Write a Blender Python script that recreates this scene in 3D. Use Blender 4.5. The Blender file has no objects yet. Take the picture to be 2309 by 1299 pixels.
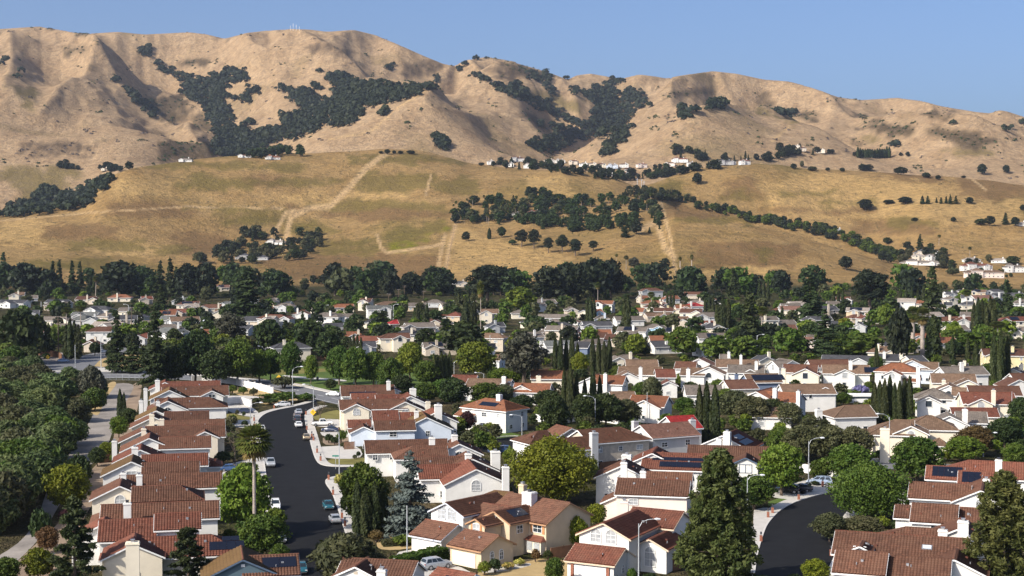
import bpy, math, random
import numpy as np
from mathutils import Vector, Matrix
from mathutils.geometry import tessellate_polygon
RAD = math.radians
SC = bpy.context.scene
COL = SC.collection
# ------------------------------------------------------------------ camera, sky, sun, exposure
W0, H0, FPX, CAMZ, YH = 2309.0, 1299.0, 3400.0, 50.0, 520.0
PITCH = math.atan((H0 / 2 - YH) / FPX)
cam = bpy.data.cameras.new('camera'); camo = bpy.data.objects.new('camera', cam); COL.objects.link(camo)
camo.location = (0, 0, CAMZ); camo.rotation_euler = (math.pi / 2 - PITCH, 0, 0)
cam.sensor_width = 36; cam.lens = 36 * FPX / W0; cam.clip_start = 1; cam.clip_end = 60000
SC.camera = camo
SUN_EL, SUN_AZ = RAD(36), RAD(38)            # azimuth: degrees behind the left-hand side
SV = Vector((-math.cos(SUN_EL) * math.cos(SUN_AZ), -math.cos(SUN_EL) * math.sin(SUN_AZ), math.sin(SUN_EL)))
wd = bpy.data.worlds.new('World'); SC.world = wd; wd.use_nodes = True
nt = wd.node_tree; bg = nt.nodes['Background']
sky = nt.nodes.new('ShaderNodeTexSky'); sky.sky_type = 'NISHITA'; sky.sun_disc = False
sky.sun_elevation = SUN_EL; sky.sun_rotation = math.atan2(SV.x, SV.y)
sky.altitude = 50; sky.air_density = 0.6; sky.dust_density = 3.2; sky.ozone_density = 5.0
nt.links.new(sky.outputs[0], bg.inputs[0]); bg.inputs[1].default_value = 0.15
sl = bpy.data.lights.new('sun', 'SUN'); sl.energy = 4.65; sl.angle = RAD(0.5); sl.color = (1.0, 0.93, 0.82)
so = bpy.data.objects.new('sun', sl); COL.objects.link(so); so.rotation_euler = SV.to_track_quat('Z', 'Y').to_euler()
SC.view_settings.view_transform = 'Standard'; SC.view_settings.look = 'None'
SC.view_settings.exposure = 0.33; SC.view_settings.gamma = 1.0
SC.render.engine = 'CYCLES'; SC.cycles.max_bounces = 5; SC.cycles.diffuse_bounces = 2; SC.cycles.glossy_bounces = 2
SC.cycles.transparent_max_bounces = 4; SC.cycles.volume_bounces = 0; SC.cycles.transmission_bounces = 2
SC.cycles.caustics_reflective = False; SC.cycles.caustics_refractive = False

# ------------------------------------------------------------------ pixels of the photograph -> directions / points
cp, sp = math.cos(PITCH), math.sin(PITCH)
def ray(px, py):
    u = (px - W0 / 2) / FPX; v = -(py - H0 / 2) / FPX
    return u, cp + v * sp, v * cp - sp
def P(px, py, z=0.0):
    dx, dy, dz = ray(px, py); t = (z - CAMZ) / dz
    return Vector((dx * t, dy * t, z))
def proj(x, y, z):
    zz = z - CAMZ; d = y * cp - zz * sp; v = zz * cp + y * sp
    return W0 / 2 + FPX * x / d, H0 / 2 - FPX * v / d
def Z(ox, oy, k): return lambda a, b: (ox + a / k, oy + b / k)
ZA, ZB, ZC = Z(0, 30, 2.886), Z(750, 30, 2.886), Z(1500, 130, 2.854)      # crops of the photograph used while measuring
ZD, ZE, ZF = Z(0, 300, 2.886), Z(750, 300, 2.886), Z(1500, 300, 2.854)
Z4, Z5, Z6 = Z(0, 560, 2.886), Z(750, 560, 2.886), Z(1500, 560, 2.854)
ZM, ZN = Z(700, 780, 2.5025), Z(1500, 780, 2.503)
def zz(f, pts): return [f(a, b) for a, b in pts]

# ------------------------------------------------------------------ noise
_rng = np.random.RandomState(7); _perm = _rng.permutation(256); _perm = np.concatenate([_perm, _perm, _perm])
_ang = _rng.rand(256) * 2 * math.pi; _gx, _gy = np.cos(_ang), np.sin(_ang)
def perlin(x, y):
    x = np.asarray(x, float); y = np.asarray(y, float)
    xi = np.floor(x).astype(int); yi = np.floor(y).astype(int); xf = x - xi; yf = y - yi
    u = xf ** 3 * (xf * (xf * 6 - 15) + 10); v = yf ** 3 * (yf * (yf * 6 - 15) + 10)
    def g(a, b, dx, dy):
        h = _perm[(_perm[(xi + a) & 255] + yi + b) & 255]; return _gx[h] * dx + _gy[h] * dy
    n0 = g(0, 0, xf, yf) * (1 - u) + g(1, 0, xf - 1, yf) * u
    n1 = g(0, 1, xf, yf - 1) * (1 - u) + g(1, 1, xf - 1, yf - 1) * u
    return (n0 * (1 - v) + n1 * v) * 1.5
def fbm(x, y, o=4, g=.5):
    s = 0; a = 1; f = 1
    for i in range(o): s = s + a * perlin(x * f + 17.3 * i, y * f - 9.1 * i); a *= g; f *= 2.03
    return s

# ------------------------------------------------------------------ terrain: crest lines (azimuth as photo column, height as photo row) at their distances
NA = 600; AZ = np.linspace(RAD(-26), RAD(26), NA); PXA = W0 / 2 + FPX * np.tan(AZ) / cp
def curve(pts, sm=0):
    p = np.array(pts, float); v = np.interp(PXA, p[:, 0], p[:, 1])
    if sm:
        k = np.exp(-np.linspace(-2, 2, 2 * sm + 1) ** 2); k /= k.sum(); v = np.convolve(np.pad(v, sm, mode='edge'), k, 'valid')
    return v
def zy(yrow, D):        # height of the thing seen at photo row y and range D
    phi = PITCH + np.arctan((yrow - H0 / 2) / FPX)
    return CAMZ - np.tan(phi) * D * np.cos(AZ)
yA = curve([(-300, 72), (0, 66), (45, 63), (95, 60), (130, 66), (190, 77), (270, 72), (330, 78), (430, 73), (470, 78), (510, 88), (560, 75), (600, 70), (660, 66), (700, 67), (740, 72), (800, 68), (850, 80), (900, 102), (950, 125), (1000, 146), (1025, 152), (1045, 140), (1095, 130), (1140, 136), (1190, 150), (1240, 165), (1280, 180), (1300, 170), (1330, 166), (1370, 173), (1400, 178), (1440, 168), (1480, 173), (1500, 177), (1540, 172), (1605, 161), (1660, 167), (1720, 180), (1780, 185), (1830, 200), (1890, 220), (1940, 226), (2020, 221), (2070, 228), (2110, 240), (2200, 255), (2230, 258), (2250, 249), (2270, 252), (2309, 265), (2500, 290), (2900, 300)], 2)
DA = curve([(-300, 4500), (600, 4600), (1000, 4450), (1100, 4750), (1290, 4800), (1450, 4500), (1605, 4250), (2000, 4400), (2309, 4700), (2900, 4700)], 10)
yC = curve([(-300, 385), (0, 370), (100, 370), (200, 374), (300, 362), (420, 350), (620, 342), (870, 336), (1010, 355), (1100, 362), (1190, 362), (1430, 374), (1560, 354), (1700, 350), (1800, 345), (2000, 352), (2200, 375), (2309, 390), (2900, 400)], 8)
DC = curve([(-300, 2700), (400, 2750), (1400, 2600), (1700, 2750), (2900, 2900)], 10)
yB = curve([(-300, 500), (0, 489), (190, 466), (225, 430), (260, 402), (310, 380), (420, 363), (620, 352), (870, 346), (960, 352), (1010, 362), (1060, 377), (1190, 381), (1290, 392), (1390, 412), (1430, 428), (1470, 420), (1530, 396), (1620, 382), (1700, 376), (1760, 380), (1830, 388), (1950, 390), (2100, 402), (2309, 420), (2900, 440)], 5)
DB = curve([(-300, 2000), (200, 2000), (400, 2150), (870, 2250), (1200, 2200), (1430, 2100), (1700, 2250), (2900, 2350)], 8)
yE = curve([(-300, 560), (0, 556), (200, 560), (400, 575), (600, 575), (800, 560), (1000, 522), (1150, 518), (1300, 512), (1400, 490), (1460, 465), (1510, 458), (1600, 477), (1700, 503), (1800, 530), (1900, 562), (2000, 592), (2100, 610), (2400, 622), (2900, 625)], 14)
DE = curve([(-300, 1700), (1400, 1720), (1480, 1800), (2000, 1700), (2900, 1700)], 8)
dE = curve([(-300, 0), (1470, 0), (1560, 9), (1900, 8), (2100, 1), (2900, 0)], 5)
dB = curve([(-300, 62), (150, 60), (300, 36), (500, 20), (1000, 20), (1200, 8), (1430, 0), (1560, 8), (1800, 14), (2900, 14)], 5)
zE, zB, zC, zA = zy(yE, DE), zy(yB, DB), zy(yC, DC), zy(yA, DA)
nodesD = np.stack([0 * DE + 1000, 0 * DE + 1300, DE, DE + 130, DB, DB + 230, DC, DC + (DA - DC) * .5, DA, DA + 500, DA + 1500])
nodesZ = np.stack([0 * zE, 0 * zE, zE, (lambda w: w * (zE - dE) + (1 - w) * (zE + (zB - zE) * 130 / (DB - DE)))(np.clip(dE / 6, 0, 1)), zB, np.minimum(zB - dB, zC - 2), zC, zC + (zA - zC) * .47, zA, zA - 90, zA - 260])
rowsD = np.concatenate([np.linspace(110, 1180, 26), np.linspace(1200, 2400, 170), np.linspace(2412, 5400, 300), np.linspace(5500, 6200, 6)])
NR = len(rowsD)
def pchip(xn, yn, xq):
    h = np.diff(xn); d = np.diff(yn) / h; m = np.zeros_like(yn)
    w1 = 2 * h[1:] + h[:-1]; w2 = h[1:] + 2 * h[:-1]; ok = d[1:] * d[:-1] > 0
    m[1:-1][ok] = ((w1 + w2)[ok]) / (w1[ok] / d[:-1][ok] + w2[ok] / d[1:][ok])
    m[0] = d[0]; m[-1] = d[-1]
    i = np.clip(np.searchsorted(xn, xq) - 1, 0, len(h) - 1); t = np.clip((xq - xn[i]) / h[i], 0, 1)
    t2, t3 = t * t, t ** 3
    return (2 * t3 - 3 * t2 + 1) * yn[i] + (t3 - 2 * t2 + t) * h[i] * m[i] + (-2 * t3 + 3 * t2) * yn[i + 1] + (t3 - t2) * h[i] * m[i + 1]
TZ = np.stack([pchip(nodesD[:, j], nodesZ[:, j], rowsD) for j in range(NA)], 1)
DG, AG = np.meshgrid(rowsD, AZ, indexing='ij'); XG = DG * np.sin(AG); YG = DG * np.cos(AG)
def tz(x, y):
    a = math.atan2(x, y); D = math.hypot(x, y)
    fj = min(max((a - AZ[0]) / (AZ[1] - AZ[0]), 0), NA - 1.001); j = int(fj); fj -= j
    i = int(min(max(np.searchsorted(rowsD, D) - 1, 0), NR - 2)); fi = min(max((D - rowsD[i]) / (rowsD[i + 1] - rowsD[i]), 0), 1)
    return (TZ[i, j] * (1 - fi) + TZ[i + 1, j] * fi) * (1 - fj) + (TZ[i, j + 1] * (1 - fi) + TZ[i + 1, j + 1] * fi) * fj
def on(px, py, dmin=0):
    """first point of the land seen at this pixel"""
    dx, dy, dz = ray(px, py); r = math.hypot(dx, dy); a = math.atan2(dx, dy)
    fj = min(max((a - AZ[0]) / (AZ[1] - AZ[0]), 0), NA - 1.001); j = int(fj); f = fj - j
    zc = TZ[:, j] * (1 - f) + TZ[:, j + 1] * f; g = zc - (CAMZ + rowsD * dz / r)
    ok = np.where((g >= 0) & (rowsD > dmin))[0]
    if len(ok) == 0: return None
    i = ok[0]
    if i == 0: D = rowsD[0]
    else: t = g[i - 1] / (g[i - 1] - g[i]) if g[i] != g[i - 1] else 0; D = rowsD[i - 1] + min(max(t, 0), 1) * (rowsD[i] - rowsD[i - 1])
    x, y = D * math.sin(a), D * math.cos(a)
    if D < 1180: return P(px, py, 0)
    return Vector((x, y, tz(x, y)))
# spurs (+) and gullies (-) down the mountain face and foothills
FEAT = [(62, 150, [(1035, 168), (985, 195), (930, 225), (880, 245), (800, 280), (700, 305), (600, 330)]),
        (62, 140, [(1040, 170), (1100, 200), (1180, 240), (1260, 270), (1340, 295)]),
        (45, 130, [(1040, 175), (1045, 230), (1010, 290), (960, 330)]),
        (60, 150, [(95, 72), (170, 130), (215, 185), (330, 215), (420, 260), (470, 330)]),
        (45, 130, [(215, 185), (150, 250), (100, 310)]), (40, 120, [(20, 130), (30, 200), (10, 290)]),
        (35, 120, [(470, 85), (560, 130), (600, 170)]), (45, 130, [(850, 85), (900, 140), (1000, 172)]),
        (52, 150, [(1610, 170), (1560, 205), (1480, 245), (1400, 290), (1330, 330)]),
        (45, 140, [(1610, 170), (1700, 235), (1750, 280), (1650, 315), (1560, 345)]),
        (50, 150, [(1780, 195), (1880, 245), (1980, 290), (2100, 325), (2200, 345)]),
        (32, 130, [(2020, 228), (2100, 270), (2309, 310)]), (32, 110, [(600, 80), (640, 130), (720, 170), (830, 190)]),
        (30, 110, [(330, 85), (340, 150), (410, 185)]), (40, 120, [(1250, 175), (1290, 215), (1340, 250)]),
        (-66, 120, [(340, 130), (400, 180), (450, 220), (490, 290), (510, 350)]),
        (-60, 120, [(980, 195), (880, 212), (780, 242), (680, 280), (560, 335)]),
        (-66, 130, [(1060, 178), (1160, 215), (1270, 240), (1330, 290), (1290, 345)]),
        (-60, 110, [(1430, 182), (1400, 230), (1340, 290)]), (-38, 100, [(280, 200), (350, 260), (380, 300)]),
        (-36, 100, [(1690, 210), (1760, 255), (1850, 300)]), (-34, 100, [(1500, 195), (1440, 230), (1390, 300)]),
        (-30, 90, [(130, 180), (110, 240), (130, 320)]), (-28, 90, [(1000, 240), (1080, 290), (1180, 330)]),
        (-30, 100, [(1900, 240), (2000, 330), (2050, 350)]),
        (9, 60, [(2000, 540), (2130, 515), (2260, 530)]), (-10, 60, [(760, 470), (640, 500), (520, 540)]),
        (8, 70, [(300, 400), (250, 470), (150, 520)]), (8, 60, [(1290, 400), (1250, 430), (1180, 460)]),
        (10, 70, [(1620, 390), (1700, 430), (1760, 470)]), (-8, 60, [(1480, 440), (1560, 470), (1700, 480)])]
_add = np.zeros_like(TZ)
for A, w, pts in FEAT:
    q = [on(a, b, 1150) for a, b in pts]; q = [v for v in q if v is not None]
    best = np.full(TZ.shape, 1e9)
    for a, b in zip(q[:-1], q[1:]):
        ex, ey = b.x - a.x, b.y - a.y; L2 = ex * ex + ey * ey + 1e-6
        t = np.clip(((XG - a.x) * ex + (YG - a.y) * ey) / L2, 0, 1)
        best = np.minimum(best, (XG - a.x - t * ex) ** 2 + (YG - a.y - t * ey) ** 2)
    _add += (A * 1.45 * np.exp(-np.sqrt(best) / w * 1.2) if A > 12 else A * np.exp(-np.sqrt(best) / w * 1.25)) if A > 0 else (1.45 if A < -12 else 1) * A * np.exp(-best / (w * w))
mtn = np.clip((DG - DC[None, :]) / 500, 0, 1) * np.clip((DA[None, :] + 50 - DG) / 350, .12, 1)
hil = np.clip((DG - 1300) / 250, 0, 1)
arc = AG * 3600
rid = 1 - np.abs(fbm(arc / 380 + .5 * perlin(DG / 500, arc / 500), DG / 1000, 2, .4)) * 1.5
_add += mtn * (rid * 46 - 27 + 8 * fbm(XG / 190, YG / 300, 3, .4) + 3.5 * (1 - 2 * np.abs(fbm(arc / 70, DG / 230 + 5, 3)))) + hil * (1 - mtn) * (4.5 * fbm(XG / 210, YG / 260, 3) + .8 * fbm(XG / 40, YG / 60, 2))
TZ = TZ + _add * np.clip((DG - 1250) / 200, 0, 1)
for j in range(NA):       # settle the skyline back onto its measured height
    for _ in range(4):
        i0 = int(np.searchsorted(rowsD, DC[j])); el = (TZ[i0:, j] - CAMZ) / rowsD[i0:]; k = el.max(); want = (zA[j] - CAMZ) / DA[j]
        wgt = np.clip((rowsD - DC[j]) / (DA[j] - DC[j]), 0, 1) ** 1.5
        TZ[:, j] += wgt * (want - k) * rowsD
del _add, rid, arc
# ------------------------------------------------------------------ materials (all procedural)
MATS = {}
def newmat(name):
    m = bpy.data.materials.new(name); m.use_nodes = True; t = m.node_tree; b = t.nodes['Principled BSDF']
    return m, t, b
def N(t, kind, **kw):
    n = t.nodes.new(kind)
    for k, v in kw.items(): setattr(n, k, v)
    return n
def mixc(t, fac, a, b, mode='MIX'):
    n = t.nodes.new('ShaderNodeMix'); n.data_type = 'RGBA'; n.blend_type = mode
    for i, v in ((0, fac), (6, a), (7, b)):
        if isinstance(v, (int, float)): n.inputs[i].default_value = v
        elif isinstance(v, tuple): n.inputs[i].default_value = (*v[:3], 1)
        else: t.links.new(v, n.inputs[i])
    return n.outputs[2]
def noise(t, scale, detail=3, vec=None, rough=.55, dist=0):
    n = N(t, 'ShaderNodeTexNoise'); n.inputs['Scale'].default_value = scale; n.inputs['Detail'].default_value = detail
    n.inputs['Roughness'].default_value = rough; n.inputs['Distortion'].default_value = dist
    if vec is not None: t.links.new(vec, n.inputs['Vector'])
    return n
def ramp(t, src, lo, hi):
    n = N(t, 'ShaderNodeMapRange'); n.inputs[1].default_value = lo; n.inputs[2].default_value = hi; t.links.new(src, n.inputs[0]); return n.outputs[0]
def bump(t, b, src, strength, dist=.05):
    n = N(t, 'ShaderNodeBump'); n.inputs['Strength'].default_value = strength; n.inputs['Distance'].default_value = dist
    t.links.new(src, n.inputs['Height']); t.links.new(n.outputs[0], b.inputs['Normal'])
def dk(c, f): return tuple(min(1, x * f) for x in c[:3])
def pm(name, col, rough=.8, var=.18, scale=1.5, bmp=0., spec=.3, metal=0., rnd=0., fine=0.):
    """plain surface: two scales of noise, optional per-object tint"""
    if name in MATS: return MATS[name]
    m, t, b = newmat(name); geo = N(t, 'ShaderNodeNewGeometry')
    n1 = noise(t, scale, 4, geo.outputs['Position']); c = mixc(t, ramp(t, n1.outputs[0], .3, .7), dk(col, 1 - var), dk(col, 1 + var))
    if fine:
        n2 = noise(t, scale * 12, 2, geo.outputs['Position']); c = mixc(t, fine, c, mixc(t, n2.outputs[0], dk(col, .45), dk(col, 1.5)))
    if rnd:
        oi = N(t, 'ShaderNodeObjectInfo'); hv = N(t, 'ShaderNodeHueSaturation'); t.links.new(c, hv.inputs['Color'])
        mr = N(t, 'ShaderNodeMapRange'); mr.inputs[3].default_value = 1 - rnd; mr.inputs[4].default_value = 1 + rnd
        t.links.new(oi.outputs['Random'], mr.inputs[0]); t.links.new(mr.outputs[0], hv.inputs['Value']); c = hv.outputs[0]
    t.links.new(c, b.inputs['Base Color']); b.inputs['Roughness'].default_value = rough
    b.inputs['Specular IOR Level'].default_value = spec; b.inputs['Metallic'].default_value = metal
    if bmp: bump(t, b, noise(t, scale * 10, 3, geo.outputs['Position']).outputs[0], bmp)
    MATS[name] = m; return m
def tile_mat(name, col, col2, moss=0., flat=False, var=.28):
    """roof tiles: courses and ribs along the UVs (metres), tile by tile colour, weathering"""
    if name in MATS: return MATS[name]
    m, t, b = newmat(name); uv = N(t, 'ShaderNodeUVMap'); geo = N(t, 'ShaderNodeNewGeometry')
    sc = N(t, 'ShaderNodeVectorMath', operation='MULTIPLY'); sc.inputs[1].default_value = (1 / .42, 1 / .5, 1); t.links.new(uv.outputs[0], sc.inputs[0])
    fl = N(t, 'ShaderNodeVectorMath', operation='FLOOR'); t.links.new(sc.outputs[0], fl.inputs[0])
    oi = N(t, 'ShaderNodeObjectInfo'); ad = N(t, 'ShaderNodeVectorMath', operation='ADD'); t.links.new(fl.outputs[0], ad.inputs[0]); t.links.new(oi.outputs['Random'], ad.inputs[1])
    wn = N(t, 'ShaderNodeTexWhiteNoise', noise_dimensions='3D'); t.links.new(ad.outputs[0], wn.inputs['Vector'])
    big = noise(t, .55, 4, geo.outputs['Position'])
    c = mixc(t, ramp(t, wn.outputs[0], 0, 1), dk(col, 1 - var), dk(col, 1 + var)); c = mixc(t, ramp(t, big.outputs[0], .42, .68), c, col2)
    stain = noise(t, .18, 5, geo.outputs['Position'], .7); c = mixc(t, ramp(t, stain.outputs[0], .55, .8), c, dk(col, .5))
    if moss: c = mixc(t, moss, c, (.125, .085, .022))
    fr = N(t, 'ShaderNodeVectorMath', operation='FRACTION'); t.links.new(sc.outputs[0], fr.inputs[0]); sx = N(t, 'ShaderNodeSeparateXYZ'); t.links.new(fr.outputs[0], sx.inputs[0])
    course_dark = N(t, 'ShaderNodeMapRange'); course_dark.inputs[1].default_value = .72; course_dark.inputs[2].default_value = 1; course_dark.inputs[4].default_value = .65; t.links.new(sx.outputs[1], course_dark.inputs[0])  # each tile course darkens towards its upper edge
    c = mixc(t, course_dark.outputs[0], c, dk(col, .4))
    hv = N(t, 'ShaderNodeHueSaturation'); t.links.new(c, hv.inputs['Color']); mr = N(t, 'ShaderNodeMapRange'); mr.inputs[3].default_value = .82; mr.inputs[4].default_value = 1.15
    t.links.new(oi.outputs['Random'], mr.inputs[0]); t.links.new(mr.outputs[0], hv.inputs['Value'])
    t.links.new(hv.outputs[0], b.inputs['Base Color']); b.inputs['Roughness'].default_value = .75; b.inputs['Specular IOR Level'].default_value = .25
    if flat:
        pp = N(t, 'ShaderNodeMath', operation='PINGPONG'); pp.inputs[1].default_value = .5; t.links.new(sx.outputs[0], pp.inputs[0])
        s2 = N(t, 'ShaderNodeMath', operation='SUBTRACT'); t.links.new(pp.outputs[0], s2.inputs[0]); t.links.new(sx.outputs[1], s2.inputs[1])
        bump(t, b, s2.outputs[0], .9, .09)
    MATS[name] = m; return m
def leaf_mat(name, col, col2, trans=.25, rnd=.18, hue=.02):
    if name in MATS: return MATS[name]
    m, t, b = newmat(name); at = N(t, 'ShaderNodeAttribute', attribute_name='tint'); oi = N(t, 'ShaderNodeObjectInfo')
    c = mixc(t, at.outputs['Fac'], col, col2); hv = N(t, 'ShaderNodeHueSaturation'); t.links.new(c, hv.inputs['Color'])
    mr = N(t, 'ShaderNodeMapRange'); mr.inputs[3].default_value = 1 - rnd; mr.inputs[4].default_value = 1 + rnd; t.links.new(oi.outputs['Random'], mr.inputs[0]); t.links.new(mr.outputs[0], hv.inputs['Value'])
    w2 = N(t, 'ShaderNodeTexWhiteNoise', noise_dimensions='1D'); t.links.new(oi.outputs['Random'], w2.inputs['W'])
    mh = N(t, 'ShaderNodeMapRange'); mh.inputs[3].default_value = .5 - hue; mh.inputs[4].default_value = .5 + hue; t.links.new(w2.outputs[0], mh.inputs[0]); t.links.new(mh.outputs[0], hv.inputs['Hue'])
    t.links.new(hv.outputs[0], b.inputs['Base Color']); b.inputs['Roughness'].default_value = .6; b.inputs['Specular IOR Level'].default_value = .2
    tr = N(t, 'ShaderNodeBsdfTranslucent'); t.links.new(hv.outputs[0], tr.inputs[0]); mx = N(t, 'ShaderNodeMixShader'); mx.inputs[0].default_value = trans
    t.links.new(b.outputs[0], mx.inputs[1]); t.links.new(tr.outputs[0], mx.inputs[2]); t.links.new(mx.outputs[0], t.nodes['Material Output'].inputs[0])
    MATS[name] = m; return m
def simple(name, col, rough=.5, spec=.5, metal=0.):
    if name in MATS: return MATS[name]
    m, t, b = newmat(name); g = N(t, 'ShaderNodeNewGeometry'); n = noise(t, 4, 3, g.outputs['Position'])
    t.links.new(mixc(t, n.outputs[0], dk(col, .85), dk(col, 1.12)), b.inputs['Base Color'])
    b.inputs['Roughness'].default_value = rough; b.inputs['Specular IOR Level'].default_value = spec; b.inputs['Metallic'].default_value = metal
    MATS[name] = m; return m
ROOF = {'brown': ((0.1200, 0.0533, 0.0315), (0.1400, 0.0688, 0.0420)), 'red': ((0.1560, 0.0533, 0.0315), (0.1720, 0.0703, 0.0434)), 'orange': ((0.2400, 0.0925, 0.0434), (0.2080, 0.0888, 0.0490)),
        'dark': ((0.1000, 0.0444, 0.0266), (0.1240, 0.0607, 0.0364)), 'tan': ((0.1880, 0.1184, 0.0735), (0.1600, 0.0962, 0.0595)), 'grey': ((0.1600, 0.1332, 0.1085), (0.2000, 0.1628, 0.1295)),
        'slate': ((0.0600, 0.0592, 0.0630), (0.0800, 0.0777, 0.0805)), 'greygreen': ((0.1280, 0.1332, 0.1225), (0.1600, 0.1591, 0.1435)), 'bright': ((0.3040, 0.0259, 0.0245), (0.2640, 0.0259, 0.0245)),
        'pale': ((0.3360, 0.2812, 0.2310), (0.2880, 0.2442, 0.2030)), 'pink': ((0.2400, 0.1258, 0.0910), (0.2160, 0.1110, 0.0770))}
def roofmat(c, near, moss=0.):
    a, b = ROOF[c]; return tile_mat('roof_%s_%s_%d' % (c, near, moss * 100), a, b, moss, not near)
WALL = {'white': (.73, .71, .66), 'cream': (.74, .66, .52), 'beige': (.60, .48, .33), 'blue': (.60, .65, .71), 'grey': (.50, .50, .49), 'tan': (.55, .47, .37), 'pinkish': (.78, .66, .57),
        'teal': (.10, .15, .18), 'skyblue': (.45, .66, .80), 'navy': (.16, .20, .28), 'yellow': (.72, .62, .36)}
def wallmat(c): return pm('stucco_' + c, WALL[c], .9, .07, .6, .15, .15, fine=.06)
M_TRIM = pm('white_trim', (.80, .79, .76), .6, .05, 2); M_TRIMB = pm('brown_trim', (.42, .24, .13), .7, .1, 2); M_TRIMN = pm('navy_trim', (.09, .13, .19), .6, .1, 2)
M_GLASS = simple('window_glass', (.035, .045, .055), .08, .6); M_CURT = pm('curtained_glass', (.38, .39, .39), .15, .25, 1.2, spec=.6)
M_GAR = pm('garage_panel', (.80, .78, .74), .6, .05, 1); M_GARC = pm('garage_panel_cream', (.80, .69, .53), .6, .05, 1)
M_SOLAR = simple('solar_cell', (.010, .013, .024), .35, .25); M_SFR = simple('solar_frame', (.38, .40, .43), .35, .5, .6)
M_CAP = simple('sheet_metal', (.45, .45, .46), .45, .5, .6); M_DARKM = simple('dark_metal', (.05, .05, .055), .5)
M_CONC = pm('concrete', (.50, .47, .42), .9, .10, .5, .1, .2, fine=.15); M_KERB = pm('kerb_concrete', (.56, .53, .48), .9, .08, .8, .1, .2)
M_ASPH = pm('fresh_asphalt', (.0135, .0137, .0145), .85, .25, .3, .15, .12, fine=.25); M_ASPG = pm('worn_asphalt', (.16, .16, .165), .9, .12, .25, .1, .2, fine=.15)
M_PATH = pm('pale_gravel', (.27, .24, .21), .95, .45, .14, .4, .1, fine=.45); M_DIRT = pm('bare_dirt', (.27, .20, .14), .95, .3, .2, .3, .1, fine=.3)
M_LAWN = pm('mown_lawn', (.085, .125, .028), .9, .30, .16, .3, .1, fine=.3); M_DRYL = pm('dry_lawn', (.40, .29, .14), .9, .25, .25, .3, .1, fine=.3)
M_OLIVEL = pm('half_dry_lawn', (.18, .16, .05), .9, .3, .3, .3, .1, fine=.3)
M_WOOD = pm('fence_wood', (.20, .105, .06), .85, .25, 1.2, .2); M_POLE = simple('lamp_post_metal', (.50, .52, .53), .45, .5, .3); M_UPOLE = pm('timber_pole', (.13, .095, .07), .9, .2, 1)
M_BRICK = pm('brick_red', (.30, .12, .075), .85, .25, 6, .3); M_BARK = pm('bark', (.13, .095, .07), .9, .3, 2.5, .5); M_PBARK = pm('palm_trunk', (.36, .30, .25), .9, .25, 3, .5)
M_WALLW = pm('white_block_wall', (.76, .74, .70), .9, .08, .5, .1); M_LINE = pm('road_paint', (.65, .64, .60), .8, .15, 1.5); M_LINEY = pm('yellow_paint', (.62, .45, .10), .8, .15, 1.5)

# ------------------------------------------------------------------ mesh helpers
class MB:
    def __init__(s): s.v = []; s.f = []; s.uv = []; s.mi = []
    def quad(s, *p, uv=None, mi=0):
        n = len(s.v); s.v += [tuple(q) for q in p]; s.f.append(tuple(range(n, n + len(p)))); s.mi.append(mi)
        s.uv += list(uv) if uv else [(q[0], q[1]) for q in p]
    def box(s, x0, x1, y0, y1, z0, z1, mi=0):
        a = [(x, y, z) for z in (z0, z1) for y in (y0, y1) for x in (x0, x1)]
        for i in ((0, 2, 3, 1), (4, 5, 7, 6), (0, 1, 5, 4), (2, 6, 7, 3), (1, 3, 7, 5), (0, 4, 6, 2)): s.quad(*[a[k] for k in i], mi=mi)
    def obox(s, c, ax, ay, az, mi=0):      # oriented box: centre and three half-axis vectors
        c, ax, ay, az = map(Vector, (c, ax, ay, az)); a = [c + ax * i + ay * j + az * k for k in (-1, 1) for j in (-1, 1) for i in (-1, 1)]
        for i in ((0, 2, 3, 1), (4, 5, 7, 6), (0, 1, 5, 4), (2, 6, 7, 3), (1, 3, 7, 5), (0, 4, 6, 2)): s.quad(*[a[k] for k in i], mi=mi)
    def tube(s, pts, rad, n=6, mi=0, cap=True):
        pts = [Vector(p) for p in pts]; rings = []
        for i, p in enumerate(pts):
            d = (pts[min(i + 1, len(pts) - 1)] - pts[max(i - 1, 0)]); d = d.normalized() if d.length > 1e-6 else Vector((0, 0, 1)); a = d.cross(Vector((1, 0, 0)) if abs(d.x) < .9 else Vector((0, 1, 0))).normalized(); b = d.cross(a)
            r = rad[i] if isinstance(rad, (list, tuple)) else rad
            rings.append([p + (a * math.cos(2 * math.pi * k / n) + b * math.sin(2 * math.pi * k / n)) * r for k in range(n)])
        for r0, r1 in zip(rings[:-1], rings[1:]):
            for k in range(n): s.quad(r0[k], r0[(k + 1) % n], r1[(k + 1) % n], r1[k], mi=mi)
        if cap: s.quad(*rings[-1], mi=mi); s.quad(*rings[0][::-1], mi=mi)
    def mesh(s, name, mats, smooth=False):
        me = bpy.data.meshes.new(name); me.from_pydata(s.v, [], s.f)
        ul = me.uv_layers.new(name='UVMap'); ul.data.foreach_set('uv', np.array(s.uv, dtype=np.float32).ravel())
        for m in (mats if isinstance(mats, (list, tuple)) else [mats]): me.materials.append(m)
        if any(s.mi): me.polygons.foreach_set('material_index', s.mi)
        if smooth: me.polygons.foreach_set('use_smooth', [True] * len(s.f))
        me.update(); return me
    def build(s, name, mats, parent=None, smooth=False):
        return link(name, s.mesh(name, mats, smooth), parent)
def link(name, data, parent=None, loc=None):
    o = bpy.data.objects.new(name, data); COL.objects.link(o)
    if parent is not None: o.parent = parent
    if loc is not None: o.location = loc
    return o
THINGS = []
def tag(o, label, cat, group=None, share=False):
    o['label'] = label; o['category'] = cat
    if group: o['group'] = group
    THINGS.append((o, share)); return o
def struct(o, kind='structure', label=None):
    o['kind'] = kind
    if label: o['label'] = label
    return o
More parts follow.
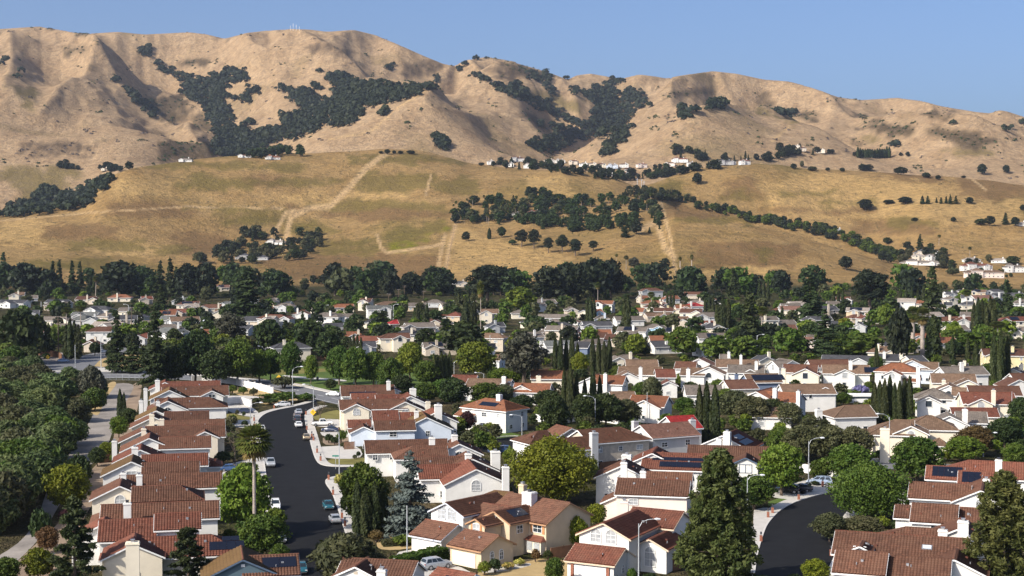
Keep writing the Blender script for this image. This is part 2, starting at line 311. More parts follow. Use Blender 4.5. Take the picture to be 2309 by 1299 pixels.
def npmesh(name, V, F, mats, uv=None, attrs=None, smooth=False, mi=None):
    """quad mesh from arrays"""
    me = bpy.data.meshes.new(name); nv, nf = len(V), len(F); k = F.shape[1]
    me.vertices.add(nv); me.vertices.foreach_set('co', np.ascontiguousarray(V, dtype=np.float32).ravel())
    me.loops.add(nf * k); me.loops.foreach_set('vertex_index', np.ascontiguousarray(F, dtype=np.int32).ravel())
    me.polygons.add(nf); me.polygons.foreach_set('loop_start', np.arange(0, nf * k, k, dtype=np.int32))
    if smooth: me.polygons.foreach_set('use_smooth', np.ones(nf, dtype=bool))
    if uv is not None: me.uv_layers.new(name='UVMap').data.foreach_set('uv', np.ascontiguousarray(uv[F.ravel()], dtype=np.float32).ravel())
    for kk, a in (attrs or {}).items(): me.attributes.new(kk, 'FLOAT', 'POINT').data.foreach_set('value', np.ascontiguousarray(a, dtype=np.float32).ravel())
    for m in (mats if isinstance(mats, (list, tuple)) else [mats]): me.materials.append(m)
    if mi is not None: me.polygons.foreach_set('material_index', np.ascontiguousarray(mi, dtype=np.int32))
    me.update(calc_edges=True); return me

# ------------------------------------------------------------------ the land
def inpoly(px, py, poly):
    r = np.zeros(px.shape, bool); n = len(poly)
    for i in range(n):
        (x0, y0), (x1, y1) = poly[i], poly[(i + 1) % n]
        if y0 == y1: continue
        c = ((y0 > py) != (y1 > py)) & (px < (x1 - x0) * (py - y0) / (y1 - y0) + x0); r ^= c
    return r
def rect(x0, x1, y0, y1): return [(x0, y0), ((x0 + x1) / 2, y0 - 2), (x1, y0 + 1), (x1 + 4, (y0 + y1) / 2), (x1, y1), ((x0 + x1) / 2, y1 + 2), (x0, y1), (x0 - 4, (y0 + y1) / 2)]
d_ = YG * cp - (TZ - CAMZ) * sp; v_ = (TZ - CAMZ) * cp + YG * sp
PXG = W0 / 2 + FPX * XG / d_; PYG = H0 / 2 - FPX * v_ / d_
wx = PXG + 30 * fbm(PXG / 70, PYG / 26, 5, .6) + 9 * fbm(PXG / 14, PYG / 6, 2); wy = PYG + 10 * fbm(PXG / 60 + 9, PYG / 22, 5, .6) + 4 * fbm(PXG / 12 + 5, PYG / 6, 2)
front = DG < DB[None, :] + 120; back = DG > DC[None, :] - 250
hillmask = DG > 1290
def layer(polys, zone):
    m = np.zeros(TZ.shape)
    for p in polys: m[inpoly(wx, wy, p) & zone] = 1
    return m
green = layer([[(854, 530), (872, 522), (1010, 495), (1012, 510), (990, 520), (890, 560), (875, 568), (856, 550)], rect(815, 968, 392, 432), rect(975, 1098, 402, 434), rect(412, 554, 397, 427), rect(357, 409, 552, 580),
               rect(492, 640, 487, 504), rect(330, 640, 366, 380), rect(560, 680, 370, 385), rect(650, 760, 505, 530), rect(1650, 1690, 430, 450), rect(1710, 1740, 565, 590), rect(1540, 1700, 492, 505), rect(700, 1010, 455, 472), rect(800, 1050, 350, 368), rect(560, 880, 565, 572), rect(1480, 1540, 410, 440), rect(150, 330, 545, 560), rect(420, 640, 470, 480), rect(540, 760, 405, 418), rect(1760, 1900, 430, 440), rect(2000, 2110, 495, 510), rect(60, 300, 590, 610), rect(700, 830, 540, 560), rect(1850, 1990, 455, 462)], front & hillmask)
green += layer([rect(0, 166, 378, 404), rect(30, 150, 404, 450), zz(ZC, [(440, 320), (520, 310), (800, 420), (780, 440), (640, 380)]), zz(ZC, [(1280, 500), (1400, 520), (1380, 570)]), rect(2130, 2230, 335, 352), zz(ZB, [(1280, 480), (1500, 560), (1700, 600), (1650, 650), (1500, 640), (1300, 560)]), zz(ZA, [(140, 460), (210, 480), (230, 620), (120, 620)])], back | front)
green = np.clip(green, 0, 1)
bright = layer([[(860, 545), (905, 552), (990, 522), (1012, 500), (1012, 512), (905, 568), (872, 568)]], front & hillmask)
brown = layer([rect(95, 256, 508, 540), rect(388, 520, 525, 577), rect(740, 1015, 470, 492), rect(600, 990, 575, 630), rect(640, 700, 465, 480), rect(1640, 1717, 398, 447), rect(1560, 1790, 545, 602), rect(2160, 2309, 398, 447), rect(1700, 2000, 470, 480), rect(1930, 2100, 505, 525), rect(2000, 2140, 385, 405), rect(550, 640, 398, 420), rect(250, 420, 460, 490), rect(1500, 1640, 470, 490)], front & hillmask)
gold = layer([rect(0, 118, 500, 556), rect(210, 380, 550, 577), [(1000, 640), (1025, 518), (1290, 580), (1283, 645)], zz(ZF, [(600, 310), (1000, 260), (1500, 300), (1800, 330), (2309, 460), (2309, 600), (1600, 560), (1000, 560), (700, 480), (620, 400)]), rect(790, 910, 428, 452), rect(640, 740, 440, 462), rect(270, 380, 400, 440), rect(1190, 1290, 395, 440), rect(1500, 1760, 605, 645)], front & hillmask)
SCRUBP = [zz(ZA, [(960, 545), (1180, 545), (1240, 600), (1130, 740), (1040, 690)]), zz(ZA, [(1240, 600), (1400, 720), (1390, 790), (1270, 750)]), zz(ZA, [(545, 345), (620, 335), (710, 385), (640, 390)]), zz(ZA, [(410, 235), (540, 208), (585, 230), (580, 250), (460, 270)]), zz(ZA, [(1130, 310), (1390, 300), (1410, 330), (1330, 360), (1200, 350)]), rect(357, 482, 322, 363),
               zz(ZB, [(1070, 300), (1280, 345), (1480, 410), (1300, 420), (1180, 380)]), zz(ZB, [(1220, 640), (1320, 650), (1480, 750), (1400, 780), (1300, 720)]), zz(ZC, [(540, 220), (620, 240), (730, 320), (700, 350), (600, 310)]), zz(ZC, [(1240, 450), (1420, 415), (1600, 450), (1600, 490), (1500, 510), (1380, 480)]), zz(ZC, [(0, 230), (60, 210), (330, 212), (370, 240), (200, 235), (100, 260)]),
               zz(ZC, [(850, 370), (930, 330), (975, 350), (970, 405), (850, 400)]), zz(ZC, [(1210, 350), (1300, 380), (1400, 420), (1300, 430)]), zz(ZC, [(1640, 345), (1880, 360), (1840, 390), (1660, 375)]), zz(ZC, [(1700, 440), (2000, 480), (2200, 560), (2000, 590), (1750, 520)]), zz(ZC, [(1150, 520), (1250, 520), (1320, 570), (1230, 570)]), zz(ZC, [(2080, 350), (2130, 335), (2190, 345), (2190, 358)]), zz(ZB, [(2110, 550), (2200, 510), (2309, 510), (2309, 540), (2180, 550)]), rect(90, 130, 58, 66), rect(170, 200, 71, 80)]
scrub = layer(SCRUBP, back)
rock = layer([rect(35, 215, 322, 334), rect(45, 210, 338, 350), zz(ZB, [(400, 330), (560, 310), (700, 340), (720, 400), (480, 400)]), zz(ZB, [(980, 370), (1080, 330), (1270, 380), (1230, 440), (1050, 440)]), zz(ZA, [(1980, 200), (2100, 180), (2200, 250), (2100, 280)]), zz(ZA, [(2200, 240), (2309, 250), (2309, 300), (2180, 290)]), zz(ZA, [(1340, 150), (1480, 185), (1470, 200), (1360, 165)])], back)
rock[(rock > 0) & (fbm(PXG / 9, PYG / 5, 3) < -.15)] = .25
track = np.zeros(TZ.shape)
for pts, w in (([(640, 560), (655, 490), (700, 468), (745, 465), (790, 420), (830, 375), (870, 347)], 5.5), ([(1000, 640), (1013, 560), (1027, 508)], 4), ([(985, 640), (990, 590), (1003, 530)], 4), ([(850, 530), (860, 560), (872, 570), (980, 555), (1000, 548)], 3), ([(1490, 455), (1512, 540), (1525, 620)], 3), ([(1440, 520), (1480, 500), (1500, 560), (1520, 580)], 6), ([(960, 440), (972, 395)], 2.5), ([(2190, 402), (2225, 430)], 2), ([(600, 560), (645, 480), (665, 475)], 4),
               ([(740, 315), (840, 295), (900, 240), (960, 205)], 2), ([(1660, 370), (1740, 320), (1780, 285)], 3), ([(0, 498), (200, 480), (420, 466), (640, 470)], 1.5)):
    for (x0, y0), (x1, y1) in zip(pts[:-1], pts[1:]):
        t = np.clip(((PXG - x0) * (x1 - x0) + (PYG - y0) * (y1 - y0)) / ((x1 - x0) ** 2 + (y1 - y0) ** 2), 0, 1)
        dd = np.hypot(PXG - x0 - t * (x1 - x0), (PYG - y0 - t * (y1 - y0)) * 1.0)
        track = np.maximum(track, np.clip(1.6 - dd / w, 0, 1) * hillmask * (front if y0 > 330 else back))
def soft(m):
    k = m.copy()
    for _ in range(1): m = k.copy(); k[1:-1, 1:-1] = (m[:-2, 1:-1] + m[2:, 1:-1] + m[1:-1, :-2] + m[1:-1, 2:] + 2 * m[1:-1, 1:-1]) / 6
    return k
land_attr = dict(green=soft(green), bright=soft(bright), brown=soft(brown), gold=soft(gold), scrub=soft(scrub), rock=soft(rock), track=track, town=np.clip((1420 - DG) / 90, 0, 1), high=np.clip((DG - DB[None, :] - 40) / 160, 0, 1))
m, t, b = newmat('dry_hill_grass'); geo = N(t, 'ShaderNodeNewGeometry'); pos = geo.outputs['Position']
def A(n): return N(t, 'ShaderNodeAttribute', attribute_name=n).outputs['Fac']
n_big = noise(t, .004, 6, pos, .6, .6); n_mid = noise(t, .02, 6, pos, .68, .5); n_fin = noise(t, .12, 5, pos, .75); n_t = noise(t, .9, 3, pos, .7)
st = N(t, 'ShaderNodeVectorMath', operation='MULTIPLY'); st.inputs[1].default_value = (.05, .012, .05); t.links.new(pos, st.inputs[0]); n_str = noise(t, 1, 5, st.outputs[0], .7)
low = mixc(t, ramp(t, n_mid.outputs[0], .32, .68), (.300, .215, .100), (.43, .325, .168))
low = mixc(t, ramp(t, n_big.outputs[0], .50, .66), low, (.225, .185, .075))
hi = mixc(t, ramp(t, n_mid.outputs[0], .3, .7), (.37, .285, .195), (.52, .42, .30)); hi = mixc(t, ramp(t, n_str.outputs[0], .5, .72), hi, (.285, .215, .145)); hi = mixc(t, ramp(t, n_big.outputs[0], .56, .72), hi, (.25, .21, .12))
c = mixc(t, A('high'), low, hi)
def patch(c, a, col1, col2, k=.85):
    mu = N(t, 'ShaderNodeMath', operation='MULTIPLY'); t.links.new(A(a), mu.inputs[0]); t.links.new(ramp(t, n_fin.outputs[0], .18, .5), mu.inputs[1])
    m3 = N(t, 'ShaderNodeMath', operation='MULTIPLY'); t.links.new(mu.outputs[0], m3.inputs[0]); m3.inputs[1].default_value = k
    return mixc(t, m3.outputs[0], c, mixc(t, n_mid.outputs[0], col1, col2))
c = patch(c, 'gold', (.42, .31, .14), (.56, .43, .225)); c = patch(c, 'brown', (.15, .10, .055), (.24, .165, .09), .75); c = patch(c, 'green', (.11, .105, .028), (.19, .17, .055), .72)
c = patch(c, 'bright', (.16, .185, .02), (.24, .24, .035), 1); c = patch(c, 'scrub', (.052, .048, .035), (.12, .095, .06), .95); c = patch(c, 'rock', (.045, .04, .034), (.14, .11, .085), 1); c = patch(c, 'track', (.48, .37, .22), (.62, .50, .32), 1.0)
town = mixc(t, ramp(t, n_mid.outputs[0], .35, .65), (.085, .078, .05), (.042, .058, .02)); town = mixc(t, ramp(t, n_fin.outputs[0], .52, .74), town, (.17, .15, .115))
c = mixc(t, A('town'), c, town); c = mixc(t, .62, c, mixc(t, ramp(t, n_fin.outputs[0], .3, .7), dk((.3, .2, .1), .35), (.62, .47, .28)), 'OVERLAY')
dr = N(t, 'ShaderNodeTexWave'); t.links.new(c, b.inputs['Base Color']); t.nodes.remove(dr); b.inputs['Roughness'].default_value = .95; b.inputs['Specular IOR Level'].default_value = .05
ad = N(t, 'ShaderNodeMath', operation='MULTIPLY_ADD'); t.links.new(n_fin.outputs[0], ad.inputs[0]); ad.inputs[1].default_value = 6; t.links.new(n_t.outputs[0], ad.inputs[2]); bump(t, b, ad.outputs[0], .8, 1.2)
M_LAND = m
ii = np.arange((NR - 1) * NA).reshape(NR - 1, NA)[:, :-1].ravel()
F = np.stack([ii, ii + 1, ii + NA + 1, ii + NA], 1)
V = np.stack([XG.ravel(), YG.ravel(), TZ.ravel()], 1)
struct(link('terrain', npmesh('terrain', V, F, M_LAND, None, {k: v.ravel() for k, v in land_attr.items()}, True)), label='dry golden foothills and mountain rising behind a flat valley floor')
del V, F, land_attr, d_, v_, wx, wy
# ------------------------------------------------------------------ vegetation prototypes (unit: metres, base at origin)
def leaves(rs, cen, nrm, size, aspect=1.6, up=None, spread=.7):
    """leaf faces: centres (n,3), outward directions, sizes (n,)"""
    n = len(cen); nr = nrm + rs.normal(0, spread, (n, 3)); nr /= np.linalg.norm(nr, axis=1)[:, None] + 1e-9
    a = rs.normal(0, 1, (n, 3)) if up is None else up + rs.normal(0, .25, (n, 3))
    a -= (a * nr).sum(1)[:, None] * nr; a /= np.linalg.norm(a, axis=1)[:, None] + 1e-9; b = np.cross(nr, a)
    s = size[:, None]; la = a * s * aspect * .5; lb = b * s * .5
    V = np.stack([cen - la, cen - la * .1 + lb, cen + la, cen - la * .1 - lb], 1).reshape(-1, 3)
    return V
def clumps(rs, C, R, per, lsize, aspect=1.6, flat=.8, low=-.35, spread=.7, shell=.35):
    cs, ns, ss, tt = [], [], [], []
    for c, r in zip(C, R):
        n = max(6, int(per * (r / np.mean(R)) ** 2)); d = rs.normal(0, 1, (n, 3)); d /= np.linalg.norm(d, axis=1)[:, None]
        d = d[d[:, 2] > low - rs.rand(len(d)) * .5]; k = len(d)
        rr = r * (1 - shell * rs.rand(k) ** 2) * (1 + .12 * rs.normal(0, 1, k))
        cs.append(c + d * rr[:, None] * np.array([1, 1, flat])); ns.append(d); ss.append(lsize * (.7 + .6 * rs.rand(k))); tt.append(np.clip(.5 + .35 * rs.normal() + .25 * rs.normal(0, 1, k) , 0, 1))
    return leaves(rs, np.concatenate(cs), np.concatenate(ns), np.concatenate(ss), aspect, None, spread), np.repeat(np.concatenate(tt), 4)
def crown_mesh(name, V, T, mat):
    F = np.arange(len(V)).reshape(-1, 4); return npmesh(name, V, F, mat, None, {'tint': T})
def limbs(rs, H, tips, r0, split=.35):
    b = MB(); top = (0.02 * H * rs.normal(), .02 * H * rs.normal(), H * split)
    b.tube([(0, 0, -.6), (0, 0, .15 * H * split), top], [r0 * 1.25, r0, r0 * .75], 7)
    for tp in tips:
        tp = np.array(tp); mid = (np.array(top) * .45 + tp * .55) + rs.normal(0, .03 * H, 3) + np.array([0, 0, -.03 * H])
        b.tube([top, tuple(mid), tuple(tp)], [r0 * .55, r0 * .33, r0 * .1], 5, cap=False)
    return b
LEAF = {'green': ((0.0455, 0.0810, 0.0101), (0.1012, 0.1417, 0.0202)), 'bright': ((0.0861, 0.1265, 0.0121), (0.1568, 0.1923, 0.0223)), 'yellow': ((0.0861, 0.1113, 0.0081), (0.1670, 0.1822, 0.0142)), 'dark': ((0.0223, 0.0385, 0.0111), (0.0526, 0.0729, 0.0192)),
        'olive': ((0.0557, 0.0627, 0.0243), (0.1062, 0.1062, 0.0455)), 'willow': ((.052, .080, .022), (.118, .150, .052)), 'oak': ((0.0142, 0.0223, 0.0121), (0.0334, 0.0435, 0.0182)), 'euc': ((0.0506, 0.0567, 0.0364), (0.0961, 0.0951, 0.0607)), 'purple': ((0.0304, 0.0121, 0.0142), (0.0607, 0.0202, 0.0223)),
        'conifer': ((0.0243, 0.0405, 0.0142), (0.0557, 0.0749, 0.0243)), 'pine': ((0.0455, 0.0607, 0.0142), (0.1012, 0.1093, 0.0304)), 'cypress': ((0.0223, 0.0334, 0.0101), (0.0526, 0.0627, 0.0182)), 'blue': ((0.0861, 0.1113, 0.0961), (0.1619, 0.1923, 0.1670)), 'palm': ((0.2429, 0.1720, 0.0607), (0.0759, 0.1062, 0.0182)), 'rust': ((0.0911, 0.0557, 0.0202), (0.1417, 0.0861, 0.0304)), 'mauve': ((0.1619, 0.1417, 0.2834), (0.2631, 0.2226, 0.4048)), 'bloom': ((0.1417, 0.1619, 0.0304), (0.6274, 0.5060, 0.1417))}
def LM(c): return leaf_mat('leaf_' + c, *LEAF[c])
def broad(seed, H=10., W=9., n=42, per=130, ls=.42, bole=.18, top=.9, dens=1., asp=1.5, flat=.75):
    rs = np.random.RandomState(seed); C, R = [], []
    lob = [(rs.rand() * 6.28, .2 + .5 * rs.rand(), .75 + .4 * rs.rand()) for _ in range(5)]
    for i in range(n):
        a = 2.4 * i + rs.rand() * .6; u = (i + .5) / n; zc = math.cos(math.pi * (u * .86)) ; rr = math.sqrt(max(0, 1 - zc * zc)) * (.72 + .33 * rs.rand())
        bl = 1 + .16 * sum(math.cos(a - p) * q for p, q, r in lob) / 2 + .10 * rs.normal()
        C.append([rr * bl * W / 2 * .80 * math.cos(a), rr * bl * W / 2 * .80 * math.sin(a), H * bole + (H * (1 - bole)) * (.5 + .40 * zc * top * (1 + .08 * rs.normal()))]); R.append(W * (.125 + .05 * rs.rand()))
    for i in range(n // 4): a = rs.rand() * 6.28; q = rs.rand() * .4 * W / 2; C.append([q * math.cos(a), q * math.sin(a), H * (bole + (1 - bole) * (.25 + .5 * rs.rand()))]); R.append(W * .17)
    C = np.array(C); V, T = clumps(rs, C, R, per, ls, asp, flat)
    tips = C[rs.permutation(len(C))[:9]]; return V, T, limbs(rs, H, tips, .032 * H, bole + .12), rs
def conifer(seed, H=18., W=8., tiers=24, ls=.5, gap=.12, droop=.18, per=46, narrow=1., base=.08):
    rs = np.random.RandomState(seed); cs, ns, tt = [], [], []
    b = MB(); b.tube([(0, 0, -.6), (0, 0, H * .5), (0, 0, H * .98)], [.022 * H, .014 * H, .003 * H], 7)
    for i in range(tiers):
        u = base + (1 - base) * (i + rs.rand() * .6) / tiers; z = u * H; R = W / 2 * ((1 - u) ** .75 * narrow + .05) * (.8 + .4 * rs.rand()); nb = max(4, int(9 * (1 - u) + 3))
        for k in range(nb):
            if rs.rand() < gap: continue
            a = rs.rand() * 6.28; r = R * (.65 + .5 * rs.rand()); e = np.array([math.cos(a), math.sin(a), 0]); m = int(per * (r / (W / 2)) + 8); s = rs.rand(m) ** .7
            wdt = .22 * r * (1 - .5 * s) + .12; side = np.array([-e[1], e[0], 0])
            p = e * (s * r)[:, None] + side * (rs.normal(0, 1, m) * wdt)[:, None]; p[:, 2] = z - droop * r * s ** 1.5 + .25 * rs.normal(0, 1, m) * .5
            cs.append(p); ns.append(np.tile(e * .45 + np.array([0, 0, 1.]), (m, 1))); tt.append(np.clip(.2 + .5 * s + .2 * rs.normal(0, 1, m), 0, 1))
            if k % 3 == 0: b.tube([(0, 0, z), tuple(e * r * .8 + np.array([0, 0, z - droop * r * .5]))], [.007 * H, .002 * H], 4, cap=False)
    cs = np.concatenate(cs); V = leaves(rs, cs, np.concatenate(ns), ls * (.6 + .7 * rs.rand(len(cs))), 1.9, None, .55)
    return V, np.repeat(np.concatenate(tt), 4), b, rs
def pine(seed, H=20., W=12., n=230, per=95, ls=.27):
    rs = np.random.RandomState(seed); C, R = [], []
    for i in range(n):
        u = ((i + .5) / n) ** .85; prof = math.sin(math.pi * min(1, (u * .93 + .07)) ** .62) ** .8 if u < .98 else .1; prof = (1 - u) ** .50 * (1 - .35 * max(0, .2 - u) / .2)
        a = 2.4 * i + rs.rand(); r = W / 2 * prof * (.62 + .42 * rs.rand()); C.append([r * math.cos(a), r * math.sin(a), H * (.04 + .94 * u)]); R.append(W * (.050 + .028 * rs.rand()) * (.6 + .5 * (1 - u)))
    for i in range(n // 3): u = rs.rand(); r = W / 2 * (1 - u) ** .7 * .4; a = rs.rand() * 6.28; C.append([r * math.cos(a), r * math.sin(a), H * (.05 + .85 * u)]); R.append(W * .08)
    C = np.array(C); V, T = clumps(rs, C, R, per, ls, 2.6, 1.1, -.6, 1.1, .7)
    b = MB(); b.tube([(0, 0, -.6), (0, 0, H * .5), (0, 0, H * .97)], [.02 * H, .013 * H, .003 * H], 7)
    for c in C[::6]: b.tube([(0, 0, c[2] - .06 * H * .5), tuple(c)], [.006 * H, .002 * H], 4, cap=False)
    return V, T, b, rs
def openpine(seed, H=14., W=8.):
    rs = np.random.RandomState(seed); C, R = [], []; b = MB(); b.tube([(0, 0, -.6), (.2, 0, H * .5), (0, .2, H * .98)], [.02 * H, .013 * H, .004 * H], 7)
    for i in range(40):
        u = .12 + .86 * (i + .5) / 40; a = 2.4 * i + rs.rand(); L = W / 2 * (1.08 - u) * (.55 + .6 * rs.rand()) + .3; e = np.array([math.cos(a), math.sin(a), .12]); b.tube([(0, 0, u * H), tuple(e * L + np.array([0, 0, u * H]))], [.008 * H, .002 * H], 4, cap=False)
        for q in (.45, .75, 1.): C.append(e * L * q + np.array([0, 0, u * H]) + rs.normal(0, .12, 3)); R.append(W * (.05 + .04 * rs.rand()) * (1.2 - .35 * q))
    V, T = clumps(rs, np.array(C), R, 60, .30, 2.8, .75, -.7, 1.2, .9); return V, T, b, rs
def cypress(seed, H=12., W=2.2, n=2600, ls=.34):
    rs = np.random.RandomState(seed); u = rs.rand(n) ** .8; prof = np.clip(np.minimum(u * 9, 1) * (1 - u ** 3.2) ** .75, .03, 1); a = rs.rand(n) * 6.28
    rib = 1 + .16 * np.cos(a * 3 + u * 5 + seed) + .10 * np.cos(a * 7 + 17 * u); r = W / 2 * prof * rib * (1 - .22 * rs.rand(n) ** 2)
    c = np.stack([r * np.cos(a), r * np.sin(a), u * H], 1); nr = np.stack([np.cos(a), np.sin(a), .35 + 0 * a], 1)
    V = leaves(rs, c, nr, ls * (.6 + .8 * rs.rand(n)), 2.4, np.tile(np.array([0, 0, 1.]), (n, 1)), .45); T = np.repeat(np.clip(.5 + .4 * np.cos(a * 3 + u * 5 + seed) + .2 * rs.normal(0, 1, n), 0, 1), 4)
    b = MB(); b.tube([(0, 0, -.6), (0, 0, H * .8)], [.016 * H, .004 * H], 6); return V, T, b, rs
def dome(seed, H=3., W=4., n=900, ls=.3):
    rs = np.random.RandomState(seed); C, R = [], []
    for i in range(16): a = 2.4 * i; q = math.sqrt((i + .5) / 16) * .62; C.append([q * W / 2 * math.cos(a), q * W / 2 * math.sin(a), H * (.16 + .46 * (1 - q * q) + .08 * rs.rand())]); R.append(W * (.17 + .05 * rs.rand()))
    V, T = clumps(rs, np.array(C), R, n // 12, ls, 1.5, H / W * 1.15, -.8); V[:, 2] = np.maximum(V[:, 2], .02)
    b = MB()
    for i in range(4): b.tube([(0, 0, -.3), tuple(np.array(C[i * 3]))], [.05 * H, .012 * H], 5, cap=False)
    return V, T, b, rs
def palm(seed, H=15., W=5., tr=.2, skirt=.2, nf=60):
    rs = np.random.RandomState(seed); b = MB(); k = 14; pts = [(.04 * H * math.sin(i / k * 1.5) * (seed % 3 - 1), 0, -.5 + (H - W * .32 + .5) * i / k) for i in range(k + 1)]
    b.tube(pts, [tr * (1.15 - .25 * i / k) * (1 + .08 * ((i * 7) % 3 - 1)) for i in range(k + 1)], 9); top = Vector(pts[-1]); Vs, Ts = [], []
    for i in range(nf):
        dead = i < nf * skirt; a = 2.4 * i + rs.rand() * .4; el = (-1.25 + .3 * rs.rand()) if dead else (-.6 + 2.0 * ((i - nf * skirt) / (nf * (1 - skirt))))
        e = Vector((math.cos(a) * math.cos(el), math.sin(a) * math.cos(el), math.sin(el))); L = W * .22 * (.85 + .3 * rs.rand()); st = top + e * L; side = Vector((-math.sin(a), math.cos(a), 0)); up = side.cross(e) * -1
        Vs.append(np.array([top + side * .05, top - side * .05, st - side * .05, st + side * .05])); Ts.append([.2] * 4)
        for q in range(9):       # fan blades, tips drooping
            th = (q - 4) / 4 * 1.15; d = e * math.cos(th) + side * math.sin(th); tip = st + d * W * .31 + Vector((0, 0, -W * .035 * (1 + 2 * abs(th) * rs.rand()))); mid = st + d * W * .15 + up * .06; w = side * math.cos(th) - e * math.sin(th)
            Vs.append(np.array([st, mid + w * W * .034, tip, mid - w * W * .034])); Ts.append([.15 * rs.rand() if dead else .72 + .28 * rs.rand()] * 4)
    return np.concatenate(Vs), np.concatenate(Ts), b, rs
def bare(seed, H=8., W=5.):
    rs = np.random.RandomState(seed); b = MB(); b.tube([(0, 0, -.4), (0, 0, H * .3)], [.18, .13], 6)
    def br(p, d, L, r, k):
        q = p + d * L; b.tube([tuple(p), tuple(q)], [r, r * .55], 4, cap=False)
        if k:
            for _ in range(3): e = d + rs.normal(0, .5, 3); e[2] = abs(e[2]) * .8 + .15; e /= np.linalg.norm(e); br(q, e, L * .68, r * .55, k - 1)
    for i in range(4): a = i * 1.6 + rs.rand(); br(np.array([0, 0, H * .28]), np.array([.5 * math.cos(a), .5 * math.sin(a), .8]), H * .26, .09, 3)
    V = leaves(rs, rs.normal(0, 1, (120, 3)) * np.array([W * .2, W * .2, H * .12]) + np.array([0, 0, H * .7]), rs.normal(0, 1, (120, 3)), .15 + .1 * rs.rand(120)); return V, np.repeat(rs.rand(120), 4), b, rs
PROTO = {}
def proto(kind, var):
    k = (kind, var)
    if k in PROTO: return PROTO[k]
    shape, colr = kind.split('.')[0], kind.split('.')[1]; sd = sum(map(ord, shape)) + 31 * var; bark = M_BARK; far = shape.endswith('_f')
    if shape == 'broad': V, T, b, _ = broad(sd, 10, 9.5, 48, 165, .40, .10); dim = (10, 9.6)
    elif shape == 'broad_f': V, T, b, _ = broad(sd, 10, 9.5, 30, 46, .85, .07); dim = (10, 9.6)
    elif shape == 'big': V, T, b, _ = broad(sd, 11, 14, 110, 230, .32, .06, .95); dim = (11, 14)
    elif shape == 'euc': V, T, b, _ = broad(sd, 14, 9, 30, 95, .5, .30, 1.05, asp=2.2, flat=.9); dim = (14.5, 9.5)
    elif shape == 'willow': V, T, b, _ = broad(sd, 8, 9, 46, 120, .42, .06, .9, asp=2.6, flat=.85); dim = (8, 9)
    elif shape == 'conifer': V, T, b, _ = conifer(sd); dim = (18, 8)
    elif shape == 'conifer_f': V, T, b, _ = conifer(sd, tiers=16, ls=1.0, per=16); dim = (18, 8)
    elif shape == 'cedar': V, T, b, _ = conifer(sd, 14, 10, 20, .36, .08, .10, 100, 1., .05); dim = (14, 10)
    elif shape == 'pine': V, T, b, _ = pine(sd); dim = (20, 12)
    elif shape == 'openpine': V, T, b, _ = openpine(sd); dim = (14, 8)
    elif shape == 'cypress': V, T, b, _ = cypress(sd); dim = (12, 2.3)
    elif shape == 'cypress_f': V, T, b, _ = cypress(sd, n=700, ls=.62); dim = (12, 2.3)
    elif shape == 'dome': V, T, b, _ = dome(sd); dim = (3, 4)
    elif shape == 'palm': V, T, b, _ = palm(sd); dim = (15, 5); bark = M_PBARK
    elif shape == 'palmthick': V, T, b, _ = palm(sd, 16, 6.5, .8, .3); dim = (16, 6.5); bark = M_PBARK
    elif shape == 'bare': V, T, b, _ = bare(sd); dim = (8, 5); bark = M_BARK
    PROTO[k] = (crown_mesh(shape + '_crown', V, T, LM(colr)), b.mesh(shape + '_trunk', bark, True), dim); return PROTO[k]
NAMES = {'broad': 'broadleaf_tree', 'broad_f': 'broadleaf_tree', 'big': 'broadleaf_tree', 'euc': 'eucalyptus_tree', 'willow': 'willow_tree', 'conifer': 'conifer_tree', 'conifer_f': 'conifer_tree', 'cedar': 'cedar_tree', 'pine': 'pine_tree', 'openpine': 'pine_tree', 'cypress': 'cypress_tree', 'cypress_f': 'cypress_tree', 'dome': 'shrub', 'palm': 'palm_tree', 'palmthick': 'palm_tree', 'bare': 'bare_tree'}
CAT = {'dome': 'shrub', 'palm': 'palm tree', 'palmthick': 'palm tree', 'bare': 'tree'}
TREES = []; tr_rng = random.Random(5)
def tree_at(kind, pos, h, w, label, group=None, share=False):
    shape = kind.split('.')[0]; nv = {'broad': 4, 'broad_f': 5, 'cypress': 3, 'cypress_f': 3, 'dome': 3, 'conifer': 3, 'conifer_f': 3, 'willow': 4, 'big': 2, 'palm': 3, 'euc': 3}.get(shape, 2)
    cm, tm, (PH, PW) = proto(kind, tr_rng.randrange(nv)); o = link(NAMES[shape], None, None, pos); o.empty_display_size = 1
    o.rotation_euler[2] = tr_rng.random() * 6.28; o.scale = (w / PW, w / PW, h / PH)
    link('stem' if shape == 'dome' else 'trunk', tm, o); link('foliage' if shape == 'dome' else 'crown', cm, o)
    tag(o, label, CAT.get(shape, 'tree'), group, share); TREES.append((o, kind)); return o
def T(kind, px, py, hp, wp, label, group=None, share=False, dmin=0):
    p = on(px, py, dmin)
    if p is None: return None
    d = p.y * cp - (p.z - CAMZ) * sp; s = FPX / d
    return tree_at(kind, p, hp / s, wp / s, label, group, share)

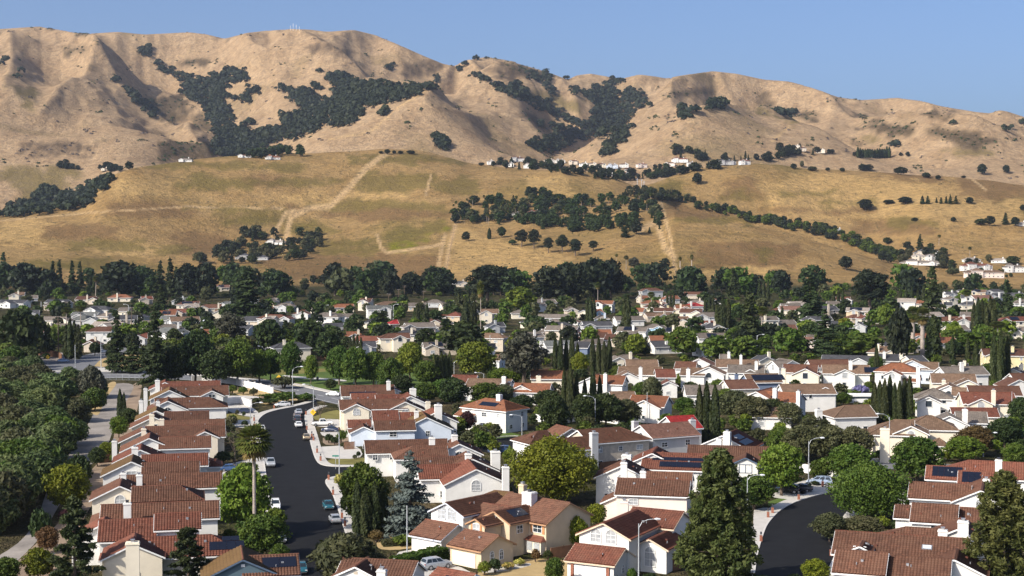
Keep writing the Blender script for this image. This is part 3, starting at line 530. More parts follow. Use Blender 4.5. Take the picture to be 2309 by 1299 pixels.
SMALL = []
def small_protos():
    if not SMALL:
        for sd in range(5):
            V, T_, b, _ = broad(900 + sd, 10, 9.5, 20, 22, 1.25, .05); SMALL.append((V, T_))
        V, T_, b, _ = conifer(77, tiers=11, ls=1.5, per=9); SMALL.append((V / np.array([8 / 9.5, 8 / 9.5, 1.8]), T_))
    return SMALL
def mass_trees(name, items, label):
    """one mass of trees nobody could count: items (position, height, width, leaf colour, conifer?)"""
    sp_ = small_protos(); cols = sorted({c for _, _, _, c, _ in items}); Vs, Ts, Mi = [], [], []; rs = np.random.RandomState(len(items))
    for p, h, w, c, cf in items:
        V, T_ = sp_[5] if cf else sp_[rs.randint(5)]; a = rs.rand() * 6.28; ca_, sa_ = math.cos(a), math.sin(a); x, y = V[:, 0] * ca_ - V[:, 1] * sa_, V[:, 0] * sa_ + V[:, 1] * ca_
        Vs.append(np.stack([x * w / 9.5 + p[0], y * w / 9.5 + p[1], V[:, 2] * h / 10 + p[2]], 1)); Ts.append(T_); Mi.append(np.full(len(V) // 4 + 2, cols.index(c)))
        r = .03 * h; q = np.array([[-r, 0, -.5], [r, 0, -.5], [r, 0, h * .4], [-r, 0, h * .4], [0, -r, -.5], [0, r, -.5], [0, r, h * .4], [0, -r, h * .4]]); Vs.append(q + np.array([p[0], p[1], p[2]])); Ts.append(np.zeros(8)); Mi[-1][-2:] = len(cols)
    V = np.concatenate(Vs); F_ = np.arange(len(V)).reshape(-1, 4); o = link(name, npmesh(name, V, F_, [LM(c) for c in cols] + [M_BARK], None, {'tint': np.concatenate(Ts)}, False, np.concatenate(Mi))); return struct(o, 'stuff', label)

def hedge(px0, py0, px1, py1, w, h, colr, label):
    a, b = P(px0, py0), P(px1, py1); d = b - a; L = d.length; rs = np.random.RandomState(int(px0)); n = int(L * 330)
    u = rs.rand(n); side = rs.rand(n); x = (u - .5) * L; y = np.where(side < .4, -w / 2, np.where(side < .55, w / 2, (rs.rand(n) - .5) * w)); z = np.where(side < .55, rs.rand(n) * h, h) * (1 + .10 * fbm(x / .9, y / .9 + 3, 2)); y = y * (1 + .16 * fbm(x / .7 + 9, z / .7, 2))
    nr = np.stack([0 * x, np.where(side < .4, -1., np.where(side < .55, 1., 0.)), np.where(side < .55, .3, 1.)], 1); V = leaves(rs, np.stack([x, y, z], 1), nr, .2 + .16 * rs.rand(n), 1.5, None, .7)
    o = link('hedge', None, None, (a + b) / 2); o.rotation_euler[2] = math.atan2(d.y, d.x); tag(o, label, 'hedge'); link('foliage', crown_mesh('hedge_foliage', V, np.repeat(np.clip(.5 + .3 * rs.normal(0, 1, n), 0, 1), 4), LM(colr)), o); c = MB(); c.box(-L / 2 + .2, L / 2 - .2, -w * .3, w * .3, 0, h * .8); c.build('twigs', M_BARK, o)
# ------------------------------------------------------------------ houses
RP = RAD(25)        # roof pitch
def tile_surface(a, u, vdir, n, U, Vl, ml, mr, pitch_u=.42, row=.50, fine=True):
    """ribbed tile courses on a roof plane. a: eave corner, u: along eave, vdir: up slope, n: normal; ml / mr: run lost per metre of slope at the left / right hip"""
    nu = max(2, int(round(U / pitch_u))); pu = U / nu; Vv, Ff, Uv = [], [], []
    prof = [(-.5, 0.), (-.22, .10), (.22, .10), (.5, 0.)] if fine else [(-.5, 0.), (0., .11), (.5, 0.)]
    k = len(prof); base = 0; a = np.array(a); u = np.array(u); vdir = np.array(vdir); n = np.array(n)
    for i in range(nu):
        uc = (i + .5) * pu; vm = Vl
        if ml > 0: vm = min(vm, uc / ml)
        if mr > 0: vm = min(vm, (U - uc) / mr)
        if vm < .25: continue
        r = max(1, int(math.ceil(vm / row))); vs = np.minimum(np.arange(r + 1) * row, vm)
        lines = []
        for j in range(r): lines += [(vs[j], .075), (vs[j + 1], .005)]
        P0 = np.array([[a + u * (uc + o * pu) + vdir * v + n * (h + dh) for o, h in prof] for v, dh in lines]).reshape(-1, 3)
        Uv.append(np.array([[(uc + o * pu, v - (.003 if dh < .02 else -.003)) for o, h in prof] for v, dh in lines]).reshape(-1, 2)); Vv.append(P0); L = len(lines)
        q = np.arange((L - 1) * k).reshape(L - 1, k)[:, :-1].ravel() + base; Ff.append(np.stack([q, q + 1, q + k + 1, q + k], 1)); base += L * k
    if not Vv: return None
    return np.concatenate(Vv), np.concatenate(Ff), np.concatenate(Uv)
WINC = {}
def window_mesh(w, h, arch, near, dark):
    k = (w, h, arch, near, dark)
    if k in WINC: return WINC[k]
    f = MB(); t = .09 if near else .12
    pts = [(-w / 2, 0), (w / 2, 0)] + ([(w / 2 * math.cos(math.pi * i / 8), h - w / 2 + w / 2 * math.sin(math.pi * i / 8)) for i in range(9)] if arch else [(w / 2, h), (-w / 2, h)])
    n = len(pts)
    for i in range(n):
        (x0, z0), (x1, z1) = pts[i], pts[(i + 1) % n]; dx, dz = x1 - x0, z1 - z0; L = math.hypot(dx, dz) or 1
        f.obox(((x0 + x1) / 2, -.03, (z0 + z1) / 2), (dx / 2 + t / 2 * dx / L, 0, dz / 2 + t / 2 * dz / L), (0, .05, 0), (-dz / L * t / 2, 0, dx / L * t / 2))
    if near:
        f.box(-.03, .03, -.05, 0, 0, h if not arch else h - .05)
        if arch: f.box(-w / 2, w / 2, -.05, 0, h - w / 2 - .04, h - w / 2 + .04); f.box(-w / 2, w / 2, -.045, 0, (h - w / 2) * .5 - .025, (h - w / 2) * .5 + .025)
        else: f.box(-w / 2, w / 2, -.045, 0, h * .5 - .03, h * .5 + .03)
    g = MB(); g.quad(*[(x, -.015, z) for x, z in pts]); WINC[k] = (f, g, {}); return WINC[k]
def window(par, pos, ang, w, h, arch=False, near=True, trim=None, pane=None):
    """window: frame mesh with its pane as sub-part"""
    trim = trim or M_TRIM; pane = pane or M_GLASS
    f, g, cache = window_mesh(w, h, arch, near, 0); key = (trim.name, pane.name)
    if key not in cache: cache[key] = (f.mesh('window', trim), g.mesh('pane', pane))
    a, b = cache[key]; o = link('window', a, par, pos); o.rotation_euler[2] = ang; link('pane', b, o); return o
HOUSES = []; HINFO = []
def solve(rz, c, s): return None
def house(rz, roof, wall, masses, label, chim=(), solar=(), wins='auto', garage=(), near=True, trim=None, moss=(), group=None, vents=True, seed=0, gm=None, share=False, cat='house', name='house'):
    """masses: ('X', x1, x2, y, run, zr[, hipL, hipR]) ridge left-right seen between two photo columns at photo row y, or
       ('Y', xa, ya, run, length, zr) ridge running away from its front apex seen at that pixel, or
       ('x'/'y', lx, ly, length, run, zr[, hipL, hipR]) the same in metres from the house origin (centre of the mass)"""
    rr = random.Random(seed * 7 + int(abs(masses[0][1]) * 3)); R = RAD(rz); ca, sa = math.cos(R), math.sin(R); trim = trim or M_TRIM
    O = None; ms = []
    for m in masses:
        k = m[0]
        if k == 'X':
            x1, x2, y, run, zr = m[1:6]; p = P((x1 + x2) / 2, y, zr); s = FPX / p.y; L = (x2 - x1) / s / max(.6, abs(ca)); hp = m[6:8] if len(m) > 6 else (0, 0); run *= .93
        elif k == 'Y':
            xa, ya, run, L, zr = m[1:6]; p = P(xa, ya, zr); p = p + Vector((-sa, ca, 0)) * (L / 2); hp = m[6:8] if len(m) > 6 else (0, 0)
        else: run, L, zr = m[4], m[3], m[5]; hp = m[6:8] if len(m) > 6 else (0, 0); p = None
        if O is None: O = Vector((p.x, p.y, 0)) if p is not None else Vector((0, 0, 0))
        if p is not None: d = p - O; lx, ly = d.x * ca + d.y * sa, -d.x * sa + d.y * ca
        else: lx, ly = m[1], m[2]
        ms.append(dict(ax=k.lower(), c=(lx, ly), L=L, run=run, zr=zr, hip=hp))
    if gm is not None: O = Vector(gm)
    h = link(name, None, None, O); h.rotation_euler[2] = R; tag(h, label, cat, group, share); HOUSES.append(h); HINFO.append((O, roof, wall))
    tp = math.tan(RP); wm = wallmat(wall)
    for mi, m in enumerate(ms):
        lx, ly = m['c']; L, run, zr = m['L'], m['run'], m['zr']; ze = zr - run * tp; oh = .45; hl, hr = m['hip']; X = m['ax'] == 'x'
        def F(a, b, z, lx=lx, ly=ly, X=X):       # a along ridge, b across
            return (lx + a, ly + b, z) if X else (lx - b, ly + a, z)
        hw, hl2 = run - oh, L / 2 - .35; w = MB()
        w0, w1 = -hl2 + (.1 if hl else 0), hl2 - (.1 if hr else 0); zt = ze + oh * tp - .10; zap = zr - .16
        w.quad(F(w0, -hw, -.3), F(w1, -hw, -.3), F(w1, -hw, zt), F(w0, -hw, zt)); w.quad(F(w1, hw, -.3), F(w0, hw, -.3), F(w0, hw, zt), F(w1, hw, zt))
        for a_, hip in ((w0, hl), (w1, hr)):
            pts = [F(a_, -hw, -.3), F(a_, hw, -.3), F(a_, hw, zt)] + ([] if hip else [F(a_, 0, zap)]) + [F(a_, -hw, zt)]
            w.quad(*(pts if a_ > 0 else pts[::-1]))
        w.build('wall', wm, h)
        # roof: slab with tiles on the planes that face the viewer or the sky
        ra, rb = -L / 2 + (run if hl else 0), L / 2 - (run if hr else 0)
        if hl and hr and ra > rb: ra = rb = 0
        r = MB(); sl = math.hypot(run, run * tp); th = .10; mt = roofmat(roof, 'n' if near else '', 0)
        planes = []
        for sgn in (-1, 1):
            e0, e1, r0, r1 = F(-L / 2, sgn * run, ze), F(L / 2, sgn * run, ze), F(ra, 0, zr), F(rb, 0, zr)
            if sgn > 0: e0, e1, r0, r1 = e1, e0, r1, r0
            planes.append((e0, e1, r1, r0, (hl if sgn < 0 else hr), (hr if sgn < 0 else hl), 'a' if sgn < 0 else 'b'))
        if hl: planes.append((F(-L / 2, run, ze), F(-L / 2, -run, ze), F(ra, 0, zr), F(ra, 0, zr), 1, 1, 'l'))
        if hr: planes.append((F(L / 2, -run, ze), F(L / 2, run, ze), F(rb, 0, zr), F(rb, 0, zr), 1, 1, 'r'))
        tv, tf, tu, nb = [], [], [], 0
        for e0, e1, r1, r0, cl, cr, nm in planes:
            e0, e1, r1, r0 = map(Vector, (e0, e1, r1, r0)); u = (e1 - e0); U = u.length; u.normalize(); vd = (r0 + r1) / 2 - (e0 + e1) / 2; vd -= u * vd.dot(u); Vl = vd.length; vd.normalize(); n = u.cross(vd)
            if n.z < 0: n = -n
            dn = Vector((0, 0, -th)); uvq = [(0, 0), (U, 0), ((r1 - e0).dot(u), Vl), ((r0 - e0).dot(u), Vl)]
            pp = [e0, e1, r1, r0] if (r1 - r0).length > .01 else [e0, e1, r1]
            r.quad(*pp, uv=uvq[:len(pp)]); r.quad(*[q + dn for q in pp][::-1])
            for i in range(len(pp)): q0, q1 = pp[i], pp[(i + 1) % len(pp)]; r.quad(q0, q0 + dn, q1 + dn, q1)
            wn = Matrix.Rotation(R, 3, 'Z') @ n
            if near and nm != 'skip' and wn.dot(Vector((-O.x, -O.y, CAMZ)).normalized()) > .02:
                mm = run / sl
                ts = tile_surface(e0 + n * .012, u, vd, n, U, Vl, mm if cl else 0, mm if cr else 0, fine=O.y < 300)
                if ts: tv.append(ts[0]); tf.append(ts[1] + nb); tu.append(ts[2]); nb += len(ts[0])
        msl = .55 if mi in moss else 0
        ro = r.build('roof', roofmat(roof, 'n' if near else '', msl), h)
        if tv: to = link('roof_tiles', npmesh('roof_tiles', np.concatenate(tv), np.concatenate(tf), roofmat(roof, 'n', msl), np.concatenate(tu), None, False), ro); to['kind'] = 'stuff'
        cpn = MB(); cpn.tube([F(ra - .05, 0, zr + .03), F(rb + .05, 0, zr + .03)], .12, 6); 
        for hp_, aa, sg in ((hl, -L / 2, ra), (hr, L / 2, rb)):
            if hp_:
                for sgn in (-1, 1): cpn.tube([F(aa, sgn * run, ze + .05), F(sg, 0, zr + .04)], .10, 5)
        cpn.build('ridge_cap', roofmat('red' if roof in ('brown', 'dark') and rr.random() < .35 else roof, 'n', 0), ro, True)
        fs = MB(); d = .11
        for sgn in (-1, 1):
            f0, f1 = F(-L / 2, sgn * (run + .02), ze - d - .02), F(L / 2, sgn * (run + .02), ze - d - .02); c = [(f0[i] + f1[i]) / 2 for i in range(3)]; hv = [(f1[i] - f0[i]) / 2 for i in range(3)]
            fs.obox(c, hv, F(0, .03, 0) if 0 else ((0, .03, 0) if X else (.03, 0, 0)), (0, 0, d))
        for a_, hip in ((-L / 2 - .02, hl), (L / 2 + .02, hr)):
            if hip: fs.obox(F(a_, 0, ze - d - .02), (0, run, 0) if X else (run, 0, 0), (.03, 0, 0) if X else (0, .03, 0), (0, 0, d)); continue
            for sgn in (-1, 1):
                q0, q1 = Vector(F(a_, sgn * run, ze - .09)), Vector(F(a_, 0, zr - .09)); fs.obox((q0 + q1) / 2, (q1 - q0) / 2, (.03, 0, 0) if X else (0, .03, 0), (0, 0, .12))
        fs.build('fascia', trim, h)
        # windows
        if wins == 'auto':
            def auto(a, b, z, ang_, along, sty):
                pass
            faces = []      # (centre, unit along, outward angle in the house frame, length, gable?)
            if X: faces = [((lx, ly - hw), 0., w1 - w0, 0), ((lx + w0, ly), -math.pi / 2, 2 * hw, 1 - bool(hl)), ((lx + w1, ly), math.pi / 2, 2 * hw, 1 - bool(hr))]
            else: faces = [((lx, ly + w0), 0., 2 * hw, 1 - bool(hl)), ((lx - hw, ly), -math.pi / 2, w1 - w0, 0), ((lx + hw, ly), math.pi / 2, w1 - w0, 0)]
            for (cx, cy), ang, Lf, gb in faces:
                nw = R + ang - math.pi / 2; vis = math.cos(nw) * -O.x + math.sin(nw) * -O.y
                if vis / O.length < .15: continue
                for z0 in ([.95, 3.65] if zt > 4.3 and not gb else [.95]):
                    if zt - z0 < 1.3: continue
                    nwin = max(1, int(Lf // 4.2)); 
                    for q in range(nwin):
                        if rr.random() < .2: continue
                        off = (q + .5 - nwin / 2) * Lf / nwin + rr.uniform(-.3, .3); ww = rr.choice([.9, 1.2, 1.5]); hh = rr.choice([1.0, 1.2])
                        px_, py_ = cx + math.cos(ang) * off + math.sin(ang) * .02, cy + math.sin(ang) * off - math.cos(ang) * .02
                        window(h, (px_, py_, z0), ang, ww, hh, False, near, trim if rr.random() < .5 else M_TRIM, M_CURT if rr.random() < .3 else M_GLASS)
                if gb and zt > 4.3:
                    window(h, (cx + math.sin(ang) * .02, cy - math.cos(ang) * .02, zt - 1.25), ang, 1.7, 1.9 if rr.random() < .6 else 1.7, rr.random() < .6, near, M_TRIM, M_GLASS if rr.random() < .5 else M_CURT); continue
                if gb and zr - ze > 1.2 and zt <= 4.3 and rr.random() < .5:
                    v = MB(); px_, py_ = cx + math.sin(ang) * .03, cy - math.cos(ang) * .03; v.obox((px_, py_, zr - .9), (.25 * math.cos(ang), .25 * math.sin(ang), 0), (.02 * math.sin(ang), -.02 * math.cos(ang), 0), (0, 0, .18)); v.build('gable_vent', M_TRIM if wall != 'white' else pm('stucco_tan', WALL['tan']), h)
        if vents and near:
            v = MB(); a = rr.uniform(-.3, .3) * L; b = -run * rr.uniform(.3, .6); z = zr - abs(b) * tp; q = F(a, b, z)
            v.box(q[0] - .18, q[0] + .18, q[1] - .18, q[1] + .18, z - .1, z + .32); v.build('roof_vent', roofmat('red', 'n') if rr.random() < .6 else M_CAP, ro)
            v = MB(); a = rr.uniform(-.3, .3) * L; b = -run * rr.uniform(.3, .7); z = zr - abs(b) * tp; q = F(a, b, z); v.tube([(q[0], q[1], z - .1), (q[0], q[1], z + .45)], .07, 6); v.build('vent_pipe', M_CAP, ro)
        m.update(F=F, ze=ze, tp=tp)
    for c in chim:        # (photo column, photo row of the top, top height, width[, colour])
        x, y, zt, wd_ = c[:4]; p = P(x, y, zt) - O if y is not None else None
        if p is not None: lx, ly = p.x * ca + p.y * sa, -p.x * sa + p.y * ca
        else: lx, ly = c[4], c[5]
        b = MB(); b.box(lx - wd_ / 2, lx + wd_ / 2, ly - wd_ * .4, ly + wd_ * .4, 0, zt - .3); b.box(lx - wd_ / 2 - .08, lx + wd_ / 2 + .08, ly - wd_ * .4 - .08, ly + wd_ * .4 + .08, zt - .3, zt - .16)
        b.box(lx - wd_ / 2 + .02, lx + wd_ / 2 - .02, ly - wd_ * .38, ly + wd_ * .38, zt - .16, zt); ch = b.build('chimney', wm if len(c) < 7 else c[6], h)
        b = MB(); b.box(lx - .22, lx + .22, ly - .22, ly + .22, zt, zt + .3); b.box(lx - .3, lx + .3, ly - .3, ly + .3, zt + .3, zt + .36); b.build('flue_cap', M_CAP if rr.random() < .7 else M_DARKM, ch)
    for s in solar:       # (mass, side 'a'/'b', metres along ridge from centre, metres up from eave, columns, rows, panel w, panel h)
        mi, sd, a0, v0, nc, nr, pw, ph = s; m = ms[mi]; F = m['F']; sg = -1 if sd == 'a' else 1; cs_, sn_ = math.cos(RP), math.sin(RP); ar = None
        b = MB()
        b.obox(F(a0, sg * (m['run'] - (v0 + nr * ph * .5) * cs_), m['ze'] + (v0 + nr * ph * .5) * sn_ + .17), Vector(F(nc * pw / 2, 0, 0)) - Vector(F(0, 0, 0)), Vector(F(0, -sg * .03 , .011)) - Vector(F(0, 0, 0)), (0, 0, .02)); ar = b.build('solar_array', M_SFR, h)
        if ('panel', pw, ph) not in WINC:
            g = MB(); g.box(-pw / 2 + .02, pw / 2 - .02, -ph / 2 + .02, ph / 2 - .02, -.02, .02); WINC[('panel', pw, ph)] = g.mesh('solar_panel', M_SOLAR); 
        for i in range(nc):
            for j in range(nr):
                v = v0 + (j + .5) * ph; q = F(a0 + (i + .5 - nc / 2) * pw, sg * (m['run'] - v * cs_), m['ze'] + v * sn_ + .22); o = link('solar_panel', WINC[('panel', pw, ph)], ar, q)
                base = 0 if m['ax'] == 'x' else math.pi / 2
                o.rotation_euler = (Matrix.Rotation(base + (0 if sg < 0 else math.pi), 3, 'Z') @ Matrix.Rotation(RP, 3, 'X')).to_euler()
    for g in garage:      # (local x, local y, angle, width, material)
        x, y, ang, gw, gmx = g; b = MB(); b.box(-gw / 2, gw / 2, -.05, .05, 0, 2.15)
        for q in range(1, 4): b.box(-gw / 2, gw / 2, -.065, -.05, q * .54 - .02, q * .54 + .005)
        d = b.build('garage_door', gmx, h); d.location = (x, y, 0); d.rotation_euler[2] = ang
    return h, ms, O
def local_px(O, rz, px, py, z):
    p = P(px, py, z) - O; c, s = math.cos(RAD(rz)), math.sin(RAD(rz)); return p.x * c + p.y * s, -p.x * s + p.y * c
# ------------------------------------------------------------------ the houses of the photograph
G_L = 'houses in the row between creek path and street'; RZ = 12
def LH(*a, **k): return house(RZ, *a, group=G_L, **k)
LH('brown', 'teal', [('Y', 548, 1262, 5.6, 9, 5.6), ('X', 545, 672, 1252, 4.6, 5.2, 0, 0)], 'olive roofed house with dark teal gable at the bottom, two solar panels', solar=[(1, 'a', 1.2, 1.6, 2, 1, 2.3, 2.3)], moss=(0,), trim=M_TRIMN, seed=1)
LH('red', 'cream', [('X', 318, 545, 1208, 5.0, 5.6, 0, 1), ('Y', 300, 1228, 4.4, 8, 6.0), ('Y', 275, 1240, 3.2, 5, 4.6)], 'red tiled house with thick cream chimney and dark solar array', chim=[(299, 1222, 7.4, 1.8)], solar=[(0, 'a', 5.0, 1.1, 4, 1, 1.25, 2.0), (0, 'a', 5.6, 3.2, 2, 1, 1.25, 1.1), (0, 'a', -.6, 1.0, 2, 1, 1.2, 1.0)], seed=2)
LH('red', 'white', [('X', 226, 352, 1171, 5.4, 6.6, 0, 0), ('X', 350, 452, 1157, 4.2, 7.2, 0, 0), ('Y', 232, 1182, 5.0, 6, 6.2)], 'red brown barrel tiled house with a raised right-hand roof section', seed=3)
LH('brown', 'white', [('X', 234, 490, 1134, 4.6, 6.8, 0, 0), ('X', 206, 300, 1143, 5.0, 5.9, 1, 0)], 'long flat brown roof with one white chimney and its shadow', chim=[(287, 1133, 8.0, 1.15)], seed=4)
LH('brown', 'cream', [('Y', 270, 1096, 5.0, 9, 7.0), ('X', 300, 458, 1095, 4.6, 6.6, 0, 1)], 'brown roofed house with cream gable wall facing the viewer', seed=5)
LH('brown', 'white', [('X', 275, 497, 1069, 4.6, 6.8, 0, 0)], 'brown house with two short chimneys behind the cream gable house', chim=[(278, 1066, 8.0, 1.0), (314, 1070, 8.0, 1.0)], seed=6)
LH('brown', 'white', [('Y', 296, 1041, 5.6, 9, 7.0), ('X', 322, 448, 1042, 4.6, 6.5, 0, 0)], 'white gable house with olive mossy left roof slope, middle of row', moss=(0,), seed=7)
LH('red', 'white', [('X', 322, 467, 1024, 4.2, 6.9, 0, 0), ('Y', 316, 1014, 5.4, 8, 7.0), ('X', 462, 500, 1029, 3.6, 5.6, 0, 1)], 'red brown house with square grey capped chimney at ridge', chim=[(304, 1008, 8.2, 1.2)], seed=8)
LH('brown', 'white', [('Y', 336, 988, 6.0, 9, 7.0), ('X', 360, 474, 985, 4.4, 6.7, 0, 0)], 'brown house with plain white gable and satellite dish, tall end chimney', chim=[(258, 994, 7.4, 1.0)], seed=9)
LH('brown', 'cream', [('X', 327, 505, 960, 4.8, 7.0, 0, 0), ('Y', 462, 973, 3.2, 6, 6.3), ('Y', 322, 972, 5.2, 8, 6.8)], 'brown house with small cream front gable near the bare tree', chim=[(324, 966, 8.0, 1.0)], seed=10)
LH('brown', 'cream', [('X', 370, 505, 947, 4.4, 6.9, 0, 0), ('Y', 346, 940, 5.4, 8, 7.1)], 'brown house with two cream chimneys close together', chim=[(365, 944, 8.0, .95), (342, 934, 8.3, 1.1)], seed=11)
LH('dark', 'white', [('Y', 352, 926, 5.0, 9, 7.0), ('X', 372, 470, 928, 4.4, 6.7, 0, 0)], 'white gabled house with olive mossy slope below the hipped roof', moss=(0,), seed=12)
LH('brown', 'white', [('X', 352, 510, 897, 5.0, 7.0, 0, 1), ('Y', 378, 904, 5.2, 9, 7.0)], 'brown hipped house with white side wall beside the shaded driveway', chim=[(318, 903, 8.0, 1.0), (356, 905, 8.0, 1.0)], seed=13)
LH('brown', 'white', [('X', 368, 513, 871, 5.0, 7.2, 0, 0), ('Y', 382, 880, 5.4, 9, 7.2), ('Y', 478, 881, 3.4, 6, 6.6)], 'brown house with mossy gable and small right-hand front gable', chim=[(328, 876, 8.4, 1.0)], moss=(1,), seed=14)
LH('red', 'white', [('X', 362, 495, 860, 5.0, 7.0, 0, 0), ('Y', 372, 862, 4.6, 8, 7.0)], 'farthest red brown house of the row, by the long white wall', chim=[(355, 857, 8.6, 1.3)], seed=15)
# right-hand side of the same street
G_M = 'houses on the right side of the curved street'
def MH(*a, **k): return house(9, *a, group=G_M, **k)
MH('dark', 'white', [('X', 768, 888, 869, 5.6, 6.8, 0, 0), ('Y', 880, 872, 3.0, 6, 6.4)], 'dark brown roofed house with navy gables next to the park road', chim=[(876, 859, 8.2, 1.1)], solar=[(0, 'a', -1.5, .6, 6, 1, 1.2, 1.3)], trim=M_TRIM, seed=21)
MH('red', 'white', [('X', 791, 849, 887, 4.4, 7.0, 0, 0), ('X', 846, 916, 890, 4.4, 6.7, 0, 0), ('Y', 926, 893, 5.2, 9, 7.0)], 'red roofed house with a white gable and broad chimney at the right', chim=[(931, 876, 8.6, 1.6)], seed=22)
MH('brown', 'cream', [('X', 765, 916, 901, 4.6, 7.2, 0, 0), ('Y', 804, 911, 3.6, 6, 6.7), ('Y', 914, 906, 5.4, 9, 7.0)], 'cream house with front gable and balcony ledge facing the viewer', chim=[(965, 905, 7.4, 1.1)], seed=23)
MH('red', 'white', [('X', 838, 898, 926, 4.4, 7.2, 0, 0), ('X', 896, 952, 930, 4.4, 6.7, 0, 0), ('Y', 984, 929, 5.4, 9, 7.0), ('X', 783, 836, 947, 3.4, 5.2, 0, 0)], 'red brown house in three roof steps with pale double chimney', chim=[(988, 912, 8.8, 1.7), (939, 926, 8.0, 1.0)], seed=24)
h, ms, O = MH('dark', 'blue', [('Y', 962, 941, 6.2, 11, 7.0), ('X', 842, 935, 948, 4.2, 6.3, 0, 0), ('Y', 820, 962, 3.4, 8, 4.6)], 'pale blue house with broad gable and one small window', moss=(0,), wins='none', seed=25)
window(h, (.3, -5.5 + .32, 2.6), 0, .9, 1.2); window(h, (ms[1]['c'][0] - .5, ms[1]['c'][1] - 4.2 * .93 + .42, 3.0), 0, 1.6, 1.1)
h, ms, O = MH('brown', 'white', [('X', 822, 1008, 992, 4.8, 6.8, 0, 0)], 'long brown roofed white house with wall lamps above the green lawn', chim=[(974, 986, 8.2, 1.15), (1025, 980, 8.0, 1.2)], wins='none', garage=[], seed=26)
hw = 4.8 - .45
for u, w_, h_ in ((-6.6, 1.0, 1.3), (-3.0, 1.3, 1.1), (2.2, 1.4, 1.1)): window(h, (u, -hw - .02, 3.4), 0, w_, h_)
MH('brown', 'white', [('X', 885, 1008, 1006, 4.6, 6.6, 1, 0), ('Y', 1036, 1001, 5.0, 9, 6.8)], 'brown house with white gable behind the blue cedar top', seed=27)
MH('dark', 'white', [('X', 930, 1050, 1030, 4.6, 6.4, 0, 0), ('Y', 1066, 1035, 5.2, 10, 6.8)], 'dark slate brown roof with two big white chimneys', chim=[(1117, 1017, 8.0, 1.7), (1056, 1022, 7.8, 1.2)], seed=28)
MH('red', 'white', [('Y', 1074, 1058, 6.0, 12, 7.0), ('X', 940, 1040, 1048, 4.6, 6.4, 0, 0)], 'red tiled house with large white gable behind the arched window house', chim=[(1140, 1052, 7.6, 1.2)], seed=29)
house(-30, 'brown', 'white', [('X', 1066, 1158, 1106, 4.6, 6.2, 1, 0)], 'olive brown hipped roof directly behind the twin chimneys', chim=[], moss=(0,), seed=30)
# ---- the three fronts at the bottom centre
GT = pm('grey_trim', (.55, .58, .62), .6, .05); BT = pm('buff_trim', (.66, .52, .38), .7, .06); OSH = pm('orange_shutter', (.50, .24, .10), .7, .1)
O1 = P(1004.5, 1159.5, 5.5); O1.z = 0; RZ1 = -40; gx, gy = local_px(O1, RZ1, 962, 1247, 0)
h, ms, O = house(RZ1, 'brown', 'white', [('y', 0, 6.2, 12.4, 3.85, 7.3), ('x', gx, gy + 3.5, 7.0, 4.0, 4.30, 0, 0), ('x', 5.6, 6.6, 7, 4, 6.6)], 'white house with twin arched upper windows in its gable', chim=[(None, None, 8.8, 1.9, 9.2, 9.6)], wins='none', gm=O1, trim=GT, garage=[(gx, gy - .07, 0, 4.9, M_GAR)], seed=31)
for x in (-1.0, 1.0): window(h, (x, .32, 4.65), 0, 1.55, 2.05, True, True, GT, M_CURT)
O2 = P(1231, 1184, 5.0); O2.z = 0; RZ2 = -43; c0 = local_px(O2, RZ2, 1113, 1153, 6.8); d0 = local_px(O2, RZ2, 1071, 1170, 6.1); g0 = local_px(O2, RZ2, 1045, 1237, 2.75)
h, ms, O = house(RZ2, 'brown', 'beige', [('x', -6.6, 5.7, 13.2, 5.7, 7.66), ('y', c0[0], c0[1] + 5, 10, 3.5, 6.8), ('y', d0[0], d0[1] + 2.5, 5, 2.15, 6.1), ('x', g0[0], g0[1] + 3.9, 7.2, 3.9, 4.6)], 'beige two storey house with orange shutters and two solar panels', chim=[(None, None, 9.0, 1.1, -11.8, 7.6)], solar=[(1, 'a', -1.2, 1.2, 2, 1, 1.7, 2.0)], wins='none', gm=O2, trim=M_TRIMB, garage=[(g0[0] - .3, g0[1] + .38, 0, 4.9, M_GARC)], seed=32)
window(h, (d0[0], d0[1] + .32, 3.75), 0, 1.35, 1.55, False, True, M_TRIM, M_CURT); window(h, (-2.1, .43, 3.5), 0, 1.8, 1.3); window(h, (c0[0] + 3.07, c0[1] + 2.6, 3.5), math.pi / 2, 1.3, 1.2); window(h, (-.32, 8.2, 3.2), math.pi / 2, .7, 1.2)
for y in (2.7, 4.7): window(h, (g0[0] + 3.27, g0[1] + y, .9), math.pi / 2, .8, 1.5, True)
for x in (-3.3, -.9): b = MB(); b.box(x - .22, x + .22, .36, .43, 3.4, 4.85); b.build('shutter', OSH, h)
for x in (-.95, .95): b = MB(); b.box(d0[0] + x - .16, d0[0] + x + .16, d0[1] + .25, d0[1] + .33, 3.5, 5.2); b.build('shutter', OSH, h)
b = MB(); b.box(-3.7, -.6, -.5, .42, .4, 2.3); by = b.build('bay_window', wallmat('cream'), h)
b = MB(); b.quad((-4.0, -.8, 2.35), (-.3, -.8, 2.35), (-.9, .42, 3.05), (-3.4, .42, 3.05)); b.quad((-4.0, .42, 2.35), (-4.0, -.8, 2.35), (-3.4, .42, 3.05)); b.quad((-.3, -.8, 2.35), (-.3, .42, 2.35), (-.9, .42, 3.05)); b.build('bay_roof', roofmat('red', 'n'), by)
for x in (-2.9, -1.4): b = MB(); b.box(x - .55, x + .55, -.54, -.5, .8, 2.1); b.build('pane', M_CURT, by)
O3 = P(1359.5, 1211.5, 5.5); O3.z = 0; RZ3 = -28; g0 = local_px(O3, RZ3, 1328, 1268.5, 2.75); x0 = local_px(O3, RZ3, 1484, 1149, 7.3); a0 = local_px(O3, RZ3, 1464, 1216, 4.95)
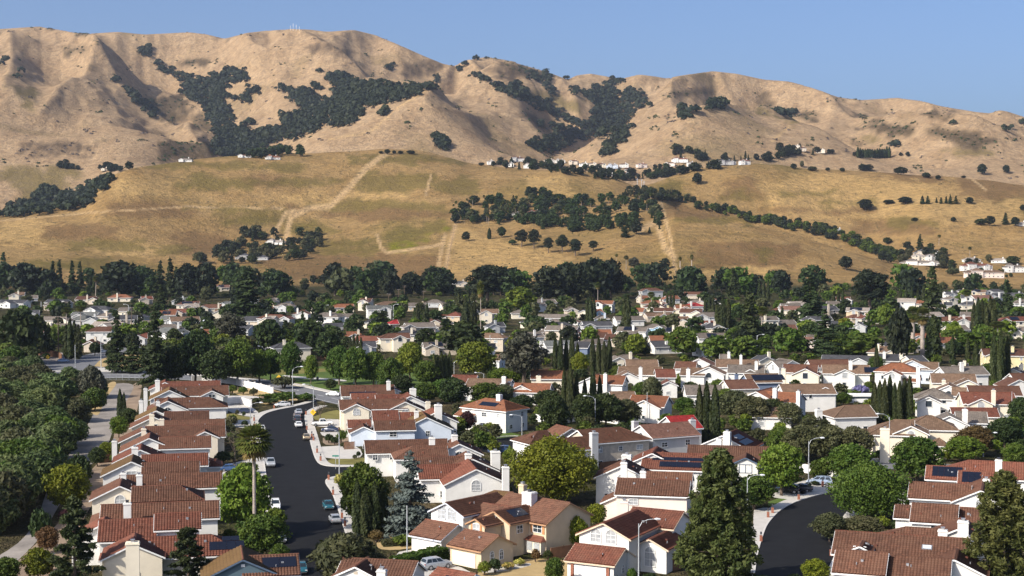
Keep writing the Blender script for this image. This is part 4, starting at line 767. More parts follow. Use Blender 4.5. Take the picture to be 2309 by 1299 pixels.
h, ms, O = house(RZ3, 'red', 'white', [('y', 0, 6.2, 12.4, 4.4, 7.55), ('x', g0[0], g0[1] + 3.8, 8.0, 3.8, 4.4, 0, 0), ('x', x0[0], x0[1], 8.5, 4.2, 7.3), ('y', a0[0], a0[1] + 4, 8, 3.0, 4.95)], 'white house with twin fan arched windows behind the bare lamp post', chim=[], wins='none', gm=O3, trim=BT, garage=[(g0[0], g0[1] + .38, 0, 5.0, M_GAR)], seed=33)
for x in (-1.25, 1.15): window(h, (x, .32, 4.6), 0, 1.65, 2.05, True, True, M_TRIM, M_CURT)
window(h, (a0[0], a0[1] + .32, .9), 0, 1.7, 2.9, True, True, M_TRIM, M_CURT); window(h, (g0[0] + 3.68, g0[1] + 3.6, .9), math.pi / 2, .8, 1.2, True)
for x in (-2.8, 2.8): b = MB(); b.box(g0[0] + x - .22, g0[0] + x + .22, g0[1] + .25, g0[1] + .42, 0, 2.25); b.build('brick_pier', M_BRICK, h)
house(-12, 'brown', 'white', [('X', 770, 945, 1262, 5.2, 4.6, 0, 0), ('Y', 800, 1278, 3.4, 6, 4.6)], 'brown shingled roof cut off by the bottom edge beside the silver car', chim=[(861, 1284, 5.2, 1.2)], seed=34)
house(-38, 'red', 'white', [('X', 985, 1075, 1287, 4.4, 4.6)], 'red tiled roof corner at the bottom edge below the parked silver car', solar=[(0, 'a', 1.0, 1.2, 3, 1, 1.1, 1.8)], seed=35)
# ---- middle ground right of centre
house(-40, 'orange', 'white', [('X', 1062, 1168, 900, 5.0, 7.6, 1, 1), ('X', 1040, 1085, 923, 3.4, 4.8, 0, 0)], 'white two storey house with hipped rust roof and solar array', chim=[(1126, 889, 9.0, 1.3)], solar=[(0, 'a', .3, 1.4, 5, 1, 1.1, 1.8)], seed=40)
house(28, 'dark', 'white', [('X', 1172, 1236, 973, 4.8, 6.6, 1, 0)], 'brown hipped house with white wall beside the blue parked car', seed=41)
house(28, 'brown', 'grey', [('X', 1245, 1332, 987, 4.6, 7.2, 0, 0)], 'grey blue walled house behind the big yellow green tree', chim=[(1339, 975, 8.6, 1.5)], seed=42)
house(28, 'brown', 'tan', [('X', 1300, 1445, 965, 5.4, 8.0, 0, 1), ('Y', 1290, 966, 3.8, 7, 6.8)], 'tan grey two storey house with a row of white framed windows', seed=43)
house(28, 'pink', 'grey', [('X', 1440, 1556, 955, 5.4, 8.0, 0, 0)], 'grey two storey house with pinkish roof left of the red roof', chim=[(1432, 949, 8.4, 1.3)], seed=44)
house(20, 'bright', 'grey', [('X', 1500, 1566, 938, 5.4, 7.6, 0, 0)], 'house with vivid red metal roof and tan chimney', chim=[(1561, 946, 8.2, 1.3)], seed=45)
house(-25, 'red', 'white', [('Y', 1628, 982, 6.0, 11, 6.8)], 'white gabled house with angular solar array on red roof', chim=[(1640, 973, 8.0, 1.4), (1622, 990, 6.4, 1.1)], solar=[(0, 'a', -1.0, 1.4, 6, 1, 1.05, 1.7), (0, 'a', -.2, 3.4, 4, 1, 1.05, 1.7)], seed=46)
h, ms, O = house(-10, 'dark', 'white', [('X', 1552, 1738, 1006, 5.6, 7.2, 0, 0), ('Y', 1681, 1032, 2.8, 6, 6.3)], 'long brown roofed white house with dark timbered front gable', trim=M_TRIMN, wins='none', seed=47)
cx, cy = ms[1]['c']; b = MB()
for q in (-1.2, 0, 1.2): b.box(cx + q - .05, cx + q + .05, cy - 3 + .28, cy - 3 + .33, 3.3, 4.9)
for z in (3.3, 4.9): b.box(cx - 1.25, cx + 1.25, cy - 3 + .28, cy - 3 + .33, z - .05, z + .05)
b.build('timber_trim', M_TRIMN, h)
house(-12, 'red', 'white', [('X', 1452, 1600, 1022, 5.8, 6.6, 0, 0), ('Y', 1470, 1022, 4.4, 9, 6.8)], 'red roof carrying two long rows of solar panels', chim=[(1413, 1025, 7.4, 1.8)], solar=[(0, 'a', 2.0, .8, 9, 1, 1.1, 1.8), (0, 'a', 1.0, 3.0, 10, 1, 1.1, 1.1)], seed=48)
house(-10, 'brown', 'white', [('Y', 1402, 1050, 5.2, 8, 7.2), ('X', 1448, 1562, 1065, 4.4, 6.4, 0, 0)], 'white gabled house with tall chimney in the middle of its gable', chim=[(1407, 1042, 8.3, 1.15), (1450, 1062, 7.6, 1.0)], trim=M_TRIM, seed=49)
house(-11, 'brown', 'pinkish', [('X', 1393, 1556, 1081, 4.8, 7.4, 0, 0), ('Y', 1397, 1116, 3.4, 7, 4.6)], 'pinkish cream house with skylight and two small windows', chim=[(1408, 1130, 5.4, 1.3)], seed=50)
house(-20, 'tan', 'white', [('X', 1556, 1640, 1048, 4, 4.6)], 'low roof tucked behind the tall pine, beside the rows of panels', seed=51)
# ---- right-hand cluster
G_R = 'brown roofed houses right of the curved road'
def RH(*a, **k): return house(-19, *a, group=G_R, **k)
RH('red', 'white', [('X', 2128, 2320, 1040, 5.6, 7.2, 1, 0), ('X', 2092, 2172, 1052, 4.4, 6.6, 0, 0), ('X', 2165, 2260, 1064, 4.4, 6.2, 0, 0)], 'red ridged house with two black solar arrays at the right edge', chim=[(2252, 1036, 8.6, 1.2)], solar=[(1, 'a', .4, .9, 5, 2, 1.05, 1.6), (2, 'a', -1.6, .6, 3, 2, 1.1, 1.7)], seed=60)
RH('brown', 'white', [('X', 2056, 2185, 1090, 4.8, 6.9, 0, 0), ('Y', 2212, 1106, 4.8, 13, 6.9)], 'brown house with bright white wall strip and long sloping gable', chim=[(2224, 1080, 7.4, 1.1)], solar=[(1, 'b', 2, 1.5, 2, 1, 1.1, 1.8)], seed=61)
RH('dark', 'white', [('X', 2060, 2158, 1137, 5.0, 7.2, 0, 0), ('X', 2150, 2235, 1146, 4.8, 6.5, 0, 0), ('X', 2020, 2070, 1140, 3.6, 5.0, 0, 0)], 'dark brown box roofed house with low left wing', seed=62)
RH('brown', 'white', [('X', 1975, 2120, 1189, 5.0, 6.4, 1, 0), ('Y', 2160, 1193, 4.6, 9, 6.6)], 'brown house with black capped white chimney beside the right pine', chim=[(2172, 1174, 8.4, 1.5), (2126, 1194, 6.8, 1.3)], seed=63)
h, ms, O = RH('brown', 'white', [('X', 1893, 2175, 1206, 5.4, 6.8, 0, 0), ('Y', 1938, 1232, 1.8, 4, 6.1)], 'long mottled brown roof with skylight and tiny dormer gable', seed=64)
b = MB(); b.box(-.7, .7, -.5, .5, -.05, .12); sk = b.build('skylight', M_CAP, h); sk.location = (3.6, -2.6, 6.8 - 2.6 * math.tan(RP) + .16); sk.rotation_euler[0] = RP
b = MB(); b.box(-.55, .55, -.36, .36, .12, .14); b.build('pane', pm('skylight_glass', (.6, .65, .68), .1), sk)
RH('brown', 'white', [('X', 1888, 2000, 1243, 5.0, 6.8, 0, 0), ('X', 1990, 2140, 1256, 5.0, 6.2, 0, 0), ('Y', 2152, 1262, 4.4, 7, 6.2)], 'stepped brown roof nearest the viewer in the right corner', seed=65)
# ---- second district, upper right of the middle ground
U_ = 'tan roofed houses in the far right district'
def UH(f, rz, roof, wall, masses, label, **k):
    out = []
    for m in masses:
        if m[0] == 'X': (x1, y), (x2, _) = f(m[1], m[3]), f(m[2], m[3]); out.append(('X', x1, x2, y) + tuple(m[4:]))
        else: x, y = f(m[1], m[2]); out.append(('Y', x, y) + tuple(m[3:]))
    ch = [(f(c[0], c[1]) + tuple(c[2:])) for c in k.pop('chim', ())]
    return house(rz, roof, wall, out, label, chim=ch, near=False, group=U_, **k)
UH(ZN, -15, 'brown', 'white', [('Y', 190, 72, 5.5, 9, 7.2), ('X', 60, 180, 90, 4.5, 6.4)], 'brown roofed white gable house at the left end of the tan district')
UH(ZN, -12, 'tan', 'white', [('Y', 245, 118, 5.2, 9, 7.0), ('X', 90, 230, 125, 4.6, 6.2)], 'tan roofed house with arched window in white gable and left chimney', chim=[(130, 130, 7.4, 1.2)])
UH(ZN, -8, 'tan', 'white', [('X', 285, 525, 78, 5, 7), ('Y', 410, 88, 3, 6, 6.2)], 'tan grey long roof with tiny central gable and pale green chimney', chim=[(427, 52, 9, .9)])
UH(ZN, -10, 'grey', 'white', [('X', 355, 560, 108, 5, 7), ('Y', 480, 132, 3.2, 6, 6)], 'grey roofed white house with tall white chimney beside arched window', chim=[(514, 88, 8.4, 1)])
UH(ZN, 20, 'grey', 'white', [('Y', 720, 82, 5.4, 9, 7), ('X', 600, 700, 82, 4.6, 6.8)], 'grey gabled house in front of the dark evergreen')
UH(ZN, -15, 'brown', 'cream', [('X', 670, 860, 106, 5, 7), ('Y', 790, 128, 4.6, 8, 6.6)], 'brown roofed house with broad cream chimney on its left', chim=[(668, 128, 7.6, 1.3)])
UH(ZN, 5, 'brown', 'white', [('X', 800, 1035, 78, 5, 6.8), ('Y', 930, 90, 3.6, 6, 6)], 'wide brown roof behind the navy solar house')
UH(ZN, -8, 'tan', 'white', [('X', 885, 1150, 108, 5.4, 7), ('Y', 1015, 132, 3.6, 7, 6.3)], 'tan roofed house with square dark solar array beside the cypress', chim=[(1046, 84, 8.6, 1.1)], solar=[(0, 'a', 8, .7, 4, 2, 1.2, 1.6)])
UH(ZN, -20, 'orange', 'white', [('X', 1195, 1425, 97, 5.4, 8.4, 1, 1), ('Y', 1280, 140, 3, 6, 7.0), ('X', 1340, 1440, 165, 4, 5.0)], 'orange brown hipped two storey house behind the cypress block', chim=[(1428, 122, 8, 1.1)])
UH(ZN, -15, 'tan', 'blue', [('Y', 1395, 82, 5.6, 9, 7.6), ('X', 1430, 1540, 92, 4.8, 6.8)], 'pale blue gabled two storey house right of the orange hipped one')
UH(ZN, 10, 'grey', 'white', [('X', 1540, 1800, 116, 5.2, 6.8), ('Y', 1680, 120, 4, 7, 6.4)], 'grey roofed house with white chimney and dish', chim=[(1674, 92, 8.4, 1.1)])
UH(ZN, -10, 'tan', 'cream', [('X', 1500, 1745, 158, 5.4, 6.8), ('Y', 1710, 192, 4.2, 7, 6.2)], 'tan roofed cream house with white gable right of the blue gable', chim=[(1572, 192, 6.6, 1)])
UH(ZN, -6, 'brown', 'white', [('X', 1705, 1995, 226, 5, 6.8)], 'brown roof strip behind the arched dormer house')
UH(ZN, -6, 'red', 'cream', [('X', 1662, 1962, 262, 5.8, 7.4), ('Y', 1785, 298, 3.4, 6, 6.6), ('X', 1610, 1870, 350, 4.2, 5.0)], 'rust roofed cream house with dormer gable at the right edge', chim=[(1853, 250, 8.6, 1)])
UH(ZN, -15, 'grey', 'white', [('X', 1410, 1620, 240, 5.4, 7.2, 1, 1), ('Y', 1488, 288, 3.4, 6, 6.4)], 'grey hipped white house with big arched window by the cypress block')
UH(ZN, -18, 'tan', 'white', [('Y', 1600, 222, 5, 9, 6.8), ('X', 1620, 1700, 236, 4.4, 6.2)], 'striped tan roofed gable house between two grey roofs')
UH(ZN, -12, 'grey', 'white', [('Y', 1605, 395, 5.4, 9, 6.4), ('X', 1640, 1810, 372, 5, 6.4)], 'grey roofed house with low arched gable and tall white chimney', chim=[(1692, 357, 7.8, 1.2)])
UH(ZN, -14, 'tan', 'cream', [('X', 1150, 1400, 416, 6.4, 7.4, 1, 0), ('Y', 1388, 452, 4, 8, 6.8), ('X', 1090, 1180, 470, 4.4, 5.4)], 'big tan hipped house with brick edged chimney facing the street', chim=[(1240, 465, 7.4, 2)])
UH(ZN, -10, 'tan', 'cream', [('X', 1340, 1640, 394, 6.0, 7.4, 1, 1), ('X', 1500, 1590, 520, 3.2, 4.4, 1, 1)], 'olive tan hipped house with small turret roof over its porch')
UH(ZN, 12, 'tan', 'white', [('X', 900, 1160, 336, 5.4, 6.6, 1, 0)], 'olive grey roofed house with white gable end left of the cypress block', chim=[(866, 358, 6.8, 1.5)])
UH(ZN, -30, 'orange', 'white', [('Y', 512, 258, 5.8, 12, 7.2), ('X', 560, 760, 262, 4.8, 6.8)], 'bright orange roofed house with fan window gable and solar strip', chim=[(620, 240, 8.6, 1.1), (752, 256, 8, 1)], solar=[(0, 'a', 0, 1.2, 7, 1, 1.1, 1.7)])
UH(ZN, 5, 'tan', 'white', [('X', 640, 945, 216, 5.2, 7.2), ('Y', 905, 232, 3.6, 7, 6.6)], 'long brown grey roof behind the bright orange one')
UH(ZN, 14, 'brown', 'cream', [('X', 325, 500, 192, 5, 6.8)], 'brown roofed house with cream end wall above cypress trio')
UH(ZN, 10, 'tan', 'navy', [('X', 440, 640, 158, 5, 7)], 'tan roof covered by one wide dark solar array', chim=[(402, 160, 7, 1)], solar=[(0, 'a', 1.5, 1, 9, 2, 1.1, 1.6)])
UH(ZN, 0, 'grey', 'white', [('X', 105, 320, 222, 5.4, 5.8)], 'plain grey tan roof at the left of the cypress trio')
UH(ZN, 0, 'red', 'white', [('X', -60, 55, 132, 5, 6.6), ('Y', 20, 200, 3, 7, 5)], 'rust roofed white house at the edge of the round bushes')
UH(ZN, 6, 'brown', 'white', [('X', 1940, 2050, 155, 5, 6.8), ('Y', 2000, 190, 4.6, 8, 6)], 'rust roofed white gable house cut by the right edge')
UH(ZN, -10, 'tan', 'white', [('X', 480, 715, 348, 4.6, 5.2)], 'low brown roof among bushes below the orange house')
UH(ZM, -10, 'red', 'white', [('X', 800, 945, 165, 5, 6)], 'rust roof behind dark round trees below the park lamps')
UH(ZM, -14, 'tan', 'white', [('X', 890, 1140, 186, 5, 6.2), ('Y', 960, 200, 3.6, 7, 5.4)], 'grey brown roofed house with white gable and pale chimney', chim=[(1092, 172, 7.4, 1.2)])
UH(ZM, -10, 'orange', 'white', [('X', 1150, 1360, 212, 5, 5.8), ('Y', 1185, 222, 4.4, 8, 5.6)], 'orange brown roof with white gable by the row of shrubs')
UH(ZM, 0, 'orange', 'cream', [('X', 1240, 1430, 140, 5, 6)], 'orange brown house with white chimney behind bright green bush', chim=[(1287, 168, 6.6, 1.4)])
UH(ZM, -16, 'orange', 'white', [('Y', 1590, 172, 5, 9, 6.4), ('X', 1600, 1780, 168, 5, 6.6)], 'rust red roofed white gable house left of the tan roofs', chim=[(1664, 158, 7.6, 1.1)])
UH(ZM, -10, 'tan', 'white', [('X', 1740, 1985, 118, 5, 6.6)], 'tan brown roof with white chimney in its centre', chim=[(1863, 122, 8, 1.1)])
UH(ZM, 0, 'tan', 'cream', [('X', 1775, 1960, 78, 5, 6.4)], 'tan roof below the bare grey chimney, far left of district')
UH(ZM, 8, 'tan', 'white', [('X', 1685, 1830, 258, 4.6, 5)], 'pale tan low roof behind dark shrubs')
UH(ZM, -20, 'orange', 'white', [('X', 1815, 2020, 282, 5.2, 6.4), ('Y', 1880, 306, 4.6, 8, 6.0)], 'orange roofed house with white gable right of the lone lamp pole')
UH(ZM, 0, 'tan', 'white', [('X', 1640, 1760, 185, 4.8, 5.6), ('Y', 1790, 150, 4, 8, 6)], 'small tan stepped roof right of the tall cypresses')
# ---- the valley floor beyond
ORD = {1: 'first', 2: 'second', 3: 'third', 4: 'fourth', 5: 'fifth', 6: 'sixth', 7: 'seventh', 8: 'eighth', 9: 'ninth', 10: 'tenth', 11: 'eleventh', 12: 'twelfth'}
mr_ = random.Random(11)
RN = {'tan': 'tan', 'slate': 'dark slate', 'grey': 'grey', 'greygreen': 'grey green', 'brown': 'brown', 'orange': 'orange', 'red': 'red', 'pink': 'pinkish', 'pale': 'pale', 'dark': 'dark brown', 'bright': 'bright red'}
WN = {'white': 'white', 'cream': 'cream', 'grey': 'grey', 'tan': 'tan', 'blue': 'pale blue', 'skyblue': 'sky blue', 'beige': 'beige', 'yellow': 'pale yellow', 'pinkish': 'pinkish', 'navy': 'navy blue', 'teal': 'dark teal'}
def mid(f, rows, where, grp):
    for (x1, x2, y, roof, wall, st) in rows:
        (a, yy), (b, _) = f(x1, y), f(x2, y); zr = {1: 5.0, 2: 7.3}[st]; p = P((a + b) / 2, yy, zr); s = FPX / p.y; wm_ = (b - a) / s; k = max(1., wm_ / 17.)
        if wall == 'white' and mr_.random() < .42: wall = mr_.choice(['cream', 'tan', 'grey', 'cream', 'beige'])
        rz = mr_.choice([-18, -8, 4, 12, 20]); run = mr_.uniform(4.2, 5.2); ms_ = [('X', a, b, yy, run, zr) + mr_.choice([(0, 0), (0, 0), (1, 1), (1, 0)])]; gab = mr_.random() < .55
        if gab: ms_.append(('Y', a + (b - a) * mr_.choice([.2, .3, .7, .8]), yy + 2.2 * s * .4, run * .72, 7, zr - .35))
        ch = [(a + (b - a) * mr_.uniform(.25, .9), yy - .9 * s, zr + 1.1, 1.0)] if mr_.random() < .4 else []
        sol = [(0, 'a', mr_.uniform(-2, 2), 1., mr_.randint(4, 6), 2, 1.1, 1.6)] if mr_.random() < .14 and wm_ > 11 else []
        house(rz, roof, wall, ms_, '%s roofed %s %s house %s' % (RN[roof], WN[wall], 'two storey' if st == 2 else 'single storey', where), chim=ch, solar=sol, near=False, group=grp, vents=False)
mid(Z4, [(60, 160, 285, 'tan', 'cream', 2), (0, 190, 335, 'slate', 'white', 1), (130, 240, 305, 'grey', 'white', 1), (290, 440, 350, 'grey', 'tan', 1), (550, 740, 375, 'slate', 'white', 2), (470, 650, 415, 'greygreen', 'grey', 1), (280, 440, 445, 'grey', 'white', 1), (460, 640, 440, 'greygreen', 'grey', 1), (640, 730, 420, 'grey', 'white', 1), (500, 630, 312, 'dark', 'tan', 1), (705, 860, 300, 'orange', 'cream', 1), (920, 990, 312, 'red', 'tan', 1), (1130, 1220, 320, 'greygreen', 'grey', 1), (1150, 1300, 345, 'brown', 'cream', 1), (1200, 1290, 360, 'pale', 'white', 1), (1290, 1440, 365, 'brown', 'cream', 1), (1420, 1500, 345, 'greygreen', 'white', 1), (1390, 1490, 238, 'pink', 'white', 1), (1100, 1270, 395, 'red', 'white', 1), (1110, 1290, 445, 'tan', 'white', 2), (1400, 1500, 395, 'tan', 'cream', 1), (800, 960, 420, 'slate', 'white', 1), (565, 735, 510, 'dark', 'white', 2), (880, 960, 552, 'red', 'white', 1), (1270, 1350, 480, 'grey', 'blue', 1), (1290, 1360, 528, 'orange', 'grey', 1), (1700, 1800, 440, 'pale', 'cream', 2), (1700, 1765, 575, 'tan', 'white', 1), (1910, 1990, 400, 'brown', 'white', 1), (2050, 2230, 418, 'grey', 'white', 2), (2150, 2300, 362, 'orange', 'cream', 2), (2200, 2309, 425, 'grey', 'white', 1), (1740, 1810, 322, 'grey', 'white', 1), (1050, 1150, 440, 'greygreen', 'grey', 1), (930, 1000, 470, 'grey', 'white', 1), (560, 640, 590, 'dark', 'tan', 1), (780, 850, 385, 'grey', 'white', 1), (1600, 1700, 330, 'brown', 'white', 1), (1830, 1900, 345, 'slate', 'white', 1), (1300, 1380, 620, 'grey', 'tan', 1)], 'in the left valley', 'valley houses left of the tall palm')
mid(Z5, [(180, 260, 325, 'brown', 'white', 2), (290, 410, 345, 'tan', 'white', 1), (210, 290, 455, 'slate', 'cream', 1), (360, 420, 465, 'bright', 'white', 1), (400, 590, 530, 'slate', 'cream', 1), (510, 730, 502, 'grey', 'white', 1), (150, 370, 572, 'red', 'cream', 1), (300, 500, 552, 'dark', 'cream', 2), (190, 280, 605, 'slate', 'white', 1), (640, 760, 432, 'red', 'white', 1), (750, 850, 412, 'red', 'white', 2), (700, 790, 355, 'grey', 'white', 1), (920, 980, 340, 'grey', 'white', 1), (965, 1080, 395, 'tan', 'cream', 2), (1160, 1260, 400, 'grey', 'white', 1), (1230, 1400, 455, 'slate', 'white', 1), (1380, 1520, 460, 'grey', 'white', 1), (1030, 1110, 480, 'slate', 'grey', 1), (1040, 1150, 572, 'slate', 'white', 1), (1260, 1360, 545, 'grey', 'white', 1), (1360, 1540, 522, 'grey', 'white', 1), (1370, 1560, 600, 'greygreen', 'white', 1), (1580, 1680, 608, 'slate', 'navy', 1), (1600, 1790, 548, 'dark', 'white', 1), (1780, 1890, 560, 'dark', 'tan', 1), (1590, 1760, 592, 'grey', 'tan', 1), (1860, 2050, 512, 'grey', 'white', 1), (2030, 2160, 492, 'grey', 'skyblue', 1), (1840, 1990, 545, 'grey', 'cream', 1), (1680, 1830, 340, 'orange', 'white', 2), (1690, 1750, 395, 'orange', 'skyblue', 2), (1700, 1800, 432, 'pale', 'blue', 1), (1920, 2030, 388, 'orange', 'cream', 1), (2030, 2160, 358, 'brown', 'cream', 1), (2090, 2220, 388, 'brown', 'white', 1), (2230, 2309, 368, 'orange', 'white', 1), (2150, 2309, 450, 'tan', 'tan', 1), (1830, 2020, 442, 'grey', 'white', 1), (2000, 2140, 258, 'dark', 'white', 2), (1990, 2050, 308, 'orange', 'white', 1), (2160, 2250, 312, 'orange', 'white', 1), (1505, 1590, 378, 'grey', 'white', 2), (1510, 1580, 452, 'tan', 'white', 1), (1280, 1380, 355, 'grey', 'white', 1), (870, 950, 350, 'brown', 'tan', 1), (1055, 1110, 692, 'tan', 'white', 1), (1810, 2000, 692, 'grey', 'cream', 1), (1890, 2050, 732, 'tan', 'cream', 1), (1270, 1370, 620, 'slate', 'white', 1), (600, 680, 455, 'dark', 'tan', 1), (1000, 1060, 620, 'grey', 'white', 1)], 'in the central valley', 'valley houses around the tall palm')
mid(Z6, [(0, 80, 305, 'orange', 'white', 1), (0, 60, 378, 'orange', 'yellow', 1), (60, 160, 366, 'orange', 'cream', 1), (130, 240, 350, 'bright', 'white', 1), (100, 240, 390, 'brown', 'cream', 1), (220, 320, 412, 'grey', 'white', 2), (0, 150, 440, 'brown', 'tan', 1), (160, 310, 466, 'red', 'grey', 1), (200, 390, 545, 'grey', 'white', 1), (120, 240, 280, 'brown', 'white', 1), (320, 370, 310, 'orange', 'white', 1), (690, 760, 380, 'brown', 'white', 1), (740, 870, 372, 'pink', 'cream', 2), (690, 830, 460, 'grey', 'white', 1), (780, 840, 492, 'brown', 'tan', 1), (890, 950, 572, 'pink', 'pinkish', 1), (1170, 1310, 382, 'pale', 'white', 2), (1170, 1270, 425, 'brown', 'tan', 1), (1280, 1370, 425, 'red', 'cream', 1), (1190, 1270, 472, 'slate', 'grey', 2), (1100, 1190, 312, 'brown', 'white', 1), (1500, 1610, 322, 'pale', 'white', 2), (1720, 1890, 440, 'brown', 'white', 1), (1890, 1990, 440, 'brown', 'white', 2), (2150, 2309, 440, 'red', 'white', 2), (2230, 2340, 505, 'grey', 'white', 1), (1800, 1940, 497, 'grey', 'white', 1), (1830, 1930, 537, 'tan', 'skyblue', 1), (2040, 2330, 648, 'dark', 'yellow', 2), (1020, 1340, 690, 'slate', 'white', 1), (1540, 1660, 690, 'slate', 'cream', 1), (1370, 1500, 682, 'slate', 'white', 1), (610, 680, 682, 'slate', 'cream', 1), (350, 420, 682, 'grey', 'white', 1), (1790, 1880, 278, 'slate', 'white', 2), (1850, 1950, 266, 'slate', 'white', 2), (1955, 2060, 266, 'tan', 'white', 2), (2065, 2180, 262, 'slate', 'white', 2), (1790, 1870, 308, 'grey', 'white', 2), (1965, 2100, 302, 'pink', 'white', 2), (2095, 2180, 290, 'slate', 'white', 2), (2180, 2300, 285, 'slate', 'white', 2), (1905, 1960, 300, 'slate', 'white', 2), (2230, 2309, 330, 'grey', 'white', 2), (1890, 1950, 740, 'grey', 'cream', 1), (2215, 2309, 760, 'slate', 'cream', 1)], 'in the right valley', 'valley houses near the right edge')
# further roofs of the same valley streets, wherever the measured ones leave a lot free
fh = random.Random(77); k = 0; t_ = 0
hp_ = [(h_.location.x, h_.location.y) for h_ in HOUSES]
while k < 66 and t_ < 6000:
    t_ += 1; x, y = fh.uniform(0, 2309), 672 + 112 * fh.random() ** .9
    if 540 < x < 985 and y > 772 or 60 < x < 360 and y > 765: continue
    p = P(x, y, 5.0)
    if min((p.x - a) ** 2 + (p.y - b_) ** 2 for a, b_ in hp_) < 19 ** 2: continue
    hp_.append((p.x, p.y)); k += 1; s = FPX / p.y; wd_ = fh.uniform(12, 17) * s / 2
    mid(lambda a, b_: (a, b_), [(x - wd_, x + wd_, y, fh.choice(['grey', 'slate', 'tan', 'brown', 'greygreen', 'grey', 'slate', 'orange', 'pale']), fh.choice(['white', 'cream', 'tan', 'grey', 'white']), 1 if fh.random() < .8 else 2)], 'in the left valley' if x < 770 else 'in the central valley' if x < 1540 else 'in the right valley', 'further valley houses')
# ---- houses up on the hills
def hillhouse(px, py, wpx, roof, wall, label, st=2, dmin=1250, rz=None):
    p = on(px, py, dmin)
    if p is None: return
    s = FPX / p.y; w = max(9, wpx / s); r = mr_.choice([-15, 0, 12]) if rz is None else rz; zr = 7.6 if st == 2 else 5
    ms_ = [('x', 0, 0, w, 5, zr, 1, 1), ('y', w * .28 * mr_.choice([-1, 1]), -2.6, 9, 3.6, zr - .4)]
    if w > 20: ms_.append(('x', -w * .2, -1, w * .3, 5.4, zr + 2.2, 1, 1))
    house(r, roof, wall, ms_, label, near=False, gm=(p.x, p.y, p.z), chim=[(None, None, zr + 1.4, 1.2, w * .2, 0)], vents=False, group='houses on the hillside', seed=int(px))
for i, (x, y, w, ro, wa) in enumerate([(1025, 985, 40, 'pale', 'white'), (1150, 1000, 60, 'grey', 'white'), (1200, 965, 90, 'brown', 'white'), (1285, 1010, 90, 'pale', 'white'), (1410, 975, 70, 'tan', 'white'), (1480, 975, 70, 'pale', 'white'), (1570, 985, 60, 'brown', 'tan'), (1635, 1000, 60, 'grey', 'white'), (1690, 1000, 50, 'tan', 'cream'), (1745, 1005, 60, 'brown', 'cream'), (1820, 1010, 80, 'pale', 'blue'), (1895, 1005, 60, 'tan', 'white'), (1930, 1045, 90, 'brown', 'cream'), (1790, 1060, 50, 'tan', 'white'), (2010, 1005, 70, 'pink', 'pinkish'), (1900, 1062, 50, 'orange', 'cream')]):
    hillhouse(*ZB(x, y), w / 2.886, ro, wa, '%s house on the ridge saddle below the wooded gully' % WN[wa], 2, 1900)
for i, (x, y, w, ro, wa) in enumerate([(30, 215, 70, 'tan', 'pinkish'), (95, 190, 110, 'red', 'white'), (165, 215, 50, 'grey', 'white'), (385, 205, 140, 'slate', 'grey'), (510, 205, 70, 'red', 'white'), (840, 105, 60, 'pale', 'cream'), (880, 118, 60, 'dark', 'tan'), (1000, 130, 60, 'tan', 'cream'), (1355, 140, 40, 'grey', 'white')]):
    hillhouse(*ZF(x, y), w / 2.854, ro, wa, '%s roofed %s house on the upper right ridge' % (RN[ro], WN[wa]), 2, 1900)
for x, y, w, ro, wa, lb in [(1595, 160, 90, 'brown', 'white', 'white house at the left of the tree clump below the mountain gully'), (1810, 130, 90, 'grey', 'white', 'grey roofed white house inside the tree clump under the mountain'), (1775, 172, 100, 'orange', 'white', 'orange roof with two white chimneys just above the green crest'), (1210, 188, 90, 'grey', 'white', 'pale grey roofed house alone on the crest'), (685, 245, 30, 'tan', 'cream', 'tiny cream house between oaks in the left valley head')]:
    hillhouse(*ZD(x, y), w / 2.886, ro, wa, lb, 1, 1900)
hillhouse(*ZD(1800, 725), 48, 'pale', 'white', 'long white ranch house among trees on the hillside', 1); hillhouse(*ZD(1640, 825), 75, 'slate', 'grey', 'blue grey roofed house below the white ranch house', 1)
hillhouse(*ZE(1315, 545), 34, 'red', 'pinkish', 'red roofed pink house among the palms of the hillside estate', 2); hillhouse(*ZE(1180, 535), 22, 'pink', 'white', 'small pinkish roofed house left of the red estate roof', 1); hillhouse(*ZE(830, 1000), 36, 'slate', 'tan', 'long dark roofed building at the foot of the golden field', 1)
for x, y, w, ro, wa, lb, st in [(1640, 850, 260, 'grey', 'white', 'long grey roofed white mansion at the foot of the hill', 1), (1720, 822, 110, 'grey', 'white', 'two storey grey roofed block of the mansion', 2), (1630, 822, 80, 'pale', 'cream', 'cream house behind the long mansion', 2), (2000, 885, 210, 'red', 'white', 'white villa with red roof on the right hillside', 2), (2050, 932, 250, 'tan', 'pinkish', 'pinkish villa with tan roof below the red roofed villa', 2), (2240, 895, 130, 'grey', 'white', 'white house at the right edge of the hillside', 2), (2150, 835, 110, 'pale', 'white', 'pale roofed house beside the round tree', 1), (1970, 830, 110, 'pale', 'white', 'pale flat roofed house among hillside conifers', 1), (1690, 785, 190, 'slate', 'tan', 'low dark roof beneath the tall hillside conifer', 1), (2295, 598, 60, 'pale', 'white', 'white cottage beside the conifer on the right slope', 1), (1115, 640, 40, 'pale', 'white', 'white hut in the tree lined gully', 1)]:
    hillhouse(*ZF(x, y), w / 2.854, ro, wa, lb, st)
